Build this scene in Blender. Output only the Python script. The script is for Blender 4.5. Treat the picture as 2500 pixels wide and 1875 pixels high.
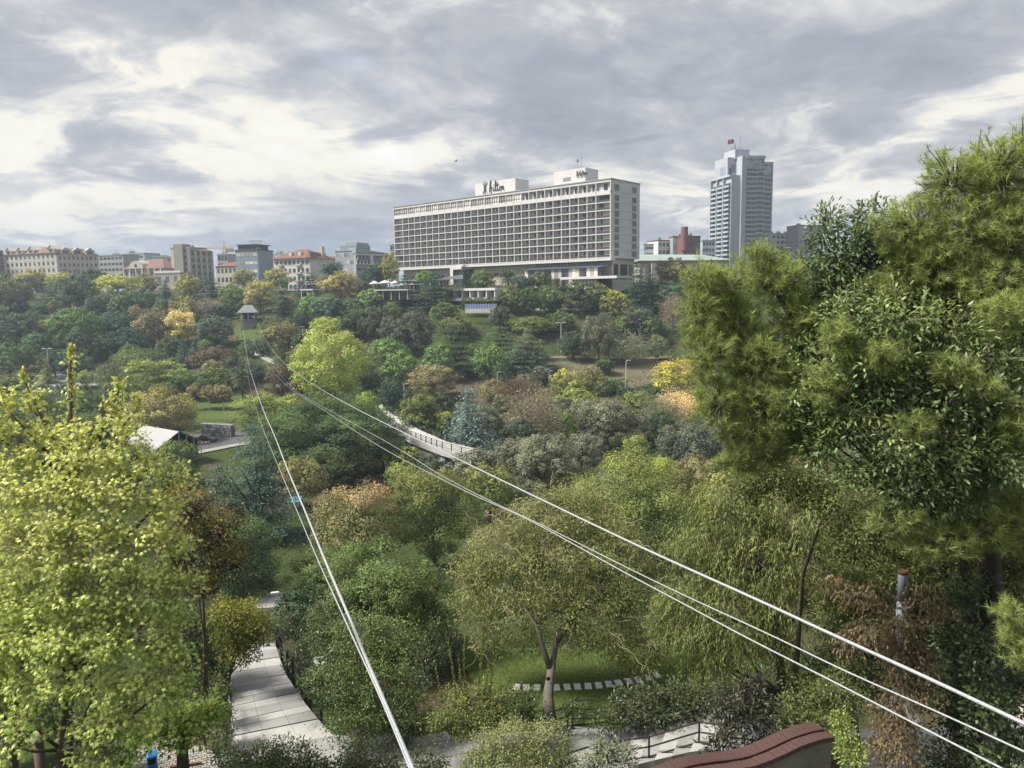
import bpy, math, random
import numpy as np
from mathutils import Vector, Matrix

for o in list(bpy.data.objects):
    bpy.data.objects.remove(o)
S = bpy.context.scene
COL = S.collection
rad = math.radians
EYE = 40.0                                   # camera height above the datum
# ------------------------------------------------------------------ camera
FOC, PITCH, ROLL = 1800.0, rad(6.98), rad(0.80)      # focal length in pixels of a 2500 x 1875 frame
_F = np.array([0, math.cos(PITCH), -math.sin(PITCH)])
_R0 = np.array([1.0, 0, 0]); _U0 = np.array([0, math.sin(PITCH), math.cos(PITCH)])
_R = _R0 * math.cos(ROLL) - _U0 * math.sin(ROLL)
_U = _U0 * math.cos(ROLL) + _R0 * math.sin(ROLL)
cd = bpy.data.cameras.new('camera'); cam = bpy.data.objects.new('camera', cd); COL.objects.link(cam)
cd.sensor_fit = 'HORIZONTAL'; cd.sensor_width = 36.0; cd.lens = FOC / 2500 * 36.0
cd.clip_start = 0.1; cd.clip_end = 12000
m = Matrix((( _R[0], _U[0], -_F[0], 0), (_R[1], _U[1], -_F[1], 0), (_R[2], _U[2], -_F[2], EYE), (0, 0, 0, 1)))
cam.matrix_world = m
S.camera = cam
# ------------------------------------------------------------------ exposure
S.view_settings.view_transform = 'Standard'; S.view_settings.look = 'None'
S.view_settings.gamma = 1.0; S.view_settings.use_curve_mapping = False
EXPO = 2.4
S.view_settings.exposure = EXPO
S.render.engine = 'CYCLES'
S.cycles.use_denoising = True
S.cycles.max_bounces = 6; S.cycles.diffuse_bounces = 2; S.cycles.glossy_bounces = 2
S.cycles.transmission_bounces = 4; S.cycles.transparent_max_bounces = 4; S.cycles.volume_bounces = 0
S.cycles.caustics_reflective = False; S.cycles.caustics_refractive = False
# ------------------------------------------------------------------ sun, behind thin cloud on the left
SUN_EL, SUN_AZ = rad(50), rad(-98)           # azimuth from +Y towards +X
sl = bpy.data.lights.new('sun', 'SUN'); sl.energy = 1.5; sl.angle = rad(16); sl.color = (1.0, 0.95, 0.86)
so = bpy.data.objects.new('sun', sl); COL.objects.link(so)
sd = Vector((math.sin(SUN_AZ) * math.cos(SUN_EL), math.cos(SUN_AZ) * math.cos(SUN_EL), math.sin(SUN_EL)))
so.rotation_euler = sd.to_track_quat('Z', 'Y').to_euler(); so.location = sd * 900

# ------------------------------------------------------------------ pixel -> place helpers (used to set real positions)
def ray(u, v):
    d = _F + (u - 1250) / FOC * _R + (937.5 - v) / FOC * _U
    return d
def at(u, v, Y):
    d = ray(u, v); k = Y / d[1]
    return Vector((d[0] * k, Y, EYE + d[2] * k))
def project(p):
    q = np.array([p[0], p[1], p[2] - EYE]); d = q @ _F
    return 1250 + FOC * (q @ _R) / d, 937.5 - FOC * (q @ _U) / d

# ------------------------------------------------------------------ world: Nishita sky under broken cloud
W = bpy.data.worlds.new('World'); S.world = W; W.use_nodes = True
nt = W.node_tree; nt.nodes.clear()
class G:
    """small helper that writes node maths"""
    def __init__(s, nt): s.nt = nt
    def n(s, t, **k):
        x = s.nt.nodes.new(t)
        for a, b in k.items(): setattr(x, a, b)
        return x
    def link(s, a, b):
        if isinstance(a, (int, float)): b.default_value = a
        elif isinstance(a, tuple): b.default_value = a
        else: s.nt.links.new(a, b)
    def m(s, op, a, b=0.0, c=0.0, clamp=False):
        x = s.n('ShaderNodeMath', operation=op); x.use_clamp = clamp
        s.link(a, x.inputs[0]); s.link(b, x.inputs[1])
        if len(x.inputs) > 2: s.link(c, x.inputs[2])
        return x.outputs[0]
    def add(s, *a):
        r = a[0]
        for b in a[1:]: r = s.m('ADD', r, b)
        return r
    def mul(s, a, b): return s.m('MULTIPLY', a, b)
    def noise(s, vec, scale, detail=6, rough=.55, dist=0.0, col=False):
        x = s.n('ShaderNodeTexNoise'); s.nt.links.new(vec, x.inputs['Vector'])
        x.inputs['Scale'].default_value = scale; x.inputs['Detail'].default_value = detail
        x.inputs['Roughness'].default_value = rough; x.inputs['Distortion'].default_value = dist
        return x.outputs['Color' if col else 'Fac']
    def comb(s, x, y, z):
        c = s.n('ShaderNodeCombineXYZ')
        for i, v in enumerate((x, y, z)): s.link(v, c.inputs[i])
        return c.outputs[0]
    def mix(s, f, a, b):
        x = s.n('ShaderNodeMix', data_type='RGBA'); x.clamp_factor = True
        s.link(f, x.inputs[0]); s.link(a, x.inputs[6]); s.link(b, x.inputs[7]); return x.outputs[2]
    def ramp(s, f, stops):
        x = s.n('ShaderNodeValToRGB'); s.link(f, x.inputs[0]); e = x.color_ramp.elements
        while len(e) < len(stops): e.new(.5)
        for i, (p, c) in enumerate(stops): e[i].position = p; e[i].color = (*c, 1)
        return x.outputs[0]
    def smooth(s, f, a, b):
        x = s.n('ShaderNodeMapRange', interpolation_type='SMOOTHSTEP'); s.link(f, x.inputs[0])
        x.inputs[1].default_value = a; x.inputs[2].default_value = b; return x.outputs[0]
g = G(nt)
tc = g.n('ShaderNodeTexCoord'); sep = g.n('ShaderNodeSeparateXYZ'); nt.links.new(tc.outputs['Generated'], sep.inputs[0])
X, Y_, Z = sep.outputs
az = g.m('ARCTAN2', X, Y_); el = g.m('ARCSINE', Z)
zc = g.add(g.m('MAXIMUM', Z, 0.0), 0.16)
px_, py_ = g.m('DIVIDE', X, zc), g.m('DIVIDE', Y_, zc)
P = g.comb(px_, py_, 0.0)
wz = g.noise(P, 0.9, 3, .5)
Pw = g.comb(g.add(px_, g.mul(wz, 0.9)), g.add(py_, g.mul(wz, 0.7)), 3.7)
n1 = g.noise(Pw, 1.05, 9, .56)               # large masses
n2 = g.noise(Pw, 3.3, 8, .60, .35)            # billows
A3 = g.comb(g.mul(az, 1.0), g.mul(el, 1.75), 1.3)
n3 = g.noise(A3, 6.5, 7, .62, .6)             # streaks low over the horizon
jit = g.add(g.mul(g.m('SUBTRACT', g.noise(A3, 5.0, 5, .6), .5), .5))
def lobe(u, v, su, sv, w, tilt=0.0):
    d = ray(u, v); a0 = math.atan2(d[0], d[1]); e0 = math.asin(d[2] / np.linalg.norm(d))
    da, de = g.m('SUBTRACT', az, a0), g.m('SUBTRACT', el, e0)
    da = g.add(da, g.mul(jit, 0.25)); de = g.add(de, g.mul(jit, 0.16))
    if tilt:
        c, s_ = math.cos(tilt), math.sin(tilt)
        da, de = g.add(g.mul(da, c), g.mul(de, s_)), g.add(g.mul(de, c), g.mul(da, -s_))
    q = g.add(g.m('POWER', g.mul(da, FOC / su), 2.0), g.m('POWER', g.mul(de, FOC / sv), 2.0))
    return g.mul(g.m('EXPONENT', g.mul(q, -1.0)), w)
LOBES = [(400, 230, 260, 120, .26), (110, 490, 330, 95, .36), (560, 330, 320, 60, .24), (180, 560, 220, 34, .10), (480, 610, 320, 36, -.12), (830, 370, 260, 40, .16), (330, 120, 120, 60, .10),
         (1760, 430, 330, 45, .16), (2140, 480, 260, 70, .24), (2400, 262, 240, 38, .24, .25), (1640, 510, 170, 40, .18), (1040, 385, 120, 26, .16), (140, 30, 110, 50, .14), (480, 420, 300, 50, .12), (1320, 60, 160, 50, .10),
         (110, 190, 150, 85, -.30), (330, 340, 110, 26, -.24), (640, 60, 240, 60, -.10), (1150, 190, 460, 120, -.16), (1500, 320, 360, 60, -.13), (450, 425, 150, 18, -.24), (760, 548, 400, 55, -.26), (250, 415, 120, 18, -.16),
         (2270, 110, 280, 65, -.18, -.1), (1750, 90, 420, 70, -.05), (1640, 585, 220, 26, -.18)]
n5 = g.noise(A3, 15.0, 6, .62, .8)            # small torn edges
puff = g.m('SUBTRACT', g.smooth(g.noise(Pw, 2.1, 9, .62, .6), .40, .60), .5)   # heaped edges
Bv = g.add(.51, g.mul(puff, .26), g.mul(g.m('SUBTRACT', n1, .5), .42), g.mul(g.m('SUBTRACT', n2, .5), .62), g.mul(g.m('SUBTRACT', n3, .5), .60), g.mul(g.m('SUBTRACT', n5, .5), .34), *[lobe(*l) for l in LOBES])
K = 10.0 / (2 ** EXPO)                       # cloud radiance, set against the background strength of 0.1
def ck(r, g_, b, f=1.0): return (r * K * f, g_ * K * f, b * K * f)
cloud = g.ramp(Bv, [(.10, (.35, .382, .445)), (.32, (.435, .463, .522)), (.52, (.53, .555, .60)), (.66, (.71, .72, .73)), (.80, (.96, .93, .83)), (1.0, (1.0, .985, .92))])
sky = g.n('ShaderNodeTexSky', sky_type='NISHITA'); sky.sun_disc = False
sky.sun_elevation = SUN_EL; sky.sun_rotation = SUN_AZ; sky.altitude = 60; sky.air_density = 1.2; sky.dust_density = 2.0
kk = g.n('ShaderNodeVectorMath', operation='SCALE'); nt.links.new(cloud, kk.inputs[0]); kk.inputs['Scale'].default_value = K
n4 = g.noise(A3, 3.1, 6, .6, .3)
hole = g.mul(g.smooth(n4, .62, .78), .16)     # thin places where the blue shows
hz = g.mul(g.smooth(g.m('MULTIPLY', el, -1.0), -.13, .01), .55)   # pale blue band towards the horizon
band = g.n('ShaderNodeVectorMath', operation='SCALE'); band.inputs[0].default_value = (.42, .51, .65); band.inputs['Scale'].default_value = K
full = g.mix(hole, kk.outputs[0], sky.outputs[0])
full = g.mix(hz, full, band.outputs[0])
bg = g.n('ShaderNodeBackground'); nt.links.new(full, bg.inputs[0]); bg.inputs[1].default_value = 0.1
wo = g.n('ShaderNodeOutputWorld'); nt.links.new(bg.outputs[0], wo.inputs[0])

# ------------------------------------------------------------------ object helpers
def tag(o, label=None, cat=None, group=None, kind=None):
    if label: o['label'] = label
    if cat: o['category'] = cat
    if group: o['group'] = group
    if kind: o['kind'] = kind
    return o
def thing(name, label, cat, loc, rz=0.0, group=None):
    o = bpy.data.objects.new(name, None); COL.objects.link(o); o.empty_display_size = .3
    o.location = loc; o.rotation_euler = (0, 0, rz)
    return tag(o, label, cat, group)
def link(name, me, parent=None, loc=(0, 0, 0), rot=(0, 0, 0), scale=(1, 1, 1)):
    o = bpy.data.objects.new(name, me); COL.objects.link(o)
    o.parent = parent; o.location = loc; o.rotation_euler = rot; o.scale = scale
    return o
class MB:
    """collects boxes, tubes and sheets into one mesh"""
    def __init__(s): s.v = []; s.f = []
    def quad(s, a, b, c, d):
        n = len(s.v); s.v += [tuple(a), tuple(b), tuple(c), tuple(d)]; s.f.append((n, n+1, n+2, n+3)); return s
    def poly(s, pts):
        n = len(s.v); s.v += [tuple(p) for p in pts]; s.f.append(tuple(range(n, n+len(pts)))); return s
    def box(s, x0, x1, y0, y1, z0, z1, M=None):
        n = len(s.v)
        vs = [Vector((x, y, z)) for z in (z0, z1) for y in (y0, y1) for x in (x0, x1)]
        if M is not None: vs = [M @ q for q in vs]
        s.v += [tuple(q) for q in vs]
        s.f += [(n, n+2, n+3, n+1), (n+4, n+5, n+7, n+6), (n, n+1, n+5, n+4), (n+2, n+6, n+7, n+3), (n, n+4, n+6, n+2), (n+1, n+3, n+7, n+5)]
        return s
    def prism(s, pts, z0, z1):
        """pts: plan outline, counter-clockwise; z0/z1 numbers or lists"""
        k = len(pts); n = len(s.v)
        zz0 = z0 if hasattr(z0, '__len__') else [z0]*k; zz1 = z1 if hasattr(z1, '__len__') else [z1]*k
        s.v += [(p[0], p[1], zz0[i]) for i, p in enumerate(pts)] + [(p[0], p[1], zz1[i]) for i, p in enumerate(pts)]
        s.f.append(tuple(n + i for i in reversed(range(k)))); s.f.append(tuple(n + k + i for i in range(k)))
        for i in range(k):
            j = (i+1) % k; s.f.append((n+i, n+j, n+k+j, n+k+i))
        return s
    def tube(s, pts, r, sides=6, cap=True):
        pts = [Vector(p) for p in pts]; k = len(pts)
        rs = r if hasattr(r, '__len__') else [r]*k
        n0 = len(s.v); ref = None
        for i, p in enumerate(pts):
            t = (pts[min(i+1, k-1)] - pts[max(i-1, 0)])
            t = t.normalized() if t.length > 1e-9 else Vector((0, 0, 1))
            if ref is None:
                ref = t.orthogonal().normalized()
            ref = (ref - t * ref.dot(t)); ref = ref.normalized() if ref.length > 1e-6 else t.orthogonal().normalized()
            b = t.cross(ref)
            for j in range(sides):
                a = 2*math.pi*j/sides
                s.v.append(tuple(p + (ref*math.cos(a) + b*math.sin(a))*rs[i]))
        for i in range(k-1):
            for j in range(sides):
                a, b_ = n0+i*sides+j, n0+i*sides+(j+1) % sides
                s.f.append((a, b_, b_+sides, a+sides))
        if cap:
            s.f.append(tuple(n0+j for j in reversed(range(sides)))); s.f.append(tuple(n0+(k-1)*sides+j for j in range(sides)))
        return s
    def lathe(s, prof, sides=12, c=(0, 0, 0)):
        n = len(s.v); k = len(prof)
        for r, z in prof:
            for j in range(sides):
                a = 2*math.pi*j/sides; s.v.append((c[0]+r*math.cos(a), c[1]+r*math.sin(a), c[2]+z))
        for i in range(k-1):
            for j in range(sides):
                a, b_ = n+i*sides+j, n+i*sides+(j+1) % sides; s.f.append((a, b_, b_+sides, a+sides))
        s.f.append(tuple(n+j for j in reversed(range(sides)))); s.f.append(tuple(n+(k-1)*sides+j for j in range(sides)))
        return s
    def mesh(s, name, mat, smooth=False):
        me = bpy.data.meshes.new(name); me.from_pydata(s.v, [], s.f); me.update()
        if mat: me.materials.append(mat)
        if smooth: me.polygons.foreach_set('use_smooth', [True]*len(me.polygons))
        return me
    def build(s, name, mat, parent=None, smooth=False, **k):
        return link(name, s.mesh(name, mat, smooth), parent, **k)
def bevel(o, w=.02, seg=1):
    b = o.modifiers.new('edge', 'BEVEL'); b.width = w; b.segments = seg; b.limit_method = 'ANGLE'; return o

# ------------------------------------------------------------------ materials
MATS = {}
def mat(name, col, rough=.8, var=.18, scale=3.0, bump=0.0, metal=0.0, spec=.3, stain=None, coords='Object'):
    """a procedural surface: two scales of tone variation, optional stains and relief"""
    if name in MATS: return MATS[name]
    m = bpy.data.materials.new(name); m.use_nodes = True; t = m.node_tree; q = G(t)
    p = t.nodes['Principled BSDF']; c = q.n('ShaderNodeTexCoord')
    n_ = q.noise(c.outputs[coords], scale, 6, .6); n2_ = q.noise(c.outputs[coords], scale*7.3, 3, .6)
    f = q.add(q.mul(n_, .7), q.mul(n2_, .3))
    lo = tuple(x*(1-var) for x in col); hi = tuple(min(1, x*(1+var)) for x in col)
    cc = q.ramp(f, [(.30, lo), (.70, hi)])
    if stain:
        st = q.smooth(q.noise(c.outputs[coords], stain[1], 5, .65, .4), .52, .70)
        cc = q.mix(q.mul(st, stain[2]), cc, (*stain[0], 1))
    t.links.new(cc, p.inputs['Base Color'])
    p.inputs['Roughness'].default_value = rough; p.inputs['Metallic'].default_value = metal
    p.inputs['Specular IOR Level'].default_value = spec
    if bump:
        b = q.n('ShaderNodeBump'); b.inputs['Strength'].default_value = bump; b.inputs['Distance'].default_value = .05
        t.links.new(f, b.inputs['Height']); t.links.new(b.outputs[0], p.inputs['Normal'])
    MATS[name] = m; return m
def glass_mat(name, col, rough=.12):
    if name in MATS: return MATS[name]
    m = bpy.data.materials.new(name); m.use_nodes = True; t = m.node_tree; q = G(t); p = t.nodes['Principled BSDF']
    oi = q.n('ShaderNodeObjectInfo')
    lo = tuple(x*.45 for x in col); hi = tuple(min(1, x*1.5) for x in col)
    t.links.new(q.ramp(oi.outputs['Random'], [(0, lo), (.6, col), (1, hi)]), p.inputs['Base Color'])
    p.inputs['Roughness'].default_value = rough; p.inputs['Specular IOR Level'].default_value = .6
    MATS[name] = m; return m
def leaf_mat(name, trans=.30, spec=.12, rough=.6, hue=.035, val=(.52, 1.70)):
    """foliage: own colour per plant, drifting towards the plant's second colour where the mesh says so"""
    m = bpy.data.materials.new(name); m.use_nodes = True; t = m.node_tree; q = G(t)
    for x in list(t.nodes): t.nodes.remove(x)
    out = q.n('ShaderNodeOutputMaterial'); oi = q.n('ShaderNodeObjectInfo')
    a1 = q.n('ShaderNodeAttribute', attribute_name='var'); a2 = q.n('ShaderNodeAttribute', attribute_name='turn')
    a3 = q.n('ShaderNodeAttribute', attribute_name='tip_colour'); a3.attribute_type = 'OBJECT'
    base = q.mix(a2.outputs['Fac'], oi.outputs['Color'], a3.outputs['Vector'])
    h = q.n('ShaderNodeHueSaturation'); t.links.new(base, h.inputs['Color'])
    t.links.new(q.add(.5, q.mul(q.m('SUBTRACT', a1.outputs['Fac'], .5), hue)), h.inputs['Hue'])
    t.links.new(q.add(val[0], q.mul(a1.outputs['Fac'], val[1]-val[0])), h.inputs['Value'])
    p = q.n('ShaderNodeBsdfPrincipled'); t.links.new(h.outputs[0], p.inputs['Base Color'])
    p.inputs['Roughness'].default_value = rough; p.inputs['Specular IOR Level'].default_value = spec
    tr = q.n('ShaderNodeBsdfTranslucent'); br = q.n('ShaderNodeHueSaturation'); br.inputs['Value'].default_value = 1.25; br.inputs['Saturation'].default_value = 1.1
    t.links.new(h.outputs[0], br.inputs['Color']); t.links.new(br.outputs[0], tr.inputs['Color'])
    mx = q.n('ShaderNodeMixShader'); mx.inputs[0].default_value = trans
    t.links.new(p.outputs[0], mx.inputs[1]); t.links.new(tr.outputs[0], mx.inputs[2]); t.links.new(mx.outputs[0], out.inputs[0])
    MATS[name] = m; return m
LEAF = leaf_mat('foliage'); NEEDLE = leaf_mat('needles', .2, .2, .55); GLOSSY = leaf_mat('glossy_leaf', .26, .38, .42)
BARK = mat('bark', (.085, .070, .055), .9, .35, 6, .6); PALEBARK = mat('pale_bark', (.30, .27, .22), .9, .3, 6, .4); DARKBARK = mat('dark_bark', (.045, .036, .030), .9, .35, 8, .6)
WHITEWASH = mat('whitewashed_bark', (.55, .53, .48), .9, .2, 5)
TWIG = mat('pale_twig', (.30, .27, .17), .85, .3, 8)
# ------------------------------------------------------------------ terrain
_PY = np.array([-60, 0, 8, 14, 18, 29, 36, 46, 60, 75, 150, 195, 210, 225, 238, 250, 262, 270, 280, 290, 300, 335, 600, 6000.])
_PD = np.array([8, 9, 10, 13, 13.4, 14.0, 17, 22, 26.8, 29, 29.8, 29.6, 28, 24.5, 21, 16.5, 9.5, 7, 3, 0, -2.5, -4.5, -6, -6.])
def _ss(x, a, b):
    t = np.clip((x-a)/(b-a), 0, 1); return t*t*(3-2*t)
def ground(x, y):
    """height of the land above the datum: near terrace, valley floor, far hillside"""
    x = np.asarray(x, float); y = np.asarray(y, float)
    k = 1 + .45*_ss(-x, 5, 120) - .02*_ss(x, 60, 120)
    t = np.where(y > 150, 150 + (y-150)/k, y)
    d = np.interp(t, _PY, _PD)
    d = (d + np.interp(t+2.5, _PY, _PD) + np.interp(t-2.5, _PY, _PD))/3
    w = _ss(y, 60, 120)
    d = d + w*(1.0*np.sin(x*.035+1.3)*np.sin(y*.028) + .5*np.sin(x*.11)*np.sin(y*.09+2))
    d = d + .75*np.exp(-((x+9.5)/4.2)**2)*_ss(y, 20, 28)*(1-_ss(y, 31, 40))      # the stairway's cutting
    return EYE - d
def gz(x, y): return float(ground(x, y))
def hit(u, v, y0=4.0, y1=520.0):
    """where the sight line through a pixel meets the land, or None"""
    d = ray(u, v); ys = np.arange(y0, y1, .5); k = ys/d[1]
    dz = EYE + d[2]*k - ground(d[0]*k, ys)
    i = np.nonzero(dz < 0)[0]
    if len(i) == 0: return None
    i = i[0]
    if i == 0: return Vector((d[0]*k[0], ys[0], EYE+d[2]*k[0]))
    a, b = ys[i-1], ys[i]; f = dz[i-1]/(dz[i-1]-dz[i]); y = a+(b-a)*f
    x = d[0]*y/d[1]; return Vector((x, y, gz(x, y)))

def np_mesh(name, V, Fa, mats, attrs=None, smooth=False):
    """mesh from numpy arrays; Fa is a list of (n,k) index arrays"""
    me = bpy.data.meshes.new(name); V = np.asarray(V, np.float32)
    me.vertices.add(len(V)); me.vertices.foreach_set('co', V.ravel())
    Fa = [np.asarray(f, np.int32) for f in Fa if len(f)]
    nl = sum(f.size for f in Fa); npoly = sum(len(f) for f in Fa)
    me.loops.add(nl); me.polygons.add(npoly)
    me.loops.foreach_set('vertex_index', np.concatenate([f.ravel() for f in Fa]))
    ls = []; o = 0
    for f in Fa:
        ls.append(o + np.arange(len(f))*f.shape[1]); o += f.size
    me.polygons.foreach_set('loop_start', np.concatenate(ls).astype(np.int32))
    for k, a in (attrs or {}).items():
        at_ = me.attributes.new(k, 'FLOAT', 'POINT'); at_.data.foreach_set('value', np.asarray(a, np.float32))
    for mm in (mats if isinstance(mats, (list, tuple)) else [mats]): me.materials.append(mm)
    me.update(calc_edges=True)
    if smooth: me.polygons.foreach_set('use_smooth', np.ones(npoly, bool))
    return me

def sheet(name, xs, ys, mt, lift=0.0, kind='structure'):
    xx, yy = np.meshgrid(xs, ys); zz = ground(xx, yy) + lift
    V = np.stack([xx, yy, zz], -1).reshape(-1, 3); nx = len(xs)
    i = np.arange(len(xs)-1)[None, :] + nx*np.arange(len(ys)-1)[:, None]; i = i.ravel()
    o = link(name, np_mesh(name, V, [np.stack([i, i+1, i+1+nx, i+nx], -1)], mt, smooth=True)); o['kind'] = kind; return o
def soil_mat():
    m = bpy.data.materials.new('soil_and_turf'); m.use_nodes = True; t = m.node_tree; q = G(t); p = t.nodes['Principled BSDF']
    c = q.n('ShaderNodeTexCoord').outputs['Object']
    grass = q.ramp(q.noise(c, .9, 8, .65), [(.3, (.028, .042, .014)), (.7, (.060, .085, .024))])
    earth = q.ramp(q.noise(c, 1.7, 8, .65), [(.3, (.060, .042, .028)), (.7, (.135, .095, .062))])
    f = q.mul(q.smooth(q.noise(c, .055, 5, .6, .5), .50, .62), .8)
    t.links.new(q.mix(f, grass, earth), p.inputs['Base Color']); p.inputs['Roughness'].default_value = .95
    p.inputs['Specular IOR Level'].default_value = .1
    b = q.n('ShaderNodeBump'); b.inputs['Strength'].default_value = .6; b.inputs['Distance'].default_value = .2
    t.links.new(q.noise(c, 2.2, 8, .7), b.inputs['Height']); t.links.new(b.outputs[0], p.inputs['Normal'])
    return m
xs = np.unique(np.concatenate([np.linspace(-230, 230, 150), np.array([-5000, -2500, -1200, -700, -420, -300, 300, 420, 700, 1200, 2500, 5000])]))
ys = np.unique(np.concatenate([np.linspace(-40, 0, 5), np.linspace(0, 70, 60), np.linspace(72, 360, 120), np.array([-300, -120, 400, 460, 540, 640, 900, 1500, 3000, 5500])]))
sheet('ground', xs, ys, soil_mat())

def strip(name, rows, mt, lift=.05, n=10, kind='structure', parent=None):
    """a sheet draped on the land between a left and a right line given as pixel pairs"""
    L = [hit(*a) for a, b in rows]; R = [hit(*b) for a, b in rows]
    V = []; F = []
    def lerp(A, s):
        i = min(int(s), len(A)-2); return A[i].lerp(A[i+1], s-i)
    k = (len(rows)-1)*6
    for a in range(k+1):
        s = a*(len(rows)-1)/k; p, q_ = lerp(L, s), lerp(R, s)
        for b in range(n+1):
            c = p.lerp(q_, b/n); V.append((c.x, c.y, gz(c.x, c.y)+lift))
    for a in range(k):
        for b in range(n):
            i = a*(n+1)+b; F.append((i, i+1, i+n+2, i+n+1))
    me = bpy.data.meshes.new(name); me.from_pydata(V, [], F); me.materials.append(mt); me.update()
    o = link(name, me, parent)
    if kind: o['kind'] = kind
    return o

# ------------------------------------------------------------------ foliage
def unit(a): return a/np.maximum(np.linalg.norm(a, axis=-1, keepdims=True), 1e-9)
def leaf_cards(pos, axis, nrm, ln, wd, var, turn, shape='rhomb', droop=0.0):
    """pos = leaf base; returns verts, faces, attributes. shapes: rhomb, ellip, lobed, needle"""
    n = len(pos); axis = unit(axis); side = unit(np.cross(nrm, axis)); nn = np.cross(axis, side)
    ln = np.broadcast_to(ln, (n,))[:, None]; wd = np.broadcast_to(wd, (n,))[:, None]
    if shape == 'needle':
        prof = [(0, -.5, 0), (0, .5, 0), (1, 0, 0)]; faces = [(0, 1, 2)]
    elif shape == 'rhomb':
        prof = [(0, 0, 0), (.45, .5, .12), (1, 0, -droop), (.45, -.5, .12)]; faces = [(0, 1, 2, 3)]
    elif shape == 'ellip':
        prof = [(0, 0, 0), (.3, .46, .08), (.68, .40, .04), (1, 0, -droop), (.68, -.40, .04), (.3, -.46, .08)]; faces = [(0, 1, 2, 5), (2, 3, 4, 5)]
    else:
        out = [(0, .0), (-.02, .40), (.24, .17), (.46, .62), (.52, .15), (1.0, 0.0), (.52, -.15), (.46, -.62), (.24, -.17), (-.02, -.40)]
        prof = [(.26, 0, .0)] + [(a, b, -.25*abs(b)-droop*a*a) for a, b in out]
        faces = [(0, 1+i, 1+(i+1) % 10) for i in range(10)]
    k = len(prof); V = np.empty((n, k, 3), np.float32)
    for i, (a, b, c) in enumerate(prof):
        V[:, i] = pos + axis*ln*a + side*wd*b + nn*wd*c
    base = (np.arange(n)*k)[:, None]; by = {}
    for f in faces: by.setdefault(len(f), []).append(base+np.array(f)[None])
    return V.reshape(-1, 3), [np.concatenate(x) for x in by.values()], np.repeat(var, k), np.repeat(turn, k)
def join(parts):
    V = []; F = {}; a = []; b = []; o = 0
    for v, fs, x, y in parts:
        V.append(v); a.append(x); b.append(y)
        for f in fs: F.setdefault(f.shape[1], []).append(f+o)
        o += len(v)
    return np.concatenate(V), [np.concatenate(f) for f in F.values()], np.concatenate(a), np.concatenate(b)
def sphere_dirs(n, rng):
    i = np.arange(n)+.5; ph = i*2.399963+rng.random()*6; z = 1-2*i/n
    z = np.clip(z+rng.normal(0, .5/math.sqrt(n), n), -1, 1); r = np.sqrt(1-z*z); return np.stack([r*np.cos(ph), r*np.sin(ph), z], -1)
def bumpy(d, rng, k=9, amp=.24):
    r = np.ones(len(d))
    for _ in range(k):
        c = unit(rng.normal(size=3)); r += amp*rng.uniform(-.8, 1)*np.exp(-((1-d@c)/.16))
    return r

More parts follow.
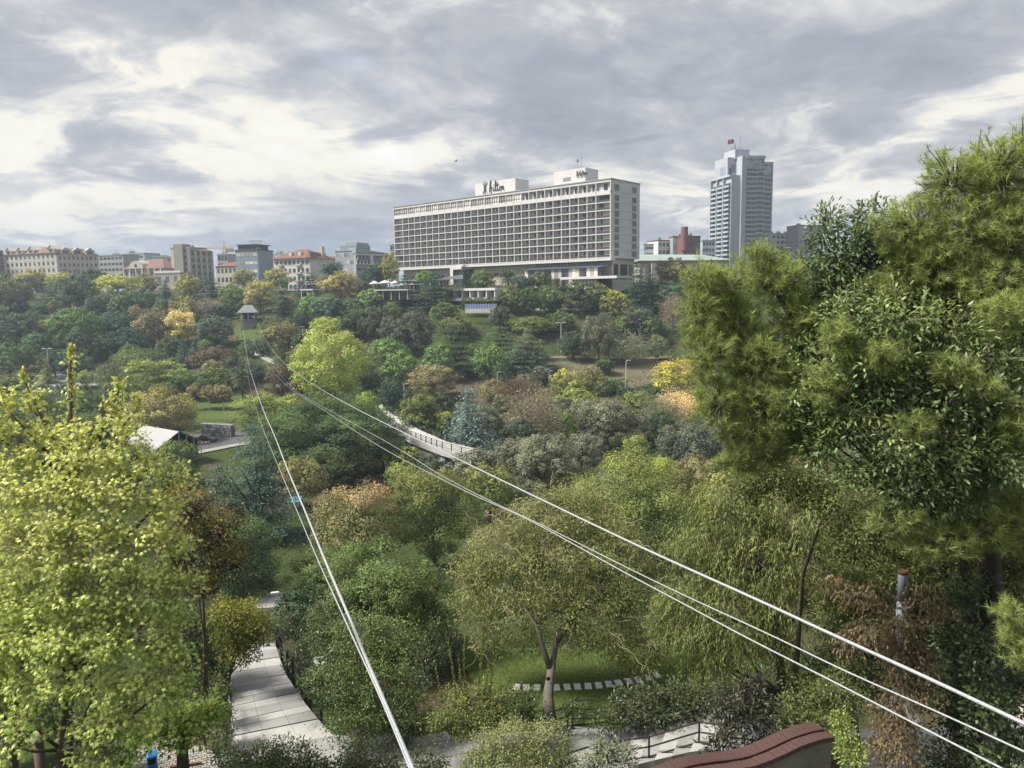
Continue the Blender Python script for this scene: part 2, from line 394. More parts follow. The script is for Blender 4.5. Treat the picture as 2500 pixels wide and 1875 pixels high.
BANK = {}
def crown_mesh(kind, lf, var=0, needle=False):
    """canonical crown: about 1 across each half-axis; lf = leaf length in those units"""
    key = (kind, lf, var)
    if key in BANK: return BANK[key]
    rng = np.random.default_rng(abs(hash((kind, int(lf*1000), var*7+1))) % (2**31) if False else int(sum(map(ord, kind))*131+lf*9000+var*977))
    area = lf*lf*.5; tot = int(min(52000, 4*math.pi*1.75/area)*(1.5 if kind in ('cedar', 'cone') else 1)); parts = []
    asp = .62
    if kind in ('round', 'dense', 'bushy', 'pine', 'feather'):
        nc, cr = {'round': (66, .225), 'dense': (100, .175), 'bushy': (50, .28), 'pine': (90, .19), 'feather': (80, .25)}[kind]
        d = sphere_dirs(nc, rng)
        if kind == 'pine':
            d = np.concatenate([d[d[:, 2] > -.15], d[(d[:, 2] <= -.15)][::3]]); rad_ = rng.uniform(.74, .90, len(d))
        else:
            rad_ = np.where(rng.random(len(d)) < .72, rng.uniform(.66, .86, len(d)), rng.uniform(.2, .6, len(d)))
        C = d*(rad_*bumpy(d, rng))[:, None]
        if kind == 'pine': C[:, 2] = np.where(C[:, 2] < 0, C[:, 2]*.85, C[:, 2])
        if kind == 'bushy': C[:, 2] = np.maximum(C[:, 2], -.8)
        cv = rng.random(len(C)); cs = cr*rng.uniform(.7, 1.25, len(C))
        ci = rng.integers(0, len(C), tot); g_ = rng.normal(size=(tot, 3)); gd = unit(g_)
        rr = np.clip(np.abs(rng.normal(.78, .22, tot)), .1, 1.35)
        flat = {'pine': .75, 'feather': .42}.get(kind, .8)
        off = gd*(rr*cs[ci])[:, None]*np.array([1, 1, flat]); pos = C[ci]+off
        out = unit(pos)
        if kind == 'pine':
            nr = unit(out*.6+gd*.75+rng.normal(0, .35, (tot, 3))+np.array([0, 0, .3])); ax = unit(np.cross(nr, rng.normal(size=(tot, 3)))); asp = .5
        elif kind == 'feather':
            ax = unit(out*np.array([1, 1, .15])+rng.normal(0, .6, (tot, 3))*np.array([1, 1, .25])+np.array([0, 0, -.12])); nr = unit(np.array([0, 0, 1.])+rng.normal(0, .35, (tot, 3))); asp = .42
        else:
            nr = unit(out*.45+gd*.60+np.array([0, 0, .45])+rng.normal(0, .34, (tot, 3))); ax = unit(np.cross(nr, rng.normal(size=(tot, 3)))+np.array([0, 0, -.25]))
        var_ = .55*cv[ci]+.45*rng.random(tot)
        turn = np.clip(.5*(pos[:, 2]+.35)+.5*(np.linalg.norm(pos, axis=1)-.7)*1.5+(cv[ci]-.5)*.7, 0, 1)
        parts.append(leaf_cards(pos-ax*lf*.5, ax, nr, lf*rng.uniform(.7, 1.25, tot), lf*asp, var_, turn))
    elif kind in ('cedar', 'cone'):
        lv = 9 if kind == 'cedar' else 15
        C = []; A = []
        for i in range(lv):
            t = min(1.0, max(0.0, (i+rng.uniform(-.15, .15))/(lv-1))); z = -.95+1.85*t
            R = (1-.88*t**1.6)*rng.uniform(.82, 1.05) if kind == 'cedar' else (1-t)**.85*.98+.05
            nb = max(4, int((9 if kind == 'cedar' else 8)*(.45+.7*R)))
            for b in range(nb):
                a = (b+rng.uniform(-.3, .3))*2*math.pi/nb+i*1.3; L = R*rng.uniform(.72, 1.1); ns = max(2, int(L/.10))
                for s in range(ns):
                    f = (s+.9)/ns; r = f*L
                    dz = .06*f-.14*f*f if kind == 'cedar' else .02-.30*f*R
                    C.append((r*math.cos(a), r*math.sin(a), z+dz)); A.append((math.cos(a), math.sin(a), dz-.1))
        C = np.array(C); A = np.array(A); cv = rng.random(len(C))
        ci = rng.integers(0, len(C), tot); off = rng.normal(size=(tot, 3))*np.array([.11, .11, .032 if kind == 'cedar' else .055])
        pos = C[ci]+off; ax = unit(A[ci]*.6+rng.normal(0, .55, (tot, 3))*np.array([1, 1, .3])); nr = unit(np.array([0, 0, 1.])+rng.normal(0, .30, (tot, 3)))
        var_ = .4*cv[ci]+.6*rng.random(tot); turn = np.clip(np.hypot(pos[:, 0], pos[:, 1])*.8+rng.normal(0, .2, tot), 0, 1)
        parts.append(leaf_cards(pos-ax*lf*.5, ax, nr, lf*rng.uniform(.7, 1.2, tot), lf*.45, var_, turn))
    elif kind == 'willow':
        ns = 260; d = sphere_dirs(ns*2, rng); d = d[d[:, 2] > -.05][:ns]; ns = len(d)
        top = d*rng.uniform(.55, .98, ns)[:, None]*np.array([1, 1, .95]); ln_ = rng.uniform(.35, 1.05, ns)*(.5+.7*np.hypot(d[:, 0], d[:, 1])); cv = rng.random(ns)
        ci = rng.integers(0, ns, tot); f = rng.random(tot)
        pos = top[ci]*np.array([1, 1, 1])+np.stack([d[ci, 0]*.12*f, d[ci, 1]*.12*f, -ln_[ci]*f], -1)+rng.normal(0, .028, (tot, 3))
        pos[:, 2] = np.maximum(pos[:, 2], -1.0)
        ax = unit(np.array([0, 0, -1.])+rng.normal(0, .35, (tot, 3))+d[ci]*.3); nr = unit(d[ci]+rng.normal(0, .5, (tot, 3)))
        parts.append(leaf_cards(pos, ax, nr, lf*1.3*rng.uniform(.7, 1.2, tot), lf*.34, .5*cv[ci]+.5*rng.random(tot), np.clip(.5+pos[:, 2]*.5, 0, 1)))
    elif kind == 'bare':
        # fine upright twigs fanning out from a few limbs, with a thin scatter of dry leaves
        nt_ = int(tot*.30); d = unit(sphere_dirs(nt_, rng)*np.array([1, 1, .9])+np.array([0, 0, .45])); r0 = rng.uniform(.15, .8, nt_)
        pos = d*r0[:, None]*np.array([1, 1, 1.05])-np.array([0, 0, .25]); ax = unit(d+rng.normal(0, .22, (nt_, 3))+np.array([0, 0, .25]))
        parts.append(leaf_cards(pos, ax, unit(rng.normal(size=(nt_, 3))), .30*rng.uniform(.6, 1.2, nt_), lf*.16, rng.random(nt_), np.zeros(nt_)))
        k = int(tot*.5); d = sphere_dirs(k, rng); pos = d*(rng.uniform(.45, 1.0, k)*bumpy(d, rng))[:, None]; ax = unit(rng.normal(size=(k, 3)))
        parts.append(leaf_cards(pos, ax, unit(rng.normal(size=(k, 3))+d), lf*.8, lf*.42, rng.random(k), np.clip(.5+.5*pos[:, 2]+rng.normal(0, .2, k), 0, 1)))
    V, F, a, b = join(parts)
    me = np_mesh('crown', V, F, NEEDLE if kind in ('pine', 'cedar', 'cone') else LEAF, {'var': a, 'turn': b})
    BANK[key] = me; return me

RNG = random.Random(11); PLACED = []
PAL = dict(dk=(.034, .052, .026), green=(.058, .083, .031), mid=(.080, .104, .037), pine=(.058, .095, .038), bright=(.090, .140, .036), yg=(.175, .20, .050), yel=(.22, .21, .055),
           gold=(.20, .185, .060), olive=(.115, .115, .040), tan=(.135, .120, .064), orange=(.165, .132, .064), red=(.084, .062, .040), purple=(.060, .044, .037), grey=(.078, .082, .054),
           blue=(.080, .115, .105), pink=(.155, .130, .100), dgrey=(.055, .070, .050), silver=(.130, .134, .090), bluegreen=(.038, .068, .048), straw=(.36, .28, .15), rose=(.24, .150, .095))
PAL = {k: tuple(c*1.9 for c in v) for k, v in PAL.items()}
def limbs_mesh(h, rc, zc, rz, rt, rng, bark, n=5, lean=0.0):
    """trunk from the ground into the crown, with forking limbs; local metres"""
    b = MB(); lx, ly = rng.uniform(-1, 1)*lean, rng.uniform(-1, 1)*lean
    top = Vector((lx, ly, zc+rz*.55)); fork = Vector((lx*.4, ly*.4, max(.25*zc, zc-rz*.75)))
    b.tube([(0, 0, -.4), (0, 0, 0.0), fork*.55+Vector((rng.uniform(-.1, .1)*rt*3, 0, 0)), fork, fork.lerp(top, .5)+Vector((rng.uniform(-1, 1)*rc*.08, rng.uniform(-1, 1)*rc*.08, 0)), top],
           [rt*1.5, rt*1.15, rt*.92, rt*.8, rt*.45, rt*.12], 7)
    for i in range(n):
        a = i*6.283/n+rng.uniform(-.4, .4); s = fork.lerp(top, rng.uniform(0, .45)); e = Vector((lx+math.cos(a)*rc*.62, ly+math.sin(a)*rc*.62, zc+rz*rng.uniform(-.15, .45)))
        mid = s.lerp(e, .5)+Vector((0, 0, -.06*rc)); b.tube([s, mid, e], [rt*.45, rt*.28, rt*.08], 5)
    return b.mesh('trunk', bark)
LFS = (.16, .115, .083, .060, .044, .032)
def plant_tree(kind, u, vt, vb, w, colour, label, Y=None, tip=None, base_v=None, bark=None, name=None, cat='tree', var=None, stem=True, sub=None, lfpx=2.05, squash=1.0, depth=1.0, group=None):
    """a tree whose crown fills the given pixel box, standing where its foot meets the land"""
    rng = RNG
    if kind == 'pine': vb += (vb-vt)*.28
    elif kind == 'cedar' and 750 < vt < 1000: w *= 1.3; vt -= 12; vb += 10
    elif kind != 'bushy' and vt < 1000: w *= 1.12; vb += (vb-vt)*.10
    hgt = vb-vt
    if base_v is None: base_v = vb + hgt*{'cedar': .02, 'cone': .03, 'bushy': .0, 'willow': .05, 'pine': .10}.get(kind, .08)
    P0 = at(u, base_v, Y) if Y else hit(u, base_v)
    if P0 is None: P0 = at(u, base_v, 285*(1+.45*float(_ss(-at(u, base_v, 300).x, 5, 120))))
    Yc = P0.y; bx = P0.x; bz = gz(bx, Yc)
    pt, pb = at(u, vt, Yc), at(u, vb, Yc)
    rx = w/2*(np.array([bx, Yc, pt.z-EYE]) @ _F)/FOC; zt, zb = pt.z, max(pb.z, bz+.05)
    if zt-zb < .5: zb = zt-.5
    rz = (zt-zb)/2; zc = (zt+zb)/2-bz
    lf = min(LFS, key=lambda q: abs(math.log(q/max(.02, lfpx/(.4096*w/2)))))
    lf = min(LFS, key=lambda q: abs(math.log(q/max(.02, lfpx/(.4096*math.sqrt(w*max(hgt, w*.6))/2)))))
    o = thing(name or {'cedar': 'cedar_tree', 'pine': 'pine_tree', 'cone': 'conifer_tree', 'willow': 'willow_tree', 'bushy': 'shrub'}.get(kind, 'tree'), label, cat if kind != 'bushy' or cat != 'tree' else 'shrub', (bx, Yc, bz), 0, group)
    nv = {.16: 3, .115: 3, .083: 2, .060: 2}.get(lf, 1)
    me = crown_mesh(kind, lf, rng.randrange(nv) if var is None else var)
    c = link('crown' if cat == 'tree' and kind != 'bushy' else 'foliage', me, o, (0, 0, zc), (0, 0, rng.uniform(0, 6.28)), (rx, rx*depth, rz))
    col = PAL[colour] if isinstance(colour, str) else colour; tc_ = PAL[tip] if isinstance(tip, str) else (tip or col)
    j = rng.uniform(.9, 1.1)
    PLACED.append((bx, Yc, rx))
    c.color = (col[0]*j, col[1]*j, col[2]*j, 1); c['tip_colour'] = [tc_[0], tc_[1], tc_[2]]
    if stem:
        rt = max(.10, min(.34, rx*.055))
        link('trunk' if kind != 'bushy' else 'stem', limbs_mesh(zt-bz, rx, zc, rz, rt, rng, bark or BARK, 5 if w > 60 else 3, .15*rx), o)
    return o
# ------------------------------------------------------------------ the wooded valley and the far hillside, tree by tree
T = plant_tree
def trees():
    # along the far ridge, left half, in front of the blocks of flats
    T('round', 25, 668, 745, 95, 'grey', 'pale grey-green tree at the left edge below the dark red house', tip='mid')
    T('round', 92, 655, 705, 105, 'olive', 'yellow-olive autumn tree hiding the foot of the long beige flats', tip='gold')
    T('round', 150, 664, 702, 66, 'yg', 'yellow-green tree below the middle of the long beige flats', tip='yel')
    T('cone', 66, 676, 725, 36, 'bluegreen', 'small blue-green fir in front of the long beige flats')
    T('cedar', 127, 686, 752, 74, 'bluegreen', 'dark layered cedar left of the great dark oak on the ridge')
    T('dense', 187, 664, 755, 100, 'dgrey', 'great dark grey-green oak on the ridge below the beige flats')
    T('round', 232, 655, 705, 70, 'dk', 'dark rounded tree behind the bright yellow-green one on the ridge')
    T('round', 286, 664, 728, 112, 'yg', 'bright yellow-green domed tree below the brown-roofed mansion', tip='yel')
    T('round', 355, 664, 712, 62, 'tan', 'tan thinning tree right under the mansion terrace', tip='olive')
    T('dense', 258, 708, 768, 88, 'dgrey', 'dark blue-grey oak under the yellow-green domed tree')
    T('pine', 300, 716, 768, 66, 'green', 'mid green pine left of the dark umbrella pine')
    T('pine', 347, 703, 756, 84, 'bluegreen', 'dark umbrella pine below the mansion', tip='pine')
    T('pine', 398, 727, 770, 44, 'bluegreen', 'small dark pine right of the umbrella pine below the mansion', tip='pine')
    T('cone', 405, 682, 728, 40, 'bluegreen', 'dark conifer against the lower terrace wall of the mansion')
    T('round', 462, 668, 720, 64, 'olive', 'olive-gold tree at the foot of the beige tower flats', tip='gold')
    T('cedar', 517, 670, 722, 72, 'bluegreen', 'spreading cedar below the tower crane')
    T('round', 567, 690, 745, 64, 'mid', 'light green tree behind the cable car station', tip='mid')
    T('dense', 490, 716, 755, 62, 'dgrey', 'dark shrubby tree left of the cable car station roof')
    T('bare', 512, 724, 766, 64, 'pink', 'leafless grey tree left of the cable car station')
    T('round', 452, 715, 795, 70, 'tan', 'tan tree above the golden one on the left hillside', tip='gold')
    T('round', 442, 752, 828, 84, 'gold', 'golden leaning tree on the left hillside', tip='straw')
    T('round', 376, 742, 832, 84, 'tan', 'brownish tan tree left of the golden one', tip='tan')
    T('round', 333, 744, 790, 40, 'orange', 'small orange-topped tree beside the brownish tan one', tip='orange')
    T('dense', 292, 750, 832, 98, 'bluegreen', 'blue-green tree in the shade of the left hillside')
    T('pine', 190, 744, 838, 140, 'pine', 'wide bright green pine on the left hillside', tip='bright')
    T('dense', 42, 755, 838, 100, 'dgrey', 'dark blue-grey tree low on the left edge of the far wood')
    T('round', 87, 760, 798, 50, 'green', 'small green tree left of the wide bright pine')
    T('pine', 92, 808, 856, 62, 'green', 'rounded green pine with a smooth dome above the car park', tip='pine')
    T('pine', 202, 795, 862, 68, 'bluegreen', 'dark green pine under the wide bright one', tip='green')
    T('pine', 24, 838, 905, 84, 'pine', 'green domed pine at the left edge above the car park')
    T('round', 66, 842, 895, 52, 'green', 'dull green tree beside the domed pine above the car park')
    T('dense', 316, 792, 860, 82, 'bluegreen', 'dark tree in the hollow below the brownish tan one')
    T('dense', 262, 812, 872, 74, 'dk', 'dark tree above the weeping willow')
    T('dense', 136, 848, 910, 74, 'dk', 'dark tree behind the car park lamp')
    T('dense', 180, 850, 915, 74, 'bluegreen', 'blue-green tree at the back of the car park')
    T('dense', 527, 762, 836, 96, 'dgrey', 'broad grey-green tree left of the station wall')
    T('cone', 452, 828, 890, 60, 'bluegreen', 'blue-green fir left of the reddish domed tree')
    T('cone', 478, 826, 870, 40, 'bluegreen', 'slim fir behind the reddish domed tree', tip='blue')
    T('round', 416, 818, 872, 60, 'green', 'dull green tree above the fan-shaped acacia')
    T('pine', 503, 828, 852, 44, 'pine', 'small bright pine above the reddish domed tree', tip='bright')
    T('round', 525, 838, 902, 110, 'red', 'reddish-brown domed tree on the left hillside', tip='red')
    T('willow', 340, 842, 895, 112, 'mid', 'soft green tree with streaming branches above the acacia', tip='mid')
    T('willow', 270, 876, 942, 80, 'mid', 'weeping willow at the end of the car park', tip='grey')
    T('feather', 382, 868, 955, 152, 'mid', 'wide fan-shaped light green acacia', tip='yg')
    T('round', 455, 905, 968, 82, 'green', 'plain green tree right of the fan-shaped acacia')
    T('dense', 532, 892, 950, 92, 'green', 'rounded green tree left of the palm', tip='mid')
    T('cone', 118, 872, 928, 44, 'mid', 'pale green young conical tree in the car park', tip='yg')
    T('round', 212, 902, 940, 38, 'mid', 'small pale green tree at the right end of the car park', tip='yg')
    T('round', 396, 948, 1062, 168, 'tan', 'large tan and gold domed tree above the white tent', tip='gold')
    for uu, s in ((480, 'leftmost of the three'), (512, 'middle one of the three'), (546, 'rightmost of the three')):
        T('round', uu, 938+RNG.uniform(-3, 3), 976, 46, 'red', s+' reddish saplings with white trunks on the lawn', tip='orange', base_v=1002, bark=WHITEWASH)
    T('feather', 632, 950, 1062, 118, 'mid', 'light green feathery acacia right of the sapling lawn', tip='yg')
    T('dense', 34, 905, 985, 100, 'green', 'green tree under the left lamp of the car park', tip='mid')
    T('feather', 110, 938, 1030, 120, 'mid', 'grey-green tree below the car park, behind the maple tip', tip='grey')
    T('dense', 215, 950, 1035, 120, 'dk', 'dark green tree below the car park', tip='green')
    T('dense', 30, 985, 1090, 130, 'green', 'green tree behind the maple at the left edge', tip='mid')
    T('dense', 300, 960, 1045, 80, 'purple', 'dark purple-brown tree left of the large tan domed tree', tip='dk')
    T('dense', 318, 1118, 1210, 130, 'dgrey', 'dark tree in front of the white tent', tip='grey')
    # centre of the ridge, below the offices
    T('round', 676, 652, 702, 66, 'olive', 'olive-yellow tree below the blue office block', tip='gold')
    T('round', 637, 678, 752, 84, 'tan', 'tall tan-gold tree right of the cable car station', tip='gold')
    T('round', 598, 655, 700, 60, 'olive', 'dull olive tree below the left of the blue office block')
    T('cedar', 692, 678, 792, 66, 'bluegreen', 'tall dark cedar right of the tan-gold tree')
    T('cedar', 757, 664, 712, 88, 'bluegreen', 'flat-topped cedar in front of the red-roofed building')
    T('round', 833, 653, 724, 110, 'orange', 'large orange-brown plane tree on the ridge', tip='gold')
    T('dense', 812, 636, 672, 60, 'bluegreen', 'dark round tree behind the orange-brown plane', tip='dk')
    T('cone', 892, 652, 700, 46, 'bluegreen', 'dark pointed conifer right of the orange-brown plane')
    T('dense', 925, 636, 684, 70, 'bluegreen', 'dark tree below the grey truss office')
    T('round', 952, 616, 682, 44, 'olive', 'olive autumn tree at the left end of the hotel', tip='gold')
    T('pine', 762, 714, 772, 60, 'pine', 'leftmost green pine of the row under the orange-brown plane', tip='bright')
    T('pine', 803, 716, 776, 96, 'bluegreen', 'broad dark pine under the orange-brown plane', tip='pine')
    T('pine', 862, 726, 766, 60, 'green', 'small pine right of the broad dark pine', tip='pine')
    T('pine', 910, 704, 750, 84, 'pine', 'domed bright pine below the white parasols', tip='bright')
    T('round', 735, 762, 795, 52, 'bluegreen', 'dark green tree under the row of pines', tip='dk')
    T('round', 690, 778, 836, 96, 'tan', 'brown-olive tree above the plane', tip='olive')
    T('cone', 690, 828, 886, 66, 'green', 'green conifer beside the path below the station', tip='mid')
    T('dense', 722, 856, 902, 44, 'green', 'small dark tree at the left edge of the yellow plane')
    T('round', 800, 770, 818, 90, 'yg', 'yellow-green tree top behind the yellow plane', tip='yg')
    T('round', 815, 798, 962, 188, 'yg', 'great bright yellow-green plane tree in the middle of the valley', tip=(.36, .39, .11), lfpx=2.3)
    T('round', 690, 882, 965, 70, 'purple', 'dark plum tree beside the steps', tip='red')
    T('round', 758, 896, 968, 110, 'purple', 'brown-purple tree under the yellow-green plane', tip='red')
    T('dense', 868, 742, 815, 80, 'dk', 'dark oak right of the yellow plane top', tip='green')
    T('dense', 918, 738, 822, 84, 'dk', 'tall dark oak below the domed bright pine', tip='grey')
    T('dense', 968, 762, 850, 76, 'dgrey', 'dark grey-green oak in the middle of the slope', tip='grey')
    T('dense', 1018, 748, 850, 92, 'dgrey', 'grey-green holm oak above the round pines', tip='grey')
    T('cedar', 990, 668, 736, 96, 'bluegreen', 'dark cedar below the left end of the hotel')
    T('cedar', 1062, 662, 742, 118, 'bluegreen', 'largest dark cedar in front of the poolside rooms')
    T('cone', 1136, 632, 694, 46, 'bluegreen', 'slim dark cypress standing before the hotel front')
    T('round', 1180, 656, 702, 60, 'mid', 'fresh green tree right of the slim cypress', tip='mid')
    T('round', 1040, 660, 690, 50, 'bright', 'light green tree under the hotel, left of its white entrance wall')
    T('round', 1085, 735, 785, 64, 'green', 'low green tree left of the tennis court fence', tip='mid')
    T('dense', 1220, 738, 794, 52, 'dgrey', 'dark upright tree in front of the tennis court fence', tip='grey')
    # row of trees on the hotel terrace
    T('bushy', 1222, 706, 752, 30, 'olive', 'slim olive bush at the right end of the clipped hedge', cat='tree')
    T('round', 1252, 694, 756, 62, 'green', 'first tree right of the hedge on the hotel terrace', tip='olive')
    T('round', 1290, 700, 762, 58, 'dk', 'dark second tree right of the hedge on the hotel terrace', tip='green')
    T('round', 1340, 692, 758, 66, 'green', 'third tree right of the hedge on the hotel terrace', tip='mid')
    T('dense', 1412, 678, 755, 110, 'dk', 'biggest dark tree of the hotel terrace row', tip='mid')
    T('round', 1355, 722, 760, 34, 'green', 'small tree between the third and the biggest tree of the terrace row')
    T('round', 1462, 690, 752, 62, 'green', 'green tree under the glass corner of the hotel', tip='olive')
    T('round', 1500, 706, 768, 66, 'olive', 'yellow-topped olive tree under the hotel corner', tip='yel')
    T('cedar', 1556, 640, 752, 76, 'bluegreen', 'tall dark cedar at the right corner of the hotel')
    T('cedar', 1590, 664, 750, 66, 'bluegreen', 'second dark cedar right of the hotel corner')
    T('round', 1642, 622, 686, 86, 'tan', 'olive-tan round tree right of the hotel', tip='gold')
    T('pine', 1640, 688, 742, 80, 'bluegreen', 'dark pine behind the big near pine, right of the hotel', tip='pine')
    T('bare', 1642, 712, 800, 62, 'pink', 'leafless purplish tree at the edge of the near pine')
    T('round', 1320, 664, 700, 60, 'green', 'green tree against the glass front of the hotel')
    T('dense', 1275, 668, 706, 58, 'bluegreen', 'dark tree among the palms before the hotel')
    # the slope between the terrace and the lower path
    T('round', 1110, 768, 815, 90, 'green', 'green tree above the layered cedars', tip='olive')
    T('round', 1300, 768, 812, 92, 'olive', 'olive tree on the slope below the terrace row', tip='mid')
    T('round', 1372, 756, 806, 76, 'green', 'green tree left of the tall slope lamp', tip='mid')
    T('dense', 1560, 742, 806, 80, 'dgrey', 'dark grey-green tree right of the grey olive tree', tip='grey')
    T('round', 1462, 760, 868, 88, 'grey', 'grey olive tree with a forked trunk above the lower path', tip='grey')
    T('round', 1520, 770, 818, 60, 'green', 'rounded green tree behind the silver tree', tip='mid')
    T('cedar', 1112, 795, 905, 128, 'green', 'layered green cedar between the two round pines', tip='bluegreen')
    T('cedar', 1222, 806, 880, 128, 'green', 'layered cedar behind the right round pine', tip='bluegreen')
    T('cedar', 1292, 812, 896, 110, 'green', 'layered cedar left of the tall slope lamp', tip='blue')
    T('cedar', 1262, 862, 916, 120, 'green', 'low spreading cedar above the brown bank', tip='blue')
    T('dense', 1400, 800, 868, 70, 'dk', 'dark tree right of the tall slope lamp', tip='dgrey')
    T('bare', 1532, 806, 876, 104, 'silver', 'silvery open-branched tree above the grassy bank', tip='silver', bark=PALEBARK)
    T('round', 1604, 812, 868, 54, 'silver', 'small silvery tree with a pale straight trunk above the grassy bank', tip='mid', base_v=886, bark=PALEBARK)
    T('round', 1592, 768, 830, 66, 'dk', 'dark tree behind the small silvery tree', tip='green')
    T('pine', 945, 820, 888, 104, 'pine', 'green pine right of the yellow-green plane', tip='bright')
    T('pine', 980, 856, 924, 104, 'pine', 'lower green pine with a bright flat top', tip='bright')
    T('pine', 1073, 838, 906, 94, 'pine', 'round bright pine in the middle of the slope', tip='bright')
    T('pine', 1198, 836, 918, 98, 'pine', 'right-hand round bright pine in the middle of the slope', tip='bright')
    T('dense', 957, 912, 1010, 62, 'bluegreen', 'dark tree beside the top of the footbridge', tip='dk')
    T('round', 1056, 886, 962, 116, 'tan', 'brown thinning tree above the footbridge', tip='tan')
    T('dense', 1032, 952, 1062, 116, 'green', 'dull green tree right beside the footbridge', tip='olive')
    T('bushy', 1085, 1000, 1052, 50, 'yg', 'yellow-green bush left of the blue cedar', tip='yel', cat='tree')
    T('round', 901, 950, 1016, 74, 'bright', 'small bright green tree at the top of the footbridge', tip='yg')
    T('bushy', 716, 958, 1012, 80, 'yg', 'yellow-green bush beside the cables', tip='yg', cat='tree')
    T('dense', 650, 950, 1040, 96, 'dk', 'dark green shrubbery tree left of the cables', tip='green')
    T('dense', 800, 976, 1130, 390, 'dk', 'very wide spreading green tree below the yellow-green plane', tip=(.10, .145, .045), lfpx=2.3)
    T('dense', 935, 1030, 1140, 130, 'green', 'green tree under the left rail of the footbridge', tip='yg')
    T('feather', 690, 1010, 1130, 150, 'green', 'flat-layered green tree left of the very wide spreading one', tip='mid')
    T('cone', 1150, 946, 1104, 160, 'blue', 'blue cedar right of the footbridge', tip=(.26, .33, .31), lfpx=2.6, depth=1.0)
    T('round', 1095, 1010, 1082, 60, 'dk', 'dark tree behind the blue cedar, on its left', tip='green')
    T('bare', 1308, 938, 1078, 150, 'pink', 'leafless pinkish-brown tree in the middle ground', tip=(.24, .20, .12), lfpx=2.4)
    T('pine', 1366, 1002, 1062, 100, 'bright', 'vivid green low pine between the grey trees', tip=(.14, .26, .03))
    T('round', 1386, 902, 978, 90, 'mid', 'yellow-green topped tree below the lower path', tip='yel')
    T('round', 1655, 872, 962, 126, 'yel', 'yellow autumn tree at the left edge of the near pine', tip=(.40, .33, .07))
    T('bare', 1652, 948, 1020, 120, 'straw', 'straw-coloured dry tree under the yellow one', tip='straw')
    T('round', 1416, 952, 1010, 96, 'olive', 'olive-green tree left of the central grey olive', tip='yg')
    T('round', 1560, 948, 1026, 104, 'olive', 'olive-green layered tree right of the central grey olive', tip='mid')
    T('bare', 1612, 962, 1050, 110, 'silver', 'greyish open tree beside the straw-coloured one', tip='grey')
    T('dense', 1482, 958, 1080, 160, 'grey', 'round grey olive tree in the middle ground', tip='silver')
    T('dense', 1270, 1062, 1150, 140, 'grey', 'grey-leaved tree right of the footbridge end', tip='silver')
    T('dense', 1335, 1040, 1225, 190, 'grey', 'big grey olive tree above the right cable', tip='silver', lfpx=2.3)
    T('dense', 1425, 1046, 1160, 120, 'grey', 'grey olive tree between the big grey one and the yellow-green lime', tip='silver')
    T('dense', 1684, 1012, 1180, 190, 'dgrey', 'dark grey-green tree left under the near pine', tip='grey', lfpx=2.3)
    T('dense', 985, 1080, 1165, 110, 'mid', 'yellow-tipped tree covering the lower side of the footbridge', tip='yg')
    T('dense', 1172, 1086, 1190, 160, 'grey', 'grey-leaved tree hiding the right end of the footbridge', tip='silver', base_v=1225)
    T('bushy', 1275, 980, 1040, 60, 'dk', 'dark bush left of the pinkish leafless tree', cat='tree')
    T('bare', 1265, 912, 985, 120, 'red', 'reddish leafless thicket on the brown bank', tip='red', name='thicket_tree')
    T('bushy', 1428, 895, 950, 60, 'dk', 'dark round bush on the grassy bank', cat='tree', tip='green')
    T('bushy', 1476, 872, 915, 56, 'dk', 'dark bush high on the grassy bank', cat='tree', tip='mid')
    T('bushy', 1460, 905, 935, 40, 'green', 'small green bush in the middle of the grassy bank', cat='tree')
    T('bushy', 1500, 918, 960, 80, 'green', 'low green bush at the foot of the grassy bank', cat='tree', tip='mid')
    T('bushy', 1590, 930, 975, 90, 'dk', 'wide dark bush left of the yellow autumn tree', cat='tree', tip='green')
    T('round', 1475, 925, 965, 46, 'mid', 'young grey-green tree at the foot of the grassy bank', tip='grey')
    # valley floor and the nearer slope
    T('dense', 836, 1092, 1186, 150, 'grey', 'grey-green rounded tree below the very wide spreading one', tip=(.20, .22, .10), lfpx=2.4)
    T('round', 738, 1112, 1230, 136, 'tan', 'brownish thin tree left of the rounded grey-green one', tip='olive', lfpx=2.3)
    T('cedar', 634, 1030, 1310, 220, 'bluegreen', 'tall weeping cedar beside the left cable', tip=(.13, .19, .14), lfpx=3.0)
    T('cedar', 545, 1130, 1330, 170, 'bluegreen', 'lower weeping cedar left of the tall one', tip=(.15, .19, .13), lfpx=3.0)
    T('round', 980, 1118, 1200, 90, 'mid', 'small light green tree above the orange-topped one', tip='yg')
    T('round', 878, 1160, 1390, 250, 'mid', 'domed tree with an orange-pink top beside the left cable', tip=(.36, .25, .15), lfpx=2.3)
    T('round', 1062, 1118, 1370, 240, 'mid', 'tall olive-green tree between the cables', tip='olive', lfpx=2.2)
    T('round', 1195, 1128, 1260, 150, 'mid', 'green tree just under the right cable', tip='olive')
    T('round', 1548, 1088, 1370, 330, 'mid', 'big yellow-green lime tree right of the cables', tip=(.26, .28, .07), lfpx=2.2)
    T('bushy', 1556, 1058, 1140, 70, 'mid', 'leafy tip standing above the yellow-green lime', tip='yg', cat='tree', name='tree')
    T('round', 1700, 1108, 1250, 150, 'olive', 'orange-tinged tree right behind the yellow-green lime', tip='tan')
    T('round', 1800, 1150, 1300, 200, 'mid', 'golden-topped tree under the near pine', tip='yel', lfpx=2.3)
    T('round', 905, 1318, 1590, 300, 'green', 'dark green leafy tree in the centre, left of the willow', tip='mid', lfpx=2.2)
    T('round', 1015, 1345, 1600, 230, 'green', 'fresh green tree touching the willow on its left', tip='mid', lfpx=2.2)
    T('dense', 800, 1330, 1480, 190, 'mid', 'light-tipped shrubby tree right of the left cable', tip='mid', lfpx=2.4)
